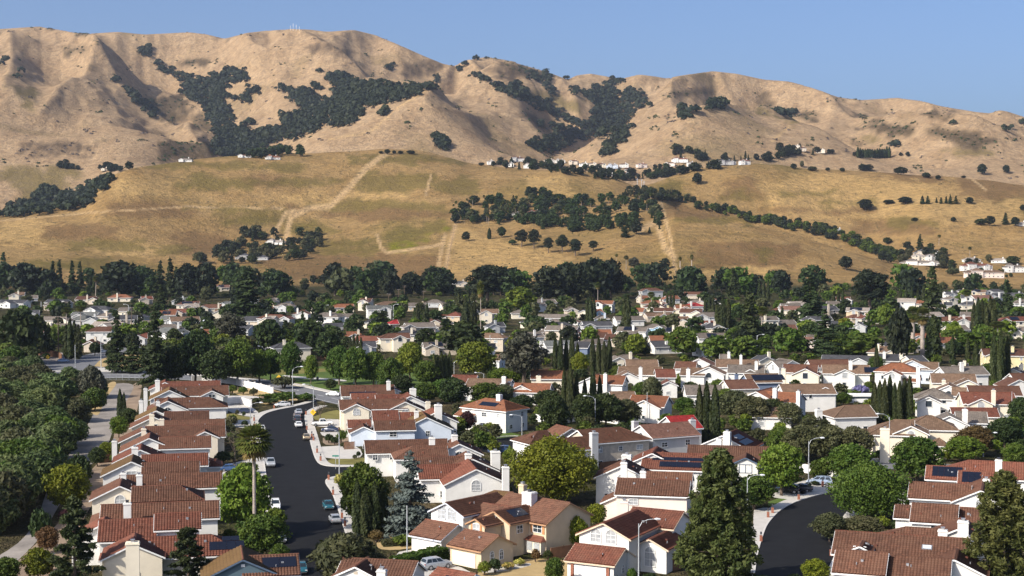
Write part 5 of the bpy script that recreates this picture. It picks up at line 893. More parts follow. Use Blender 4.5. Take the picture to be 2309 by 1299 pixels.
# ------------------------------------------------------------------ streets, pavements, yards
def smooth_line(pts, n=5):
    p = [Vector((q[0], q[1], 0)) for q in pts]; out = []
    for i in range(len(p) - 1):
        a, b, c, d = p[max(i - 1, 0)], p[i], p[i + 1], p[min(i + 2, len(p) - 1)]
        for k in range(n): t = k / n; out.append(.5 * ((2 * b) + (c - a) * t + (2 * a - 5 * b + 4 * c - d) * t * t + (3 * b - a - 3 * c + d) * t ** 3))
    out.append(p[-1]); return out
def gline(px, n=5): return smooth_line([P(a, b) for a, b in px], n)
def flat(name, pts, z, mat, parent=None):
    b = MB(); tri = tessellate_polygon([[Vector((p.x, p.y, 0)) for p in pts]])
    for t in tri:
        q = [Vector((pts[i].x, pts[i].y, z)) for i in t]
        if (q[1] - q[0]).cross(q[2] - q[0]).z < 0: q.reverse()
        b.quad(*q)
    o = b.build(name, mat, parent)
    if parent is None: struct(o)
    return o
def gflat(name, px, z, mat, n=4): return flat(name, gline(px + [px[0]], n)[:-1], z, mat)
def strip(name, line, o0, o1, z, mat, parent=None, zb=-.2):
    """raised band beside a line; offsets measured to the left of its direction"""
    b = MB(); L = []
    for i, p in enumerate(line):
        d = (line[min(i + 1, len(line) - 1)] - line[max(i - 1, 0)]).normalized(); n = Vector((-d.y, d.x, 0)); L.append((p + n * o0, p + n * o1))
    up, dn = Vector((0, 0, z)), Vector((0, 0, zb))
    for (a0, a1), (b0, b1) in zip(L[:-1], L[1:]):
        b.quad(a0 + up, a1 + up, b1 + up, b0 + up); b.quad(a0 + dn, a0 + up, b0 + up, b0 + dn); b.quad(a1 + up, a1 + dn, b1 + dn, b1 + up)
    o = b.build(name, mat, parent)
    if parent is None: struct(o)
    return o
left1 = [(705, 1345), (668, 1300), (645, 1250), (628, 1200), (614, 1150), (605, 1100), (599, 1060), (595, 1030), (589, 1000), (584, 978), (581, 958), (585, 945), (600, 933), (625, 925), (655, 919), (690, 911), (712, 904)]
right1a = [(815, 1345), (805, 1300), (792, 1240), (776, 1195), (762, 1150), (748, 1112), (736, 1094), (734, 1084), (746, 1077), (775, 1073), (860, 1066)]
right1b = [(860, 1052), (790, 1053), (745, 1052), (722, 1047), (711, 1035), (703, 1012), (697, 988), (691, 965), (687, 947), (688, 934), (698, 924), (722, 915)]
L1, R1a, R1b = gline(left1), gline(right1a), gline(right1b)
flat('street', L1 + (R1a + R1b)[::-1], .02, M_ASPH)
for ln, sd in ((L1, 1), (R1a, -1), (R1b, -1)):
    strip('kerb', ln, 0, .32 * sd, .14, M_KERB); strip('sidewalk', ln, .326 * sd, 2.2 * sd, .125, M_CONC)
left2 = [(1680, 1345), (1700, 1305), (1708, 1255), (1722, 1205), (1735, 1178), (1760, 1152), (1792, 1134), (1830, 1121), (1870, 1111), (1900, 1100)]
right2 = [(1850, 1345), (1866, 1290), (1884, 1245), (1886, 1212), (1893, 1182), (1908, 1157), (1935, 1135), (1975, 1120), (2040, 1108)]
L2, R2 = gline(left2), gline(right2)
flat('street', L2 + [P(1960, 1088), P(2060, 1092)] + R2[::-1], .02, M_ASPH)
for ln, sd in ((L2, 1), (R2, -1)):
    strip('kerb', ln, 0, .32 * sd, .14, M_KERB); strip('sidewalk', ln, .326 * sd, 2.4 * sd, .125, M_CONC)
gflat('street', [(1820, 1050), (1900, 1043), (2000, 1042), (2120, 1046), (2330, 1054), (2330, 1072), (2120, 1062), (2000, 1058), (1900, 1058), (1830, 1062)], .02, M_ASPG)
gflat('sidewalk', [(1960, 1034), (2060, 1033), (2060, 1040), (1960, 1041)], .03, M_CONC)
cul = gline([(1075, 1010), (1100, 992), (1150, 984), (1195, 988), (1200, 1002), (1160, 1018), (1100, 1022), (1075, 1010)]); flat('street', cul[:-1], .02, M_ASPH); strip('kerb', cul[:26], 0, .4, .14, M_KERB)
# arterial road, the bridge and the junction at the left
art_n = gline([(100, 852), (210, 853), (315, 853), (420, 857), (520, 865), (600, 875), (660, 888), (720, 903), (800, 921)]); art_f = gline([(100, 838), (210, 838), (315, 840), (420, 845), (520, 853), (610, 861), (665, 869), (740, 885), (830, 905)])
flat('road', art_n + art_f[::-1], .012, M_ASPG); strip('sidewalk', art_f, .3, 2.6, .14, M_CONC); strip('kerb', art_f, 0, .3, .16, M_KERB)
gflat('road', [(60, 838), (110, 818), (180, 803), (250, 788), (330, 775), (350, 780), (270, 802), (235, 830), (240, 840), (100, 842)], .016, M_ASPG); gflat('sidewalk', [(200, 832), (250, 829), (320, 834), (315, 838), (210, 837)], .05, M_CONC)
gflat('dirt_lot', [(75, 800), (150, 795), (180, 803), (110, 818), (70, 826)], .014, M_PATH); gflat('dry_grass', [(212, 826), (240, 806), (320, 800), (322, 830)], .02, M_DRYL)
mid_l = [(a + b) / 2 for a, b in zip(art_n[::2], art_f[::2])]; b = MB()
for i in range(0, len(mid_l) - 1, 1):
    a, c = mid_l[i], mid_l[i] + (mid_l[i + 1] - mid_l[i]) * .45; n = (c - a).normalized().cross(Vector((0, 0, 1))) * .12; u = Vector((0, 0, .02)); b.quad(a + n + u, a - n + u, c - n + u, c + n + u)
struct(b.build('lane_marking', M_LINE))
strip('lane_marking', [p for p in art_n], .9, 1.05, .019, M_LINE, zb=.0)
gflat('creek_path', [(-60, 1285), (40, 1225), (85, 1165), (115, 1085), (165, 1010), (205, 945), (225, 900), (250, 868), (300, 868), (285, 905), (262, 950), (240, 1010), (215, 1040), (175, 1070), (150, 1110), (110, 1180), (75, 1230), (0, 1299), (-60, 1345)], .012, M_PATH)
gflat('dirt_verge', [(75, 1232), (130, 1180), (160, 1110), (220, 1045), (250, 1010), (262, 960), (285, 905), (300, 868), (320, 868), (300, 960), (262, 1060), (200, 1150), (120, 1299), (20, 1330), (10, 1299)], .008, M_DIRT)
gflat('dry_grass', [(205, 930), (225, 885), (250, 862), (262, 866), (238, 900), (222, 935)], .016, M_DRYL); gflat('dry_grass', [(560, 862), (580, 855), (620, 862), (700, 875), (690, 868), (610, 855)], .02, M_DRYL)
# park
gflat('park_lawn', [(560, 838), (640, 829), (780, 826), (960, 830), (970, 868), (850, 895), (760, 884), (680, 866), (600, 856)], .03, M_LAWN); gflat('park_path', [(640, 846), (700, 851), (770, 856), (775, 860), (700, 855), (640, 850)], .045, M_CONC); gflat('worn_turf', [(600, 838), (680, 831), (760, 834), (690, 842), (620, 845)], .04, M_OLIVEL)
# front yards and drives
for nm, pts, mt in (('driveway', [(716, 950), (740, 945), (790, 950), (780, 962), (716, 962)], M_CONC), ('driveway', [(722, 975), (790, 972), (800, 985), (735, 985)], M_CONC), ('front_yard', [(706, 940), (760, 925), (790, 945), (718, 948)], M_OLIVEL), ('front_yard', [(728, 988), (790, 984), (800, 1000), (735, 1003)], M_DIRT), ('driveway', [(722, 1008), (800, 1006), (812, 1032), (730, 1032)], M_CONC), ('front_lawn', [(738, 1040), (760, 1032), (822, 1033), (826, 1046), (790, 1048), (750, 1046)], M_OLIVEL),
                    ('driveway', [(512, 893), (570, 893), (600, 902), (560, 905), (512, 903)], M_CONC), ('front_yard', [(512, 880), (590, 875), (650, 890), (670, 905), (600, 912), (560, 900)], M_DRYL), ('front_lawn', [(512, 932), (570, 934), (560, 948), (512, 948)], M_OLIVEL), ('driveway', [(530, 948), (580, 948), (575, 965), (525, 962)], M_CONC), ('driveway', [(515, 912), (560, 915), (585, 935), (560, 940), (512, 926)], M_CONC), ('driveway', [(505, 1050), (590, 1030), (594, 1050), (510, 1075)], M_CONC),
                    ('front_yard', [(860, 1205), (960, 1195), (970, 1225), (900, 1240), (850, 1235)], M_DRYL), ('driveway', [(900, 1245), (960, 1238), (1000, 1262), (930, 1290), (880, 1275)], M_CONC), ('driveway', [(930, 1299), (985, 1268), (1060, 1290), (1040, 1315), (940, 1330)], M_CONC), ('front_yard', [(1080, 1290), (1180, 1262), (1290, 1270), (1280, 1330), (1080, 1330)], M_DRYL), ('footpath', [(1085, 1282), (1130, 1278), (1185, 1270), (1195, 1276), (1140, 1288), (1090, 1292)], M_CONC), ('front_lawn', [(1082, 975), (1130, 972), (1175, 982), (1150, 985), (1100, 990)], M_LAWN),
                    ('driveway', [(1790, 1090), (1840, 1080), (1890, 1088), (1880, 1104), (1830, 1115), (1800, 1112)], M_CONC), ('front_lawn', [(1732, 1132), (1765, 1122), (1790, 1124), (1765, 1136), (1735, 1142)], M_LAWN), ('driveway', [(1740, 1112), (1800, 1108), (1820, 1115), (1790, 1126), (1745, 1122)], M_CONC), ('front_yard', [(1700, 1150), (1730, 1145), (1745, 1160), (1720, 1180), (1700, 1190)], M_CONC), ('driveway', [(1935, 1128), (2030, 1125), (2050, 1150), (1960, 1155)], M_CONC), ('front_lawn', [(2000, 880), (2060, 872), (2070, 884), (2010, 890)], M_LAWN), ('front_lawn', [(1900, 880), (1980, 872), (1985, 880), (1905, 888)], M_LAWN)):
    gflat(nm, pts, .05 if nm in ('driveway', 'footpath') else .04, mt, 3)
# ------------------------------------------------------------------ walls and fences
def wall_line(name, px, h, mat, label, cat, pier=4.5):
    ln = gline(px, 3); o = link(name, None, None, ln[0]); tag(o, label, cat)
    def loc(v): return v - ln[0]
    b = MB(); L = 0
    for a, c in zip(ln[:-1], ln[1:]): b.obox(loc((a + c) / 2) + Vector((0, 0, h / 2)), (c - a) / 2, (c - a).normalized().cross(Vector((0, 0, 1))) * .08, (0, 0, h / 2)); 
    b.build('wall_panel', mat, o); acc = 0
    for a, c in zip(ln[:-1], ln[1:]):
        acc += (c - a).length
        if acc > pier: acc = 0; q = MB(); p = loc(c); q.box(p.x - .25, p.x + .25, p.y - .25, p.y + .25, 0, h + .15); q.box(p.x - .32, p.x + .32, p.y - .32, p.y + .32, h + .15, h + .27); q.build('pier', mat, o)
    return o
wall_line('garden_wall', [(432, 862), (470, 861), (520, 866), (560, 875), (600, 884), (615, 890)], 2.1, M_WALLW, 'long white garden wall with piers along the park road', 'wall')
wall_line('garden_wall', [(512, 912), (540, 910), (566, 918)], 1.9, M_WALLW, 'short white driveway wall at the top of the left row', 'wall')
wall_line('garden_wall', [(1205, 950), (1260, 955), (1330, 948), (1420, 962)], 1.9, M_WALLW, 'white wall behind the dark trees in the middle', 'wall')
wall_line('garden_wall', [(1790, 1062), (1850, 1072), (1890, 1078)], 1.8, M_WALLW, 'low white wall behind the silver minivan', 'wall')
def wood_fence(px, label, h=1.8):
    ln = gline(px, 1); o = link('wooden_fence', None, None, ln[0]); tag(o, label, 'fence'); v0 = ln[0]
    for a, c in zip(ln[:-1], ln[1:]):
        d = (c - a).normalized(); n = d.cross(Vector((0, 0, 1))); L = (c - a).length; k = max(1, int(L / 2.4))
        for i in range(k + 1): p = a + (c - a) * (i / k) - v0; q = MB(); q.obox(p + Vector((0, 0, h / 2)), d * .05, n * .05, (0, 0, h / 2 + .05)); q.build('post', M_WOOD, o)
        bd = MB(); m_ = int(L / .155)
        for i in range(m_): bd.obox(a - v0 + d * ((i + .5) * .155) + Vector((0, 0, h / 2)) + n * .06, d * .07, n * .012, (0, 0, h / 2 - .03 * ((i * 7) % 3) * .3))
        x = bd.build('boards', M_WOOD, o); x['kind'] = 'stuff'
    return o
wood_fence([(715, 812), (770, 813), (800, 816)], 'brown wooden fence at the back of the park'); wood_fence([(640, 812), (700, 812)], 'wooden fence behind the park trees left'); wood_fence([(1110, 842), (1180, 845), (1240, 842)], 'dark wooden fence behind the grey eucalyptus')
wood_fence([(1242, 1262), (1300, 1252)], 'wooden fence right of the beige house'); wood_fence([(1352, 1062), (1400, 1056)], 'short wooden fence behind the white gabled chimney house'); wood_fence([(1500, 1290), (1535, 1284)], 'wooden side fence left of the tall pine'); wood_fence([(776, 1014), (800, 1013)], 'small wooden side gate by the green lawn'); wood_fence([(80, 800), (130, 806), (140, 812)], 'leaning wooden fence by the left junction', 2.4); wood_fence([(250, 960), (300, 955)], 'wooden back fence beside the creek path'); wood_fence([(225, 1045), (262, 1040)], 'dark back fence below the tall end chimney')
ln = gline([(210, 858), (262, 857), (314, 858)], 4); o = link('chain_link_fence', None, None, ln[0]); tag(o, 'grey chain link fence with gate across the creek path', 'fence')
for i, p in enumerate(ln): q = MB(); q.tube([p - ln[0], p - ln[0] + Vector((0, 0, 1.8))], .05, 5); q.build('post', M_POLE, o)
for z in (.1, .95, 1.8): q = MB(); q.tube([p - ln[0] + Vector((0, 0, z)) for p in ln], .03, 4); q.build('rail', M_POLE, o)
# ------------------------------------------------------------------ street lamps, poles, signs, letterbox piers
def lamp(px, py, hp, arm, label, grp='tall street lamps', hm=None):
    p = on(px, py); s = FPX / p.y; h = hp / s if hm is None else hm; o = link('street_lamp', None, None, p); tag(o, label, 'street lamp', grp); r = .09 * max(1, p.y / 420)
    b = MB(); b.tube([(0, 0, -.2), (0, 0, h * .5), (0, 0, h * .93)], [r * 1.25, r, r * .8], 8); b.build('pole', M_POLE, o, True)
    b = MB(); b.tube([(0, 0, 0), (0, 0, .3)], r * 2, 8); b.build('base', M_KERB, o)
    if arm:
        L = 2.3 * (1 if arm > 0 else -1); b = MB(); b.tube([(0, 0, h * .86), (L * .2, 0, h * .955), (L * .55, 0, h * .99), (L, 0, h)], r * .6, 6); b.build('arm', M_POLE, o, True)
        b = MB(); b.tube([(L * .95, 0, h), (L * 1.1, 0, h), (L * 1.32, 0, h - .03)], [.08, .17, .1], 8); x = b.build('lamp_head', pm('lamp_head_paint', (.72, .74, .75), .4, .05), o, True); b = MB(); b.box(L * 1.12 - .15, L * 1.12 + .15, -.1, .1, h - .17, h - .13); b.build('lens', M_CURT, x)
    return o
for a in [(918, 1262, 133, 0, 'lamp post without visible arm beside the hedge and white garage'), (1440, 1322, 154, 1, 'lamp with curved arm in front of the fan arched windows'), (1685, 1158, 88, 1, 'lamp rising out of trees right of the tall pine'), (1823, 1100, 114, 1, 'tall lamp standing in front of the silver minivan'), (2005, 1040, 108, -1, 'lamp at the tan hipped house by the far street'), (2217, 1030, 55, 1, 'lamp among round trees near the right edge'), (765, 1072, 106, -1, 'lamp at the street corner beside the yellow flowering bush'), (565, 985, 78, 1, 'lamp beside the left driveway above the palm'), (660, 915, 89, 1, 'lamp at the mouth of the street by the park'), (707, 930, 64, -1, 'lamp above the parked row of cars'), (848, 872, 44, 1, 'short lamp in the park road trees'), (798, 865, 52, 0, 'bare pole in the park road trees'), (1024, 858, 46, 1, 'lamp between brown cypresses and bright green tree'), (1091, 872, 32, -1, 'small lamp over the rust roof left of centre'), (1342, 972, 80, -1, 'bare pole lamp behind the tan grey house'), (1459, 955, 76, 0, 'thin pole left of the red roofed house'), (1177, 985, 50, -1, 'lamp at the white garage by the cul de sac'), (2281, 955, 78, 0, 'pole at the right edge beside rust roof'), (1128, 905, 44, 1, 'lamp seen above the hipped rust roof'), (170, 846, 74, 0, 'left pole at the road junction'), (228, 830, 74, 1, 'right pole at the road junction'), (1105, 796, 44, 0, 'white pole behind the dark round tree'), (1417, 783, 34, 0, 'pole in the central valley by slate roofs'), (1469, 780, 22, -1, 'short lamp by the white gables'), (1707, 791, 37, 1, 'lamp below the dark conifers right of centre'), (1910, 770, 30, 1, 'lamp by the yellow tree'), (887, 720, 34, 1, 'lamp among the central valley houses left'), (1018, 704, 26, 1, 'lamp above the red roofs in the valley'), (812, 692, 26, -1, 'lamp by the small brown two storey house'), (93, 706, 28, 0, 'pole in the far left valley'), (116, 752, 28, 0, 'pole by left cypress group'), (290, 716, 30, -1, 'double lamp in the left valley'), (730, 712, 24, 1, 'lamp by the grey two storey house'), (2050, 790, 30, -1, 'lamp at the thick palm trunks')]:
    lamp(*a)
def upole(px, py, hp, label):
    p = on(px, py); s = FPX / p.y; h = hp / s; o = link('utility_pole', None, None, p); tag(o, label, 'utility pole', 'timber utility poles'); b = MB(); b.tube([(0, 0, -.3), (0, 0, h)], [.22, .15], 7); b.build('pole', M_UPOLE, o)
    for z in (h - .5, h - 1.5): b = MB(); b.box(-1.3, 1.3, -.09, .09, z, z + .16); c = b.build('crossarm', M_UPOLE, o); 
    for x in (-1.1, -.4, .4, 1.1): b = MB(); b.tube([(x, 0, h - .34), (x, 0, h - .1)], .07, 5); b.build('insulator', M_TRIM, o)
for a in [(876, 694, 32, 'pole'), (899, 678, 26, 'pole'), (912, 672, 28, 'pole'), (1216, 676, 26, 'pole'), (1348, 662, 26, 'pole'), (132, 804, 92, 'pole'), (297, 754, 62, 'pole'), (379, 735, 38, 'pole'), (308, 668, 22, 'pole'), (2285, 700, 34, 'pole'), (1540, 700, 22, 'pole'), (672, 668, 22, 'pole'), (780, 668, 24, 'pole'), (955, 676, 20, 'pole')]: upole(a[0], a[1], a[2], 'timber utility pole with two crossarms among valley roofs')
for x, y, h in ((1437, 428, 26), (1447, 428, 24), (1452, 430, 22)):
    p = on(x, y, 1700)
    if p: o = link('utility_pole', None, None, p); tag(o, 'grey pole at the road saddle between the hills', 'utility pole', 'poles on the saddle'); b = MB(); b.tube([(0, 0, -1), (0, 0, h * p.y / FPX)], .3, 6); b.build('pole', M_POLE, o); b = MB(); b.box(-1.6, 1.6, -.12, .12, h * p.y / FPX - 2, h * p.y / FPX - 1.7); b.build('crossarm', M_POLE, o)
def sign(px, py, hm, kind, label):
    p = P(px, py); o = link('road_sign', None, None, p); tag(o, label, 'road sign'); b = MB(); b.tube([(0, 0, -.2), (0, 0, hm)], .05, 6); b.build('post', M_POLE, o); b = MB()
    if kind == 'diamond': b.obox((0, -.07, hm - .4), (.42, 0, .42), (0, .02, 0), (-.42, 0, .42)); m_ = pm('sign_yellow', (.80, .48, .03), .5, .03)
    else: b.box(-.7, .7, -.08, -.04, hm - .35, hm - .05); m_ = pm('sign_green', (.02, .22, .16), .5, .03)
    x = b.build('sign_plate', m_, o)
    if kind == 'diamond': b = MB(); b.box(-.06, .06, -.10, -.092, hm - .65, hm - .2); b.quad((-.2, -.096, hm - .3), (.2, -.096, hm - .3), (0, -.096, hm - .08)); b.build('arrow', M_DARKM, x)
sign(629, 872, 3.4, 'diamond', 'yellow diamond warning sign at the park edge'); sign(706, 952, 3.0, 'diamond', 'yellow diamond sign beside the parked row of cars'); sign(108, 822, 3.2, 'diamond', 'yellow green sign by the left junction'); sign(757, 1058, 3.0, 'name', 'green street name sign at the corner lawn')
def pier(px, py, label):
    p = P(px, py); o = link('letterbox_pier', None, None, Vector((p.x, p.y, .12))); tag(o, label, 'letterbox', 'brick letterbox piers along the pavements'); b = MB(); b.box(-.2, .2, -.2, .2, 0, .95); b.build('brick_pier', M_BRICK, o)
    b = MB(); b.tube([(0, 0, .95), (0, 0, 1.15)], .05, 6); b.box(-.13, .13, -.13, .13, 1.15, 1.45); b.quad((-.16, -.16, 1.45), (.16, -.16, 1.45), (0, 0, 1.6)); b.quad((.16, -.16, 1.45), (.16, .16, 1.45), (0, 0, 1.6)); b.quad((.16, .16, 1.45), (-.16, .16, 1.45), (0, 0, 1.6)); b.quad((-.16, .16, 1.45), (-.16, -.16, 1.45), (0, 0, 1.6)); b.build('lantern', M_DARKM, o)
for x, y in ((715, 1022), (723, 1040), (741, 1083), (751, 1117), (771, 1170), (778, 1188), (692, 970), (703, 988), (707, 994), (690, 936), (573, 950), (618, 922), (574, 965), (1742, 1158), (1732, 1168), (1801, 1128), (1716, 1222), (1874, 1255), (1855, 1098)): pier(x, y, 'short red brick letterbox pier with black lantern by the kerb')
# ------------------------------------------------------------------ cars
CARP = {}
def lathe_wheel(r, w):
    t = MB(); n = 14; pr = [(r * .62, -w / 2), (r * .97, -w / 2), (r, -w * .3), (r, w * .3), (r * .97, w / 2), (r * .62, w / 2)]
    for i in range(n):
        a0, a1 = 2 * math.pi * i / n, 2 * math.pi * (i + 1) / n
        for (r0, y0), (r1, y1) in zip(pr[:-1], pr[1:]): t.quad((r0 * math.cos(a0), y0, r0 * math.sin(a0)), (r0 * math.cos(a1), y0, r0 * math.sin(a1)), (r1 * math.cos(a1), y1, r1 * math.sin(a1)), (r1 * math.cos(a0), y1, r1 * math.sin(a0)))
    d = MB()
    for s_ in (-1, 1):
        y = s_ * w * .42
        for i in range(n): a0, a1 = 2 * math.pi * i / n, 2 * math.pi * (i + 1) / n; d.quad((0, y * 1.04, 0), (r * .63 * math.cos(a0), y, r * .63 * math.sin(a0)), (r * .63 * math.cos(a1), y, r * .63 * math.sin(a1)))
        for i in range(5): a = i * 1.2566; d.obox((r * .34 * math.cos(a), y * 1.08, r * .34 * math.sin(a)), (r * .28 * math.cos(a), 0, r * .28 * math.sin(a)), (0, .012, 0), (-.035 * math.sin(a), 0, .035 * math.cos(a)))
    return t, d
CARS = {'sedan': dict(L=4.6, W=1.8, low=[(-2.3, .45, .78), (-2.2, .28, .95), (-1.5, .22, 1.0), (0, .2, .98), (1.2, .22, .95), (2.0, .26, .80), (2.3, .4, .62)], top=[(-1.75, 1.0), (-1.05, 1.40), (-.2, 1.46), (.45, 1.42), (1.25, .95)], wx=(-1.38, 1.42), wr=.32),
        'suv': dict(L=4.7, W=1.88, low=[(-2.35, .5, .9), (-2.28, .35, 1.12), (-1.5, .3, 1.12), (0, .28, 1.10), (1.0, .3, 1.06), (2.1, .35, .96), (2.35, .5, .72)], top=[(-2.22, 1.12), (-1.95, 1.68), (-.6, 1.76), (.3, 1.72), (1.05, 1.06)], wx=(-1.4, 1.45), wr=.38),
        'van': dict(L=5.1, W=1.98, low=[(-2.55, .45, .9), (-2.5, .32, 1.1), (-1.5, .26, 1.1), (0, .25, 1.08), (1.2, .27, 1.03), (2.3, .32, .85), (2.55, .45, .66)], top=[(-2.42, 1.1), (-2.1, 1.66), (-.6, 1.75), (.6, 1.66), (1.65, 1.02)], wx=(-1.5, 1.6), wr=.34),
        'hatch': dict(L=4.4, W=1.76, low=[(-2.2, .45, .85), (-2.1, .28, 1.02), (-1.4, .22, 1.02), (0, .2, 1.0), (1.1, .22, .95), (1.95, .26, .80), (2.2, .4, .6)], top=[(-2.0, 1.02), (-1.2, 1.40), (-.2, 1.50), (.4, 1.44), (1.35, .95)], wx=(-1.3, 1.36), wr=.31),
        'pickup': dict(L=5.6, W=1.95, low=[(-2.8, .55, .95), (-2.75, .42, 1.12), (-1.6, .36, 1.12), (0, .34, 1.12), (1.1, .36, 1.12), (2.5, .42, 1.08), (2.8, .55, .8)], top=[(-.85, 1.12), (-.65, 1.75), (.1, 1.82), (.7, 1.76), (1.35, 1.12)], wx=(-1.75, 1.8), wr=.39)}
def car_parts(kind):
    if kind in CARP: return CARP[kind]
    c = CARS[kind]; W = c['W']; body = MB(); low = c['low']; rings = []
    for x, z0, z1 in low:
        e = W / 2 * (1 - .12 * (abs(x) / (c['L'] / 2)) ** 6); sh = z0 + (z1 - z0) * .62
        half = [(0, z0), (e * .86, z0), (e * .97, z0 + .12), (e, sh), (e * .95, z1 - .07), (e * .86, z1), (0, z1 + .02)]
        rings.append([(x, y, z) for y, z in half] + [(x, -y, z) for y, z in half[::-1][1:-1]])
    n = len(rings[0])
    for r0, r1 in zip(rings[:-1], rings[1:]):
        for k in range(n): body.quad(r0[k], r1[k], r1[(k + 1) % n], r0[(k + 1) % n])
    body.quad(*rings[0]); body.quad(*rings[-1][::-1]); t = c['top']; glass = MB(); e0, e1 = W / 2 * .9, W / 2 * .70; zb, zt = t[0][1] - .03, max(q[1] for q in t)
    def hw(z): return e0 + (e1 - e0) * (z - zb) / (zt - zb)
    # roof skin and pillars in body colour, glazing between
    for (x0, z0), (x1, z1) in zip(t[1:-2], t[2:-1]): body.quad((x0, -hw(z0), z0), (x1, -hw(z1), z1), (x1, hw(z1), z1), (x0, hw(z0), z0))
    def panel(mb, a, b, k0, k1, w0, w1, off):
        (x0, z0), (x1, z1) = a, b; xa, za = x0 + (x1 - x0) * k0, z0 + (z1 - z0) * k0; xb, zb_ = x0 + (x1 - x0) * k1, z0 + (z1 - z0) * k1
        mb.quad((xa, -hw(za) * w0, za + off), (xb, -hw(zb_) * w1, zb_ + off), (xb, hw(zb_) * w1, zb_ + off), (xa, hw(za) * w0, za + off))
    panel(body, t[0], t[1], 0, 1, 1, 1, 0); panel(body, t[-2], t[-1], 0, 1, 1, 1, 0); panel(glass, t[0], t[1], .12, .9, .88, .86, .012); panel(glass, t[-2], t[-1], .06, .92, .9, .9, .012)
    for s_ in (-1, 1):
        body.quad(*[(x, s_ * hw(z), z) for x, z in t] if s_ > 0 else [(x, -hw(z), z) for x, z in t][::-1])
        xs0, xs1 = t[0][0], t[-1][0]; z0 = zb + .08; z1 = zt - .10
        def xe(z, side):
            a, b = (t[0], t[1]) if side < 0 else (t[-1], t[-2]); k = min(1, max(0, (z - a[1]) / (b[1] - a[1]))); return a[0] + (b[0] - a[0]) * k
        lo0, lo1, hi0, hi1 = xe(z0, -1) + .12, xe(z0, 1) - .14, xe(z1, -1) + .12, xe(z1, 1) - .12; kk = 3 if kind in ('suv', 'van') else 2
        for q in range(kk):
            f0, f1 = q / kk + .02, (q + 1) / kk - .02; y = lambda z: s_ * (hw(z) + .012); glass.quad((lo0 + (lo1 - lo0) * f0, y(z0), z0), (lo0 + (lo1 - lo0) * f1, y(z0), z0), (hi0 + (hi1 - hi0) * f1, y(z1), z1), (hi0 + (hi1 - hi0) * f0, y(z1), z1))
    if kind == 'pickup': body.box(-2.7, -.95, -.82, -.80, 1.1, 1.14); body.box(-2.7, -.95, .80, .82, 1.1, 1.14)
    bed = MB()
    if kind == 'pickup': bed.box(-2.66, -.95, -.76, .76, 1.13, 1.148)
    tr = MB(); tr.box(-c['L'] / 2 - .03, -c['L'] / 2 + .2, -W * .42, W * .42, .38, .56); tr.box(c['L'] / 2 - .2, c['L'] / 2 + .02, -W * .40, W * .40, .34, .5)
    hl, tl = MB(), MB(); hl.box(-.06, .06, -.17, .17, -.07, .07); tl.box(-.04, .04, -.12, .12, -.11, .11); wt, wd2 = lathe_wheel(c['wr'], .22)
    CARP[kind] = dict(body=body, glass=glass, bed=bed, trim=tr.mesh('bumper', simple('bumper_plastic', (.06, .06, .065), .6)), head=hl.mesh('headlight', simple('headlight_glass', (.75, .77, .78), .15)), tail=tl.mesh('taillight', simple('taillight_red', (.35, .02, .02), .25)), tyre=wt.mesh('tyre', simple('tyre_rubber', (.018, .018, .02), .85), True), rim=wd2.mesh('rim', simple('alloy', (.5, .5, .52), .35, .5, .7)), gm=glass.mesh('windows', simple('car_glass', (.02, .028, .035), .06, .6)), c=c); return CARP[kind]
PAINT = {'white': (.80, .80, .78), 'silver': (.46, .48, .50), 'gold': (.42, .33, .21), 'navy': (.03, .04, .08), 'black': (.012, .013, .016), 'teal': (.02, .10, .13), 'blue': (.05, .10, .22), 'grey': (.16, .17, .19), 'bluesilver': (.36, .44, .55), 'rose': (.40, .34, .33), 'dark': (.05, .055, .06)}
def car(kind, px, py, rz, colr, label, cat='car', dz=.02, grp='cars parked along the streets', name='parked_car'):
    q = car_parts(kind); c = q['c']; p = P(px, py); o = link(name, None, None, Vector((p.x, p.y, dz))); o.rotation_euler[2] = RAD(rz); tag(o, label, cat, grp); k = 'bm_' + colr
    if k not in q: m_ = simple('car_paint_' + colr, PAINT[colr], .22, .6, .25 if colr in ('silver', 'gold', 'bluesilver', 'grey', 'rose') else 0); q[k] = q['body'].mesh('body', m_, False)
    bo = link('body', q[k], o); link('windows', q['gm'], o); link('bumper', q['trim'], o); L = c['L'] / 2
    if kind == 'pickup': q['bed'].build('bed', M_DARKM, o)
    for s_ in (-1, 1):
        link('headlight', q['head'], o, (L - .16, s_ * c['W'] * .36, c['low'][-2][2] - .12)); link('taillight', q['tail'], o, (-L + .05, s_ * c['W'] * .38, c['low'][1][2] - .2))
        for x in c['wx']: w = link('tyre', q['tyre'], o, (x, s_ * (c['W'] / 2 - .1), c['wr'])); link('rim', q['rim'], w)
    return o
dS = 102      # heading of the left street
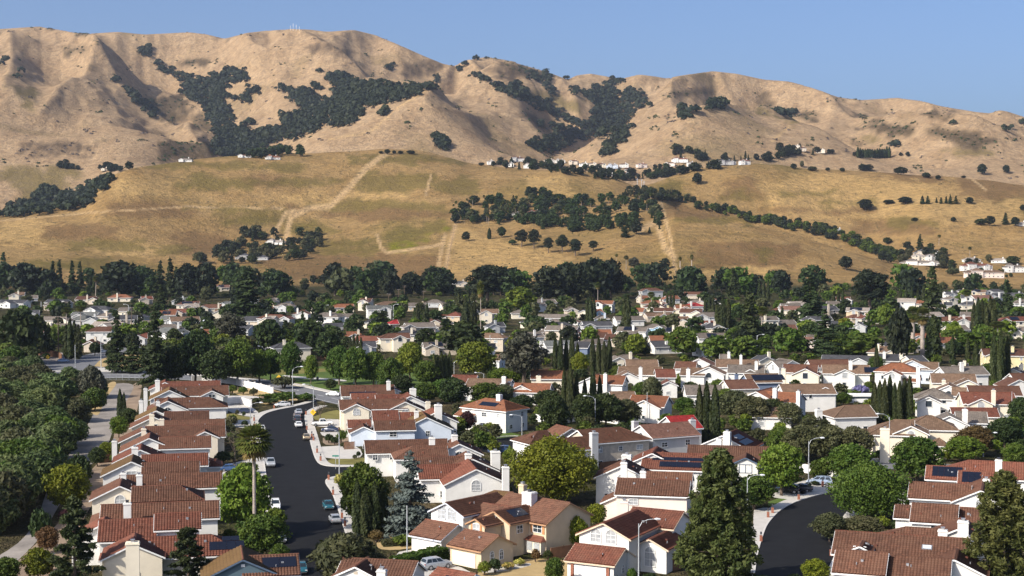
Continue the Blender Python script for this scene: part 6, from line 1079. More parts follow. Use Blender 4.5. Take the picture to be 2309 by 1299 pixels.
for a in [('hatch', 637, 917, 205, 'white', 'white hatchback parked at the bend by the park'), ('sedan', 673, 934, 105, 'silver', 'silver sedan first in the parked row at the bend'), ('sedan', 670, 942, 103, 'rose', 'pale rose sedan second in the parked row'), ('suv', 670, 951, 103, 'dark', 'dark car third in the parked row, behind white sedan'), ('sedan', 673, 963, 103, 'white', 'white sedan nearest in the parked row at the bend'), ('sedan', 691, 991, 100, 'gold', 'gold old sedan parked below the parked row'), ('sedan', 590, 972, -78, 'white', 'white sedan parked on the left kerb above the palm'), ('pickup', 610, 1051, -78, 'silver', 'silver truck parked right of the palm crown'), ('suv', 621, 1148, -80, 'white', 'white crossover parked on the left kerb beside green tree'), ('hatch', 740, 1147, -76, 'teal', 'dark teal car with roof rack on the right kerb'), ('sedan', 755, 1178, 104, 'silver', 'silver sedan seen from behind on the right kerb'), ('hatch', 634, 1222, -80, 'dark', 'dark car in tree shade at the left kerb'), ('sedan', 679, 1290, -80, 'teal', 'teal car at the bottom of the street behind solar roof'), ('pickup', 727, 960, 10, 'white', 'white pickup truck in a driveway right of the street'), ('hatch', 744, 974, 185, 'navy', 'dark navy hatchback in driveway below the white pickup'), ('sedan', 553, 932, 8, 'navy', 'dark blue car in the shaded left driveway'), ('sedan', 752, 893, 160, 'white', 'white car beside the house at the park road'), ('suv', 984, 1282, 32, 'silver', 'silver four wheel drive in front of the beige garage'), ('van', 1848, 1093, 165, 'bluesilver', 'silver blue minivan parked across the driveway'), ('suv', 1776, 1112, 160, 'black', 'black car under the green tree by the driveway'), ('hatch', 1806, 1108, 160, 'dark', 'dark hatchback between black car and minivan'), ('van', 1126, 1022, 190, 'blue', 'blue van in the small cul de sac'), ('hatch', 143, 817, 20, 'bluesilver', 'pale blue car crossing the left junction'), ('sedan', 230, 796, 60, 'white', 'white car far along the left junction road'), ('sedan', 1425, 791, 0, 'blue', 'blue car in the central valley street'), ('sedan', 520, 1062, 10, 'blue', 'blue car half hidden behind the bright green tree'), ('sedan', 1570, 848, 20, 'dark', 'dark car in front of the tan district'), ('suv', 500, 860, 10, 'grey', 'grey car under the trees on the park road')]:
    car(*a)
p = P(1937, 912); o = link('trailer', None, None, p); tag(o, 'long white trailer with a dark window band between tan roofs', 'trailer'); b = MB(); b.box(-4, 4, -1.2, 1.2, .6, 3.0); b.box(-3.8, 3.8, -1.0, 1.0, 3.0, 3.15); b.build('body', M_TRIM, o); b = MB(); b.box(-3.4, 3.2, -1.23, -1.21, 1.8, 2.4); b.build('windows', M_GLASS, o)
for x in (-1, .2):
    for s_ in (-1, 1): link('tyre', car_parts('suv')['tyre'], o, (x, s_ * 1.05, .38))
# ------------------------------------------------------------------ small things
p = P(101, 1290); o = link('garden_shed', None, None, p); tag(o, 'small dark roofed shed among left garden shrubs', 'shed'); b = MB(); b.box(-1, 1, -.8, .8, 0, 2.0); b.build('wall', M_WOOD, o); b = MB(); b.quad((-1.2, -1.1, 2.05), (1.2, -1.1, 2.05), (1.2, 1.1, 2.6), (-1.2, 1.1, 2.6)); b.quad((-1.2, -1.1, 1.97), (1.2, -1.1, 1.97), (1.2, -1.1, 2.05), (-1.2, -1.1, 2.05)); b.quad((1.2, -1.1, 1.97), (1.2, 1.1, 2.5), (1.2, 1.1, 2.6), (1.2, -1.1, 2.05)); b.build('roof', M_DARKM, o)
p = P(617, 826); o = link('play_structure', None, None, p); tag(o, 'orange and yellow playground slide tower under park trees', 'playground'); 
for x in (-1, 1):
    for y in (-1, 1): b = MB(); b.tube([(x, y, 0), (x, y, 2.8)], .09, 6); b.build('post', pm('play_orange', (.75, .25, .03), .5, .05), o)
b = MB(); b.box(-1.1, 1.1, -1.1, 1.1, 1.3, 1.42); b.build('deck', M_WOOD, o); b = MB(); b.quad((-1.4, -1.4, 2.8), (1.4, -1.4, 2.8), (0, 0, 3.8)); b.quad((1.4, -1.4, 2.8), (1.4, 1.4, 2.8), (0, 0, 3.8)); b.quad((1.4, 1.4, 2.8), (-1.4, 1.4, 2.8), (0, 0, 3.8)); b.quad((-1.4, 1.4, 2.8), (-1.4, -1.4, 2.8), (0, 0, 3.8)); b.build('roof', pm('play_orange', (.75, .25, .03)), o); b = MB(); b.obox((2.4, 0, .75), (1.3, 0, -.65), (0, .35, 0), (.03, 0, .06)); b.build('slide', pm('play_yellow', (.75, .52, .05), .4, .05), o)
p = P(716, 858); o = link('litter_bin', None, None, p); tag(o, 'dark round litter bin on the park lawn', 'bin'); b = MB(); b.tube([(0, 0, 0), (0, 0, 1.1)], [.38, .42], 10); b.build('drum', M_DARKM, o); b = MB(); b.tube([(0, 0, 1.1), (0, 0, 1.3)], [.44, .2], 10); b.build('lid', M_DARKM, o)
for i, (x, h) in enumerate([(655, 14), (661, 20), (668, 17), (675, 12)]):
    q = on(x, 69, 3000) or on(x, 72, 3000)
    if q: hh = h * q.y / FPX * .8; o = link('radio_mast', None, None, q); tag(o, 'thin white radio mast on the left mountain summit', 'mast', 'masts on the summit'); b = MB(); b.tube([(0, 0, -3), (0, 0, hh)], .35, 5); b.build('pole', M_TRIM, o); b = MB(); b.box(-.8, .8, -.3, .3, hh * .7, hh * .76); b.build('antenna', M_TRIM, o)
for x0, y0, x1, y1 in ((1000, 640, 1027, 506), (1490, 456, 1526, 630)):
    b = MB(); n = 26; q0 = on(x0, y0, 1200); o = link('field_fence', None, None, q0); tag(o, 'wire fence line climbing the golden %s field' % ('left edge of the' if x0 < 1200 else 'right hand'), 'fence')
    for i in range(n + 1):
        q = on(x0 + (x1 - x0) * i / n, y0 + (y1 - y0) * i / n, 1200)
        if q: v = q - q0; b = MB(); b.box(v.x - .18, v.x + .18, v.y - .18, v.y + .18, v.z - .5, v.z + 2.0); b.build('post', M_UPOLE, o)
# ------------------------------------------------------------------ trees and shrubs of the town, as read from the photograph
KN = {'broad': 'leafy tree', 'big': 'broad leafy tree', 'euc': 'eucalyptus', 'willow': 'willow', 'conifer': 'conifer', 'cedar': 'cedar', 'pine': 'pine', 'openpine': 'open pine', 'cypress': 'slim cypress', 'dome': 'shrub', 'palm': 'fan palm', 'palmthick': 'thick trunked palm'}
CN = {'green': 'green', 'bright': 'bright green', 'yellow': 'yellow green', 'dark': 'dark green', 'olive': 'olive green', 'willow': 'grey green', 'oak': 'blackish green', 'euc': 'grey green', 'purple': 'dark purple', 'conifer': 'dark green', 'pine': 'olive green', 'cypress': 'dark', 'blue': 'silver blue', 'palm': 'tall', 'rust': 'rusty brown', 'mauve': 'mauve flowering', 'bloom': 'yellow flowering'}
def TT(rows, where, grp):
    for r in rows:
        k, x, y, h, w = r[:5]; sh, c = k.split('.')
        lb = r[5] if len(r) > 5 else '%s %s %s' % (CN[c], KN[sh.replace('_f', '')], where)
        if y < 830 and sh in ('broad', 'conifer', 'cypress'): k = sh + '_f.' + c
        T(k, x, y, h, w, lb, grp)
# foreground left and centre
TT([('openpine.conifer', 170, 1330, 208, 128, 'big dark pine in the lower left garden'), ('openpine.conifer', 425, 1330, 142, 112, 'dark pine in front of the solar roof lower left'), ('broad.yellow', 152, 1158, 112, 104, 'yellow green bushy tree beside the creek path'), ('dome.dark', 178, 1108, 92, 66, 'dark domed juniper above the yellow green tree'), ('broad.bright', 268, 988, 50, 44, 'small bright tree right of the creek path'), ('cypress.cypress', 271, 948, 70, 13, 'taller of two cypresses by the creek path'), ('cypress.cypress', 280, 948, 62, 11, 'shorter of two cypresses by the creek path'), ('broad.dark', 288, 960, 40, 48), ('broad.bright', 240, 1036, 40, 38), ('dome.dark', 92, 1238, 100, 56, 'tall dark rounded shrub at the bend of the path'), ('broad.rust', 108, 1248, 62, 54, 'rusty brown bush in lower left garden'), ('dome.purple', 148, 1180, 34, 40, 'dark purple shrub behind the big pine'), ('broad.yellow', 88, 1310, 76, 72, 'yellow bush beside the garden shed'), ('broad.green', 14, 1318, 62, 70, 'green bush in the bottom left corner'), ('broad.dark', 220, 1052, 44, 40),
    ('broad.bright', 552, 1206, 158, 128, 'bright green tree left of the palm trunk'), ('palm.palm', 574, 1222, 256, 92, 'tall fan palm standing at the left kerb of the street'), ('broad.green', 590, 1262, 104, 112, 'dark leafy tree in front of the palm foot'), ('bare.olive', 530, 1046, 92, 50, 'leafless grey tree left of the palm crown'), ('broad.green', 632, 1275, 50, 44), ('broad.bright', 620, 1215, 70, 55),
    ('broad.green', 815, 1190, 148, 118, 'leafy tree at the corner right of the dark street'), ('cypress.cypress', 806, 1208, 125, 24), ('cypress.cypress', 825, 1212, 112, 26), ('cypress.cypress', 845, 1210, 122, 25), ('cypress.cypress', 864, 1206, 108, 24), ('cedar.blue', 925, 1206, 190, 140, 'silver blue cedar beside the white arched house'), ('dome.bloom', 770, 1098, 34, 36, 'yellow flowering bush at the street corner'), ('dome.rust', 795, 1085, 26, 34, 'reddish bush behind the yellow flowers'), ('willow.olive', 780, 1318, 112, 150, 'loose pale green tree at the bottom of the street'), ('dome.olive', 850, 1300, 60, 60), ('dome.rust', 848, 1222, 30, 40), ('dome.green', 910, 1230, 26, 60), ('dome.bright', 1092, 1298, 36, 34), ('dome.dark', 1115, 1292, 36, 34), ('dome.bloom', 1145, 1284, 18, 34), ('dome.bloom', 1172, 1276, 18, 30), ('dome.rust', 1208, 1268, 34, 24), ('dome.dark', 1235, 1262, 24, 24), ('broad.green', 1250, 1318, 62, 46, 'young tree on the dry front yard'), ('broad.yellow', 1300, 1240, 78, 52, 'yellow climbing bush beside the beige side wall'), ('broad.yellow', 1345, 1188, 52, 50), ('dome.bright', 1382, 1312, 24, 26), ('dome.green', 1425, 1312, 34, 26), ('dome.dark', 1465, 1312, 22, 40),
    ('big.yellow', 1245, 1136, 142, 186, 'huge round yellow green tree at picture centre'), ('broad.green', 1322, 1090, 60, 60), ('pine.pine', 1620, 1330, 322, 205, 'giant olive pine in the foreground right of centre'), ('pine.pine', 2262, 1348, 288, 205, 'giant pine at the right edge'), ('broad.green', 1700, 1150, 80, 88, 'round tree touching the giant pine'), ('broad.green', 1530, 1052, 30, 40)], 'in the foreground gardens', 'foreground trees and shrubs')
for (x, y, h, w) in [(742, 1000, 24, 22), (770, 998, 30, 26), (755, 1003, 20, 22), (790, 985, 22, 24), (775, 1010, 14, 18), (808, 1032, 16, 12), (800, 1036, 12, 12), (835, 993, 38, 34), (905, 995, 26, 46), (880, 1000, 20, 30), (535, 938, 16, 10), (550, 940, 14, 9), (1082, 985, 30, 40), (1105, 975, 24, 36), (1055, 1010, 26, 30), (1140, 960, 14, 60), (1085, 1000, 22, 28), (1150, 1045, 40, 36)]: T(tr_rng.choice(['dome.green', 'dome.bright', 'dome.dark', 'dome.olive']), x, y, h, w, 'small front garden shrub beside a street house', 'front garden shrubs')
hedge(890, 1284, 1000, 1258, 2.2, 1.7, 'green', 'clipped hedge between the lamp post and the silver car'); hedge(862, 1232, 940, 1228, 1.4, .9, 'olive', 'low hedge in front of the silver blue cedar'); hedge(590, 905, 660, 898, 2.5, 1.8, 'green', 'green hedge at the corner below the white wall')
T('broad.purple', 1054, 975, 48, 38, 'dark purple leaved small tree beside the white hipped house', 'foreground trees and shrubs')
# foreground right
TT([('broad.bright', 1762, 1118, 118, 108, 'bright green tree above the black car'), ('big.green', 1960, 1172, 122, 178, 'wide round tree standing beside the curved road'), ('broad.green', 1915, 1092, 92, 112, 'dark round tree behind the silver minivan'), ('broad.green', 2066, 1092, 108, 122, 'large round tree left of the solar roofs'), ('broad.bright', 2172, 1045, 62, 92), ('broad.rust', 2200, 1030, 70, 92, 'brownish olive tree near the right edge'), ('broad.dark', 2266, 1010, 68, 84), ('broad.green', 2290, 1052, 54, 64), ('broad.green', 1760, 1035, 74, 70), ('broad.olive', 1808, 1042, 84, 92), ('broad.olive', 1868, 1044, 88, 96), ('broad.olive', 1925, 1046, 86, 92), ('broad.green', 1850, 1085, 50, 60), ('broad.olive', 1870, 1222, 66, 78), ('broad.olive', 1945, 1222, 58, 100), ('dome.rust', 1908, 1208, 40, 46), ('dome.bright', 1990, 1192, 30, 44), ('broad.yellow', 1840, 1318, 58, 70, 'yellow green bush at the bottom of the curved road'), ('dome.dark', 1790, 1318, 26, 40), ('dome.green', 1720, 1320, 24, 70), ('dome.green', 2120, 1150, 22, 26), ('dome.purple', 2150, 1092, 24, 42, 'dark red shrub between two solar arrays'), ('dome.green', 1730, 1030, 26, 44), ('dome.dark', 1838, 1095, 12, 20), ('dome.dark', 1822, 1098, 12, 18), ('dome.rust', 2045, 1000, 26, 40), ('dome.green', 1985, 1038, 26, 40)], 'right of the curved road', 'trees right of centre')
TT([('cypress.cypress', 1577, 1004, 134, 20), ('cypress.cypress', 1593, 1004, 142, 22), ('cypress.cypress', 1612, 1006, 136, 24)], 'in the trio left of the white gable', 'cypress trio')
TT([('cypress.cypress', 1972 + 11.2 * i, 952 + (i % 3), 88 + 16 * ((i * 5) % 4) / 3, 17) for i in range(8)], 'in the dense block before the tan houses', 'cypress block')
# middle ground
TT([('broad.green', 960, 912, 50, 58), ('broad.dark', 1020, 920, 70, 72), ('broad.green', 1095, 918, 56, 80), ('broad.olive', 1135, 912, 46, 60), ('broad.dark', 1250, 990, 104, 74, 'tall dark tree behind the yellow green giant'), ('broad.dark', 1318, 970, 84, 66), ('broad.dark', 1365, 966, 80, 76), ('broad.olive', 1412, 962, 62, 78), ('broad.dark', 1180, 930, 40, 60), ('broad.dark', 1235, 925, 46, 70), ('broad.dark', 1290, 930, 48, 70), ('broad.bright', 1245, 868, 36, 48, 'bright bush behind the orange brown roof'), ('broad.bright', 1136, 875, 46, 86), ('euc.euc', 1180, 880, 128, 104, 'grey eucalyptus right of the bright green tree'), ('broad.bright', 1070, 858, 88, 96, 'bright green tree behind the rust roof'), ('broad.dark', 1046, 806, 80, 108, 'wide dark tree in the valley left of centre'), ('broad.green', 765, 868, 88, 64), ('broad.green', 803, 874, 92, 66), ('broad.green', 842, 872, 80, 60), ('broad.green', 880, 884, 78, 66), ('broad.bright', 925, 860, 88, 62), ('broad.green', 960, 872, 60, 56), ('broad.dark', 905, 905, 60, 60), ('broad.green', 1000, 905, 50, 60), ('broad.bright', 701, 866, 66, 33, 'small park tree on the open lawn'), ('broad.green', 655, 862, 92, 52, 'taller park tree beside the lamp'), ('broad.dark', 440, 868, 122, 92), ('broad.dark', 486, 872, 84, 84), ('broad.green', 535, 868, 104, 84), ('broad.bright', 585, 862, 74, 60), ('broad.dark', 395, 872, 90, 60), ('broad.green', 610, 858, 70, 60), ('conifer.conifer', 263, 840, 142, 60, 'dark pine at the left junction, left of the pair'), ('conifer.conifer', 350, 876, 172, 74, 'dark pine at the white wall, right of the pair'), ('conifer.conifer', 300, 842, 92, 50), ('dome.olive', 640, 876, 30, 60), ('dome.green', 525, 888, 22, 22), ('dome.green', 548, 890, 20, 24), ('dome.olive', 572, 893, 20, 22), ('dome.green', 640, 908, 26, 64), ('dome.dark', 580, 908, 12, 40), ('dome.green', 690, 905, 20, 50), ('dome.dark', 610, 912, 14, 40), ('bare.olive', 722, 948, 46, 32, 'thin leafless tree beside the white pickup'), ('broad.dark', 745, 880, 26, 30)], 'in the middle ground', 'middle ground trees')
TT([('cypress.pine', 978 + 9 * i, 872 - i, 74 - 4 * (i % 2), 13) for i in range(5)], 'in the brownish group beside the park', 'brown cypress group')
TT([('cypress.cypress', x, y, h, w) for x, y, h, w in ((1272, 950, 118, 15), (1286, 952, 132, 16), (1300, 950, 106, 14), (1318, 948, 92, 14), (1337, 946, 122, 16), (1352, 944, 96, 14))], 'in the front row of tall centre cypresses', 'front centre cypresses')
TT([('cypress.cypress', x, y, h, w) for x, y, h, w in ((1252, 834, 72, 13), (1264, 836, 80, 13), (1277, 835, 70, 12), (1290, 836, 82, 14), (1302, 834, 60, 12), (1336, 845, 84, 14), (1350, 850, 90, 13), (1362, 852, 82, 13), (1374, 850, 88, 14))], 'in the back row of tall centre cypresses', 'back centre cypresses')
TT([('broad.yellow', 1308, 850, 56, 40, 'yellowish tree between the two cypress rows'), ('broad.green', 1395, 860, 36, 40), ('broad.green', 1450, 910, 50, 60), ('willow.olive', 1470, 912, 60, 50, 'weeping olive tree left of the tan district'), ('broad.green', 1500, 890, 34, 44), ('broad.bright', 1530, 872, 24, 40), ('broad.olive', 1655, 950, 70, 80), ('broad.olive', 1700, 965, 72, 92), ('broad.dark', 1740, 958, 60, 70), ('broad.green', 1640, 930, 54, 60), ('broad.green', 1620, 905, 50, 50), ('broad.bright', 1752, 846, 22, 34), ('dome.bloom', 1830, 918, 26, 30), ('broad.green', 1900, 915, 30, 44), ('dome.mauve', 1940, 892, 26, 44, 'mauve flowering tree between tan roofs'), ('broad.green', 1958, 880, 20, 24), ('broad.bright', 2070, 936, 40, 60), ('broad.green', 2090, 940, 46, 50), ('broad.green', 1976, 852, 50, 40), ('broad.green', 2232, 852, 34, 44), ('broad.green', 2085, 862, 20, 30), ('broad.dark', 2300, 965, 70, 60), ('broad.green', 1560, 960, 40, 50), ('broad.green', 1545, 935, 40, 50), ('broad.olive', 1780, 968, 60, 70), ('broad.olive', 1840, 985, 50, 70), ('broad.dark', 1690, 860, 24, 40), ('cypress.cypress', 1976, 862, 84, 13, 'single slim cypress above the tan district'), ('broad.green', 1585, 845, 20, 34), ('dome.green', 1862, 862, 20, 34)], 'among the tan district roofs', 'trees of the tan district')
TT([('cypress.cypress', x, y, h, w) for x, y, h, w in ((2240, 866, 112, 18), (2256, 868, 124, 18), (2270, 866, 106, 16))], 'in the tall trio near the right edge', 'right cypress trio')
TT([('cypress.cypress', x, y, h, w) for x, y, h, w in ((2148, 822, 64, 12), (2182, 826, 62, 12), (2200, 828, 58, 12), (2216, 824, 66, 12))], 'in the loose row behind the orange hipped roof', 'loose cypress row')
# valley: named trees
TT([('conifer.conifer', 8, 655, 88, 30), ('broad.oak', 57, 668, 76, 74), ('conifer.conifer', 120, 662, 74, 24), ('conifer.conifer', 134, 662, 78, 24), ('conifer.conifer', 163, 662, 76, 26), ('conifer.conifer', 180, 662, 74, 24), ('broad.oak', 272, 672, 82, 104), ('conifer.conifer', 362, 668, 80, 30), ('conifer.conifer', 384, 670, 88, 32), ('conifer.conifer', 399, 670, 70, 28), ('broad.oak', 425, 672, 76, 66), ('broad.oak', 466, 672, 80, 62), ('conifer.conifer', 558, 722, 116, 84), ('broad.oak', 755, 668, 74, 66), ('broad.oak', 880, 668, 58, 46), ('broad.oak', 925, 666, 52, 60), ('broad.oak', 975, 664, 60, 56), ('euc.oak', 1098, 688, 90, 96), ('broad.oak', 1238, 686, 84, 86), ('broad.oak', 1290, 682, 88, 88), ('broad.oak', 1340, 676, 94, 92), ('broad.oak', 1378, 672, 86, 66), ('broad.bright', 1175, 704, 56, 78, 'rounded light green tree below the dark grove'), ('palm.palm', 1084, 762, 124, 20, 'very tall thin palm in the valley centre'), ('conifer.conifer', 1653, 674, 70, 38), ('conifer.conifer', 1826, 732, 114, 66), ('cedar.conifer', 1858, 802, 106, 86), ('conifer.conifer', 1690, 782, 128, 60), ('conifer.conifer', 2100, 722, 124, 58), ('broad.oak', 2026, 824, 128, 60, 'tall blackish tree left of the thick palms'), ('cypress.cypress', 2104, 820, 106, 30), ('palmthick.palm', 2058, 792, 98, 36, 'left of two thick palms'), ('palmthick.palm', 2080, 802, 104, 38, 'right of two thick palms'), ('euc.oak', 1962, 708, 98, 100, 'wide dark eucalyptus below the right hill'), ('broad.green', 1540, 806, 68, 80), ('broad.green', 1615, 816, 60, 76), ('broad.green', 1680, 818, 60, 76), ('broad.green', 1778, 804, 64, 76), ('broad.green', 1945, 804, 52, 98), ('broad.green', 2200, 800, 52, 110), ('broad.bright', 1996, 742, 56, 42), ('broad.yellow', 1905, 762, 46, 38, 'golden yellow tree below the conifers'), ('broad.dark', 40, 822, 124, 104), ('broad.dark', 84, 808, 96, 62), ('euc.euc', 520, 790, 84, 82), ('broad.dark', 610, 800, 80, 70), ('broad.dark', 700, 800, 78, 76), ('broad.dark', 740, 815, 70, 66), ('palm.palm', 215, 668, 44, 18), ('palm.palm', 1348, 690, 52, 16), ('palm.palm', 1470, 700, 40, 20), ('palm.palm', 150, 740, 46, 26), ('palm.palm', 182, 735, 44, 24), ('palm.palm', 1715, 760, 66, 30), ('palm.palm', 2180, 705, 50, 20), ('palm.palm', 2250, 770, 44, 40), ('conifer.conifer', 2270, 715, 84, 40), ('conifer.conifer', 365, 712, 70, 40), ('conifer.conifer', 862, 758, 56, 34), ('broad.dark', 960, 790, 50, 60), ('conifer.conifer', 645, 780, 60, 40)], 'on the valley floor', 'valley trees')
for cx, y, h, n, dx, nm in ((150, 808, 86, 4, 9, 'left valley road'), (935, 745, 58, 5, 7, 'blackish clump left of the tall palm'), (1046, 738, 58, 5, 6, 'red valley roofs'), (1028, 705, 46, 5, 7, 'utility poles'), (1165, 702, 42, 7, 7, 'light green dome tree'), (1408, 742, 74, 2, 8, 'orange valley roofs'), (1325, 730, 60, 3, 7, 'white two storey house'), (1618, 752, 80, 3, 12, 'white gable right of centre'), (1712, 678, 48, 3, 10, 'redwood'), (1590, 705, 40, 3, 9, 'valley orange roofs'), (2196, 752, 78, 6, 9, 'white rows at the right'), (2030, 690, 44, 8, 13, 'white house rows'), (1880, 695, 44, 3, 10, 'wide eucalyptus'), (205, 660, 42, 2, 7, 'far left palms'), (1505, 690, 34, 3, 7, 'white hillside house'), (790, 800, 46, 4, 8, 'park fence')):
    for i in range(n): T('cypress_f.cypress', cx + i * dx, y + (i % 2) * 2, h * (.85 + .25 * ((i * 37) % 10) / 10), h * .17, 'slim dark valley cypress by the ' + nm, 'valley cypresses')
# filler planting: the larger ones are things, the rest of the valley greenery one mass per zone
fr = random.Random(21)
HP = np.array([(h_.location.x, h_.location.y) for h_ in HOUSES])
def free(p, r=9.5): return ((HP[:, 0] - p.x) ** 2 + (HP[:, 1] - p.y) ** 2).min() > r * r and ((HP[:, 0] - p.x) ** 2 + (HP[:, 1] - p.y - 10) ** 2).min() > 55
def beside(p, pre, grp):
    O, ro, wa = HINFO[int(((HP[:, 0] - p.x) ** 2 + (HP[:, 1] - p.y) ** 2).argmin())]
    sd = 'right of' if proj(p.x, p.y, 0)[0] > proj(O.x, O.y, 0)[0] else 'left of'
    return '%s %s a %s roofed %s house' % (pre, sd, RN.get(ro, ro), WN.get(wa, wa))
def filler(n, xr, yr, hr, cols, mind, things_above, pre, grp, massname, masslabel, avoid=None, tries=9000, ratio=(.85, 1.2)):
    items = []; k = 0; t_ = 0
    while k < n and t_ < tries:
        t_ += 1; x, y = fr.uniform(*xr), yr[0] + (yr[1] - yr[0]) * fr.random() ** 1.1
        if avoid and avoid(x, y): continue
        p = on(x, y)
        if p is None or not free(p, mind): continue
        hh = fr.uniform(*hr); c = fr.choice(cols); k += 1; cf = c == 'conifer'; w_ = hh * (fr.uniform(.4, .55) if cf else fr.uniform(*ratio))
        if y > things_above and not cf: tree_at('broad_f.' + c, p, hh, w_, beside(p, CN[c] + ' ' + pre, grp), grp)
        else: items.append((p, hh, w_, c, cf))
    if items: mass_trees(massname, items, masslabel)
VC = ['green'] * 5 + ['dark'] * 7 + ['olive'] * 3 + ['bright'] * 2 + ['oak'] * 4 + ['conifer'] * 2
filler(640, (-40, 2350), (652, 806), (4, 9.5), VC, 8.5, 776, 'garden tree', 'garden trees of the nearer valley', 'garden_trees', 'dense dark green garden trees crowding between the valley roofs', lambda x, y: 560 < x < 970 and y > 798)
filler(620, (-40, 2350), (655, 815), (1.6, 3.4), ['green', 'dark', 'olive', 'bright', 'dark'], 6.5, 9999, '', '', 'garden_hedges', 'low hedges and bushes between the valley roofs', lambda x, y: 560 < x < 970 and y > 798, ratio=(1.1, 2.2))
for (h0, h1), n_, th in (((4, 10), 150, -.6), ((13, 23), 95, .12)):
    filler(n_, (-40, 2350), (640, 672), (h0, h1), ['oak'] * 3 + ['dark'] * 3 + ['olive', 'green', 'conifer', 'conifer'], 11, 9999, '', '', 'tree_belt', 'dark uneven belt of tall trees along the foot of the hills' if h0 > 9 else 'lower trees along the foot of the hills', lambda x, y: 1005 < x < 1240 and y < 658 or x > 1480 and y < 652 or float(fbm(x / 55, y / 40, 2)) < th)
filler(230, (1000, 2330), (815, 1030), (2.0, 4.6), ['green', 'dark', 'olive', 'bright'], 8.0, 975, 'small tree', 'small back garden trees', 'garden_shrubs', 'low green planting between the tan district roofs')
filler(150, (-30, 560), (800, 838), (4, 9), ['dark', 'green', 'olive'], 9, 9999, '', '', 'roadside_trees', 'dark trees and bushes beyond the left junction', lambda x, y: 70 < x < 335 and y > 770)
k = 0; t_ = 0
while k < 70 and t_ < 3000:
    t_ += 1; x = fr.choice([fr.uniform(225, 300), fr.uniform(500, 575), fr.uniform(880, 1160), fr.uniform(1340, 1540), fr.uniform(1990, 2300)]); y = fr.uniform(900, 1220); p = P(x, y)
    if x < 310 and not (300 - (y - 860) * .62 < x) or not free(p, 9): continue
    hh = fr.uniform(1.4, 3.4); c = fr.choice(['green', 'dark', 'olive', 'bright']); tree_at('dome.' + c, p, hh, hh * fr.uniform(1, 1.5), beside(p, 'low %s shrub' % CN[c], ''), 'low shrubs in side gardens'); k += 1
# willow thicket along the creek
wp = [(-40, 845), (60, 835), (130, 872), (210, 858), (238, 880), (228, 925), (190, 965), (165, 1010), (118, 1065), (80, 1140), (30, 1190), (-40, 1250)]
fill = 0
while fill < 105:
    x, y = fr.uniform(-60, 240), fr.uniform(835, 1250)
    if not inpoly(np.array([x]), np.array([y]), wp)[0]: continue
    hh = fr.uniform(6, 9.5) * (1.0 if x < 150 else .7); T(fr.choice(['willow.willow', 'willow.willow', 'willow.willow', 'willow.olive', 'willow.green']), x, y, hh * FPX / P(x, y).y, hh * 1.2 * FPX / P(x, y).y, 'grey green willow in the dense creek thicket', 'willows of the creek thicket', True); fill += 1
T('willow.euc', 205, 900, 72, 60, 'thin greyish tree at the top end of the creek thicket', 'willows of the creek thicket')
# ------------------------------------------------------------------ trees on the hills
def hill_list(f, rows, label, grp, dmin=1250):
    for x, y, h, w, k in rows: a, b_ = f(x, y); T(k, a, b_, h / 2.886, w / 2.886, label, grp, False, dmin)
hill_list(ZE, [(868, 705, 62, 60, 'broad_f.oak'), (1975, 660, 90, 80, 'broad_f.oak'), (1905, 680, 70, 70, 'conifer_f.conifer'), (2062, 650, 40, 24, 'conifer_f.conifer'), (2165, 890, 76, 70, 'broad_f.oak'), (1230, 740, 110, 100, 'euc.oak'), (1310, 750, 120, 90, 'euc.oak'), (1405, 780, 100, 70, 'euc.oak'), (1495, 775, 110, 90, 'euc.oak'), (1580, 800, 110, 90, 'euc.oak'), (1695, 770, 70, 70, 'euc.oak'), (1845, 850, 60, 24, 'palm.palm'), (1910, 890, 90, 40, 'palm.palm'), (2265, 890, 80, 26, 'palm.palm'), (2200, 960, 60, 26, 'palm.palm'), (1960, 900, 90, 80, 'euc.euc'), (1100, 680, 70, 60, 'broad_f.dark'), (1020, 690, 70, 24, 'cypress_f.cypress'), (1170, 730, 40, 60, 'dome.dark'), (2270, 940, 50, 70, 'broad_f.oak'), (2050, 890, 40, 60, 'broad_f.dark'), (2110, 885, 36, 50, 'broad_f.dark')], 'single tree standing on the golden slope by the estate', 'scattered trees on the golden slope')
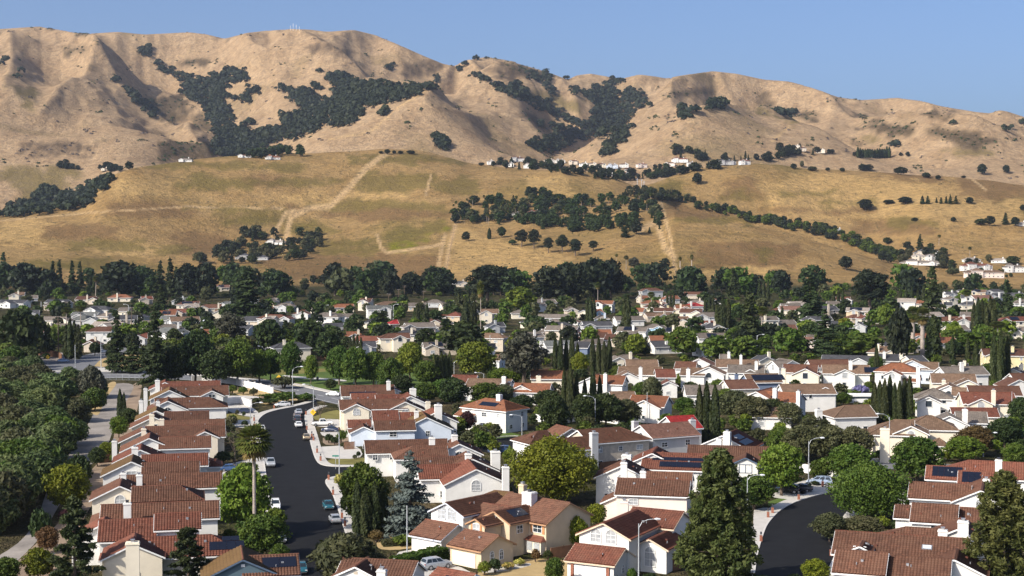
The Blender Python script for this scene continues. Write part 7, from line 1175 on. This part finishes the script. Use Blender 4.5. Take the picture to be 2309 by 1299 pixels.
hill_list(ZF, [(205, 330, 74, 70, 'broad_f.oak'), (1162, 880, 90, 96, 'broad_f.oak'), (95, 865, 66, 24, 'palmthick.palm'), (170, 880, 96, 28, 'palmthick.palm'), (105, 925, 50, 70, 'broad_f.oak'), (1640, 770, 120, 60, 'conifer_f.conifer'), (1760, 725, 70, 26, 'palm.palm'), (1960, 800, 66, 26, 'palm.palm'), (2235, 850, 60, 96, 'broad_f.dark'), (2040, 268, 70, 66, 'broad_f.oak'), (2195, 260, 54, 50, 'broad_f.oak'), (1515, 268, 50, 96, 'broad_f.oak'), (1290, 495, 70, 110, 'broad_f.oak'), (1440, 455, 26, 80, 'broad_f.oak'), (1545, 455, 46, 100, 'broad_f.oak'), (1655, 458, 56, 40, 'conifer_f.conifer'), (1690, 458, 56, 40, 'conifer_f.conifer'), (1745, 450, 36, 20, 'conifer_f.conifer'), (1775, 455, 44, 26, 'conifer_f.conifer'), (1808, 455, 50, 28, 'conifer_f.conifer'), (1835, 457, 58, 36, 'conifer_f.conifer'), (1870, 456, 54, 40, 'conifer_f.conifer'), (1960, 455, 42, 60, 'broad_f.oak'), (1605, 572, 28, 50, 'broad_f.oak'), (1855, 572, 32, 40, 'broad_f.oak'), (1430, 716, 46, 60, 'broad_f.dark'), (1850, 915, 50, 90, 'broad_f.olive'), (1680, 290, 36, 64, 'broad_f.oak'), (1755, 300, 30, 40, 'broad_f.oak'), (1270, 245, 46, 60, 'broad_f.oak'), (1310, 244, 44, 60, 'broad_f.oak'), (1140, 250, 26, 40, 'broad_f.oak'), (1045, 246, 24, 34, 'broad_f.oak'), (880, 222, 44, 30, 'broad_f.olive'), (825, 232, 36, 44, 'broad_f.oak'), (945, 244, 30, 70, 'broad_f.olive'), (2190, 590, 80, 50, 'conifer_f.conifer'), (2250, 600, 60, 56, 'broad_f.oak'), (2090, 596, 64, 70, 'broad_f.oak'), (2030, 592, 40, 80, 'broad_f.dark'), (1920, 292, 18, 34, 'broad_f.oak'), (2300, 500, 40, 40, 'broad_f.oak')], 'single dark tree on the right hand golden hill', 'scattered trees on the right hill')
hill_list(ZB, [(355, 918, 34, 40, 'broad_f.oak'), (400, 916, 24, 30, 'broad_f.oak'), (315, 914, 18, 34, 'broad_f.oak'), (440, 916, 22, 40, 'broad_f.oak'), (510, 916, 24, 60, 'broad_f.oak'), (968, 994, 24, 40, 'broad_f.oak')], 'small bush on the crest where the track ends', 'bushes on the golden crest')
# hillside estate, tree lined gullies and clumps: individuals the photograph does not let one tell apart
def scatter(poly, n, kinds_, hr, label, grp, dmin=1250, ratio=(.8, 1.2)):
    pa = np.array(poly); k = 0; tr_ = 0
    while k < n and tr_ < n * 40:
        tr_ += 1; x, y = fr.uniform(pa[:, 0].min(), pa[:, 0].max()), fr.uniform(pa[:, 1].min(), pa[:, 1].max())
        if not inpoly(np.array([x]), np.array([y]), poly)[0]: continue
        p = on(x, y, dmin)
        if p is None: continue
        hh = fr.uniform(*hr); kd = fr.choice(kinds_); k += 1
        if kd.startswith('palm'): tree_at(kd, p, hh * 1.1, hh * .36, 'small fan palm among ' + grp, 'palms on the hillside', True)
        else: MASS.setdefault(grp, []).append((p, hh, hh * (.45 if kd.startswith('con') else fr.uniform(*ratio)), kd.split('.')[1], kd.startswith('con')))
MASS = {}
EV = ['broad_f.dark', 'broad_f.oak', 'broad_f.oak', 'broad_f.olive', 'conifer_f.conifer']
scatter(zz(ZE, [(770, 590), (800, 460), (1000, 450), (1220, 450), (1440, 450), (1640, 440), (2080, 430), (2110, 520), (1900, 520), (1600, 560), (1320, 600), (1000, 600)]), 230, EV + ['palm.palm', 'palm.palm', 'broad_f.dark'], (6, 13), 'tree in the planted hillside estate', 'trees of the hillside estate')
scatter(zz(ZE, [(1320, 620), (1340, 575), (1600, 560), (1980, 560), (1960, 640), (1600, 650), (1400, 635)]), 90, ['broad_f.dark', 'broad_f.dark', 'conifer_f.conifer'], (8, 12), 'dark evergreen in the hedge below the estate', 'evergreen hedge below the estate')
scatter(zz(ZE, [(1190, 420), (1260, 400), (1420, 420), (1420, 450), (1240, 470)]), 12, EV, (9, 14), 'tree behind the hillside estate', 'trees of the hillside estate')
scatter(zz(ZE, [(2040, 440), (2110, 470), (2160, 620), (2110, 640), (2070, 540)]), 34, EV, (6, 10), 'tree along the estate fence line', 'trees along the estate fence')
scatter(zz(ZE, [(1900, 380), (2050, 380), (2260, 420), (2260, 450), (2080, 440), (1900, 440)]), 44, EV, (6, 11), 'tree below the road saddle', 'trees below the road saddle')
scatter(zz(ZF, [(190, 490), (200, 465), (380, 490), (540, 550), (680, 560), (960, 610), (1150, 660), (1350, 740), (1500, 800), (1500, 850), (1350, 790), (1150, 710), (850, 640), (560, 580), (330, 520)]), 150, ['broad_f.dark', 'broad_f.green', 'broad_f.oak', 'broad_f.dark'], (6, 11), 'tree lining the gully behind the right slope', 'trees lining the right gully')
scatter(zz(ZF, [(1480, 770), (1560, 740), (1800, 760), (1900, 800), (2100, 780), (2120, 850), (1850, 900), (1600, 810), (1500, 860), (1360, 830)]), 34, EV, (6, 12), 'garden tree around the hillside mansions', 'garden trees of the hillside mansions')
scatter(zz(ZF, [(1900, 940), (2309, 930), (2309, 900), (2200, 880), (1900, 900)]), 14, ['broad_f.dark', 'broad_f.olive'], (3, 6), 'garden tree around the hillside mansions', 'garden trees of the hillside mansions')
scatter(zz(ZF, [(0, 440), (0, 400), (180, 430), (190, 465), (90, 450)]), 10, EV, (6, 10), 'tree lining the gully behind the right slope', 'trees lining the right gully')
scatter(zz(ZD, [(1250, 870), (1300, 830), (1480, 740), (1520, 660), (1620, 640), (1740, 660), (1900, 680), (2080, 640), (2090, 720), (2030, 820), (1930, 850), (1760, 830), (1640, 860), (1480, 850)]), 95, ['broad_f.oak', 'broad_f.dark', 'broad_f.oak', 'euc.oak', 'broad_f.olive', 'conifer_f.conifer'], (6, 14), 'tree around the white ranch house on the slope', 'trees around the ranch house')
scatter(zz(ZB, [(1010, 990), (1160, 960), (1330, 985), (1480, 1000), (1700, 1020), (1900, 1050), (2010, 1060), (2140, 1000), (2250, 1060), (2000, 1090), (1800, 1090), (1500, 1050), (1340, 1030), (1100, 1010)]), 140, ['broad_f.oak', 'broad_f.dark', 'broad_f.oak', 'broad_f.oak', 'conifer_f.conifer'], (7, 13), 'dark tree among the saddle houses', 'dark trees among the saddle houses', 1900)
scatter(zz(ZF, [(0, 250), (100, 250), (300, 230), (380, 220), (380, 250), (200, 250), (0, 290)]), 22, ['broad_f.oak'], (8, 14), 'dark tree among the saddle houses', 'dark trees among the saddle houses', 1900)
scatter(zz(ZF, [(0, 170), (60, 120), (160, 100), (220, 120), (210, 160), (300, 120), (300, 170), (700, 150), (700, 110), (780, 90), (900, 110), (1100, 130), (1000, 150), (850, 150), (700, 190), (600, 200), (420, 180), (200, 190)]), 60, ['broad_f.oak', 'broad_f.dark', 'conifer_f.conifer', 'broad_f.oak'], (8, 15), 'tree along the upper right bench', 'trees along the upper bench', 1900)
scatter(zz(ZF, [(1180, 160), (1200, 130), (1450, 140), (1580, 140), (1570, 162), (1400, 160)]), 12, ['broad_f.oak'], (7, 11), 'tree along the upper right bench', 'trees along the upper bench', 1900)
for i in range(14): T('cypress_f.conifer', *ZF(1240 + i * 15.5, 160 + (i % 2)), 66 / 2.854 * (.8 + .3 * fr.random()), 20 / 2.854, 'tall poplar like tree in the row on the upper bench', 'tall row on the upper bench', True, 1900)
scatter(zz(ZD, [(1540, 175), (1600, 140), (1650, 100), (1800, 90), (1940, 100), (2010, 140), (1950, 165), (1850, 150), (1700, 175)]), 44, ['broad_f.oak', 'broad_f.dark'], (8, 14), 'dark tree in the clump below the mountain gully', 'tree clump below the gully', 1900)
scatter(zz(ZD, [(350, 235), (400, 200), (520, 210), (510, 240)]), 9, ['broad_f.oak'], (8, 12), 'oak in the left valley head', 'oaks in the left valley', 1900)
scatter(zz(ZD, [(620, 240), (680, 220), (840, 240), (830, 260), (740, 265)]), 12, ['broad_f.oak'], (7, 12), 'oak in the left valley head', 'oaks in the left valley', 1900)
for g_, it_ in MASS.items(): mass_trees('hill_trees', it_, 'dark mass of ' + g_)
# ------------------------------------------------------------------ woods on the mountain: one mass each
def blobs(rs, pts, hs):
    V, T_ = [], []
    for p, h in zip(pts, hs):
        n = 46; d = rs.normal(0, 1, (n, 3)); d /= np.linalg.norm(d, axis=1)[:, None]; d[:, 2] = np.abs(d[:, 2]) * 1.0 - .2
        c = np.array(p) + np.array([0, 0, h * .45]) + d * np.array([h * .55, h * .55, h * .5]) * (1 + .14 * rs.normal(0, 1, n))[:, None]
        V.append(leaves(rs, c, d, h * .34 * (.7 + .6 * rs.rand(n)), 1.25, None, .35)); T_.append(np.repeat(np.clip(.45 + .38 * rs.normal() + .15 * rs.normal(0, 1, n), 0, 1), 4))
    return np.concatenate(V), np.concatenate(T_)
def wood(polys, step, hr, label, dmin=2300, colr='oak', name='oak_wood'):
    rs = np.random.RandomState(int(step * 10) + len(polys)); pts, hs = [], []
    for poly in polys:
        pa = np.array(poly); x0, y0, x1, y1 = pa[:, 0].min(), pa[:, 1].min(), pa[:, 0].max(), pa[:, 1].max()
        for yy in np.arange(y0, y1, step * .62):
            for xx in np.arange(x0, x1, step * 1.12):
                x, y = xx + rs.uniform(-.75, .75) * step, yy + rs.uniform(-.45, .45) * step
                if fbm(x / 16 + 3, y / 8, 2) < -.38: continue
                xw, yw = x + 6 * float(fbm(x / 14, y / 9, 2)) + rs.normal(0, 4.2), y + 4 * float(fbm(x / 12 + 7, y / 9, 2)) + rs.normal(0, 2.6)
                if inpoly(np.array([xw]), np.array([yw]), poly)[0]:
                    p = on(x, y, dmin)
                    if p is not None: pts.append((p.x, p.y, p.z - .5)); hs.append(rs.uniform(*hr) * (.6 + .75 * rs.rand()))
    if not pts: return
    V, T_ = blobs(rs, pts, hs); F_ = np.arange(len(V)).reshape(-1, 4); o = link(name, npmesh(name, V, F_, LM(colr), None, {'tint': T_})); struct(o, 'stuff', label); return o
wood([zz(ZA, [(840, 232), (930, 240), (940, 222), (985, 222), (985, 300), (900, 262)]), [(347, 140), (380, 160), (410, 172), (440, 185), (495, 168), (520, 160), (552, 165), (555, 187), (520, 195), (502, 212), (535, 220), (505, 232), (512, 255), (525, 280), (545, 300), (570, 302), (630, 288), (700, 282), (735, 288), (700, 302), (600, 328), (560, 345), (500, 362), (487, 335), (485, 300), (470, 270), (455, 240), (430, 225), (405, 212), (412, 192), (380, 168), (350, 148)], [(275, 195), (290, 200), (320, 222), (352, 250), (354, 268), (330, 255), (300, 225)], zz(ZA, [(1580, 500), (1640, 485), (1715, 520), (1700, 540), (1590, 535)]), zz(ZA, [(1560, 560), (1600, 548), (1640, 580), (1580, 600)])], 5.2, (9, 14), 'dark oak wood filling the left mountain gully')
wood([zz(ZA, [(1860, 560), (1880, 490), (1950, 510), (2020, 520), (2080, 590), (2140, 640), (2120, 720), (2000, 760), (1900, 740), (1820, 720), (1820, 670), (1890, 655), (1990, 660), (1960, 620)]), zz(ZA, [(2110, 405), (2230, 405), (2240, 430), (2309, 440), (2309, 480), (2160, 455)]), zz(ZB, [(0, 410), (60, 405), (100, 460), (140, 430), (190, 460), (260, 460), (340, 455), (400, 480), (490, 490), (500, 560), (400, 590), (250, 610), (180, 640), (200, 660), (60, 690), (170, 700), (60, 730), (0, 750), (0, 640), (50, 600), (0, 580), (40, 530), (0, 470)]), zz(ZB, [(500, 495), (550, 478), (610, 520), (560, 550), (520, 545)]), zz(ZB, [(608, 490), (640, 468), (680, 485), (640, 510)]), zz(ZB, [(650, 440), (680, 425), (708, 440), (670, 462)]), zz(ZA, [(2110, 560), (2220, 540), (2309, 560), (2309, 650), (2200, 670), (2160, 620), (2110, 610)]), zz(ZA, [(2130, 740), (2309, 690), (2309, 715), (2180, 755)]), zz(ZB, [(295, 670), (330, 635), (368, 650), (340, 675)])], 5.4, (9, 14), 'dark oak woods on the middle mountain slope')
wood([zz(ZB, [(875, 395), (920, 400), (1050, 460), (1140, 480), (1200, 470), (1260, 520), (1280, 570), (1350, 590), (1440, 560), (1440, 580), (1420, 620), (1500, 650), (1600, 700), (1680, 720), (1690, 640), (1710, 590), (1640, 550), (1620, 515), (1700, 500), (1760, 465), (1800, 450), (1900, 430), (1915, 438), (1840, 480), (1830, 560), (1950, 540), (2060, 545), (2040, 600), (1960, 640), (1920, 720), (1850, 780), (1700, 805), (1560, 850), (1480, 890), (1400, 915), (1320, 905), (1290, 865), (1400, 810), (1560, 790), (1640, 760), (1500, 690), (1380, 650), (1250, 580), (1130, 530), (1000, 455)]), zz(ZB, [(1900, 745), (1960, 755), (1900, 800), (1900, 840), (1830, 880), (1800, 930), (1710, 940), (1760, 890), (1850, 800)]), zz(ZB, [(1270, 400), (1310, 385), (1320, 420), (1280, 430)]), zz(ZB, [(1310, 430), (1400, 400), (1430, 460), (1400, 490), (1350, 455)]), zz(ZB, [(1410, 510), (1450, 488), (1470, 530), (1420, 545)]), zz(ZB, [(1490, 430), (1540, 425), (1530, 448)]), zz(ZB, [(1545, 500), (1600, 492), (1610, 525), (1560, 528)]), zz(ZB, [(1850, 530), (1900, 505), (1960, 478), (2010, 500), (1960, 520), (1870, 548)]), zz(ZB, [(1420, 740), (1450, 722), (1480, 760), (1540, 745), (1570, 790), (1500, 800), (1440, 770)]), zz(ZB, [(1330, 720), (1368, 730), (1360, 750), (1330, 745)]), zz(ZB, [(1195, 700), (1220, 688), (1228, 710)]), zz(ZB, [(940, 318), (1000, 285), (1008, 292), (960, 320)]), zz(ZB, [(770, 352), (830, 372), (870, 342), (880, 350), (830, 380)])], 5.0, (9, 14), 'dark oak wood filling the right mountain gully')
wood([zz(ZC, [(85, 380), (110, 345), (160, 355), (220, 320), (228, 340), (160, 385), (90, 402)]), zz(ZC, [(265, 345), (290, 305), (340, 292), (405, 298), (400, 318), (320, 340)]), zz(ZC, [(710, 350), (740, 335), (800, 345), (832, 365), (825, 395), (760, 380)]), zz(ZC, [(1835, 420), (1855, 410), (1878, 425), (1870, 440), (1840, 440)]), zz(ZC, [(2170, 450), (2190, 438), (2205, 455)]), zz(ZC, [(2215, 455), (2230, 445), (2242, 458)]), zz(ZC, [(2170, 490), (2190, 470), (2210, 488)]), zz(ZC, [(2280, 440), (2309, 415), (2309, 445)]), zz(ZC, [(1440, 580), (1500, 552), (1505, 565), (1470, 582)]), zz(ZC, [(1980, 425), (2010, 415), (2050, 435), (2030, 440)])], 4.6, (9, 15), 'dark oak clumps scattered on the right mountain')
wood([zz(ZA, [(0, 305), (50, 300), (40, 330), (0, 340)]), zz(ZA, [(85, 415), (120, 385), (150, 395), (150, 410), (100, 425)]), zz(ZA, [(735, 450), (760, 440), (780, 455), (760, 470)]), zz(ZB, [(660, 820), (690, 800), (720, 850), (750, 880), (740, 895), (700, 860)]), zz(ZB, [(1155, 830), (1180, 818), (1200, 838)]), zz(ZB, [(1270, 860), (1300, 840), (1345, 880), (1320, 890)]), zz(ZB, [(355, 365), (375, 345), (392, 370), (370, 382)]), zz(ZA, [(1795, 495), (1820, 482), (1850, 500), (1820, 512)]), zz(ZA, [(2035, 490), (2060, 470), (2115, 490), (2100, 508), (2050, 505)]), zz(ZA, [(2045, 390), (2070, 380), (2090, 395)]), zz(ZA, [(1580, 715), (1610, 698), (1640, 715), (1600, 740)]), zz(ZA, [(1560, 760), (1590, 740), (1630, 770), (1580, 790)])], 4.4, (9, 14), 'small dark oak clumps scattered over the left mountain')
wood([zz(ZD, [(0, 560), (60, 500), (180, 460), (260, 380), (330, 360), (400, 410), (480, 400), (560, 350), (700, 285), (738, 290), (700, 360), (600, 440), (560, 490), (420, 500), (250, 530), (50, 550)])], 5.5, (7, 12), 'dark trees filling the valley left of the golden hill', 1700, 'oak', 'valley_wood')
# low scrub and rock speckle on the mountain and foothills: one mass each
def speckle(name, n, test, hr, colr, label, dmin, dmax, mat=None):
    rs = np.random.RandomState(n); pts, hs = [], []; t_ = 0
    while len(pts) < n and t_ < 40:
        t_ += 1; i = rs.randint(0, NR - 1, 6000); j = rs.randint(8, NA - 8, 6000); x, y = PXG[i, j], PYG[i, j]; ok = (DG[i, j] > dmin) & (DG[i, j] < dmax) & (x > -30) & (x < 2340) & test(x, y)
        for a, c in zip(i[ok], j[ok]):
            D = DG[a, c] + rs.uniform(-6, 6); az = AG[a, c] + rs.uniform(-.0008, .0008); X, Y = D * math.sin(az), D * math.cos(az); pts.append((X, Y, tz(X, Y) - .3)); hs.append(rs.uniform(*hr))
    pts, hs = pts[:n], hs[:n]; V, T_ = [], []
    for p, h in zip(pts, hs):
        k = 11; d = rs.normal(0, 1, (k, 3)); d /= np.linalg.norm(d, axis=1)[:, None]; d[:, 2] = np.abs(d[:, 2]); V.append(leaves(rs, np.array(p) + d * np.array([h * .75, h * .75, h * .6]), d, h * .75 * (.6 + .6 * rs.rand(k)), 1.3, None, .4)); T_.append(np.repeat(rs.rand(k), 4))
    V = np.concatenate(V); struct(link(name, npmesh(name, V, np.arange(len(V)).reshape(-1, 4), mat or LM(colr), None, {'tint': np.concatenate(T_)})), 'stuff', label)
def in_scrub(x, y):
    r = np.zeros(x.shape, bool)
    for p_ in SCRUBP: r |= inpoly(x, y, p_)
    return r
speckle('mountain_scrub', 2600, lambda x, y: (in_scrub(x, y) & (np.random.RandomState(3).rand(len(x)) < .8)) | (fbm(x / 60, y / 18, 3) > .62), (2.0, 4.8), 'dark', 'low dark scrub speckling the mountain slopes', 2650, 4900)
speckle('mountain_rocks', 900, lambda x, y: (fbm(x / 45 + 40, y / 14, 3) > .66) | (inpoly(x, y, rect(35, 215, 322, 350)) & (fbm(x / 9, y / 5, 2) > .1)), (2.0, 4.6), 'oak', 'dark rock outcrops scattered on the mountain', 2650, 4900, pm('outcrop_rock', (.13, .10, .08), .95, .3, .2))
speckle('hill_tussocks', 2200, lambda x, y: fbm(x / 50 + 11, y / 14, 3) > .3, (.6, 1.5), 'olive', 'dry tussocks and low bushes on the golden foothills', 1450, 2300)
# ------------------------------------------------------------------ labels that single out one thing
def dedupe():
    groups = {}
    for o, share in THINGS:
        if not share: groups.setdefault(o['label'], []).append(o)
    for lb, os_ in groups.items():
        if len(os_) < 2: continue
        os_.sort(key=lambda o: proj(o.location.x, o.location.y, o.location.z)[0]); n = len(os_)
        for i, o in enumerate(os_):
            w_ = ORD[i + 1] if i + 1 in ORD else '%d%s' % (i + 1, {1: 'st', 2: 'nd', 3: 'rd'}.get((i + 1) % 10 if (i + 1) % 100 not in (11, 12, 13) else 0, 'th'))
            o['label'] = lb + ', ' + ('leftmost' if i == 0 else 'rightmost' if i == n - 1 else w_ + ' from left')
dedupe()
# ------------------------------------------------------------------ the air
b = MB(); b.box(-4200, 4200, -60, 6600, -3, 760); hz = b.mesh('haze', None) if 0 else None
m = bpy.data.materials.new('haze_air'); m.use_nodes = True; t = m.node_tree; t.nodes.clear(); out = t.nodes.new('ShaderNodeOutputMaterial'); pv = t.nodes.new('ShaderNodeVolumePrincipled')
pv.inputs['Color'].default_value = (.72, .82, 1.0, 1); pv.inputs['Density'].default_value = 3.2e-5; pv.inputs['Anisotropy'].default_value = .2; t.links.new(pv.outputs[0], out.inputs['Volume'])
hzo = b.build('haze', m); struct(hzo, 'stuff', 'thin pale summer haze over the valley')
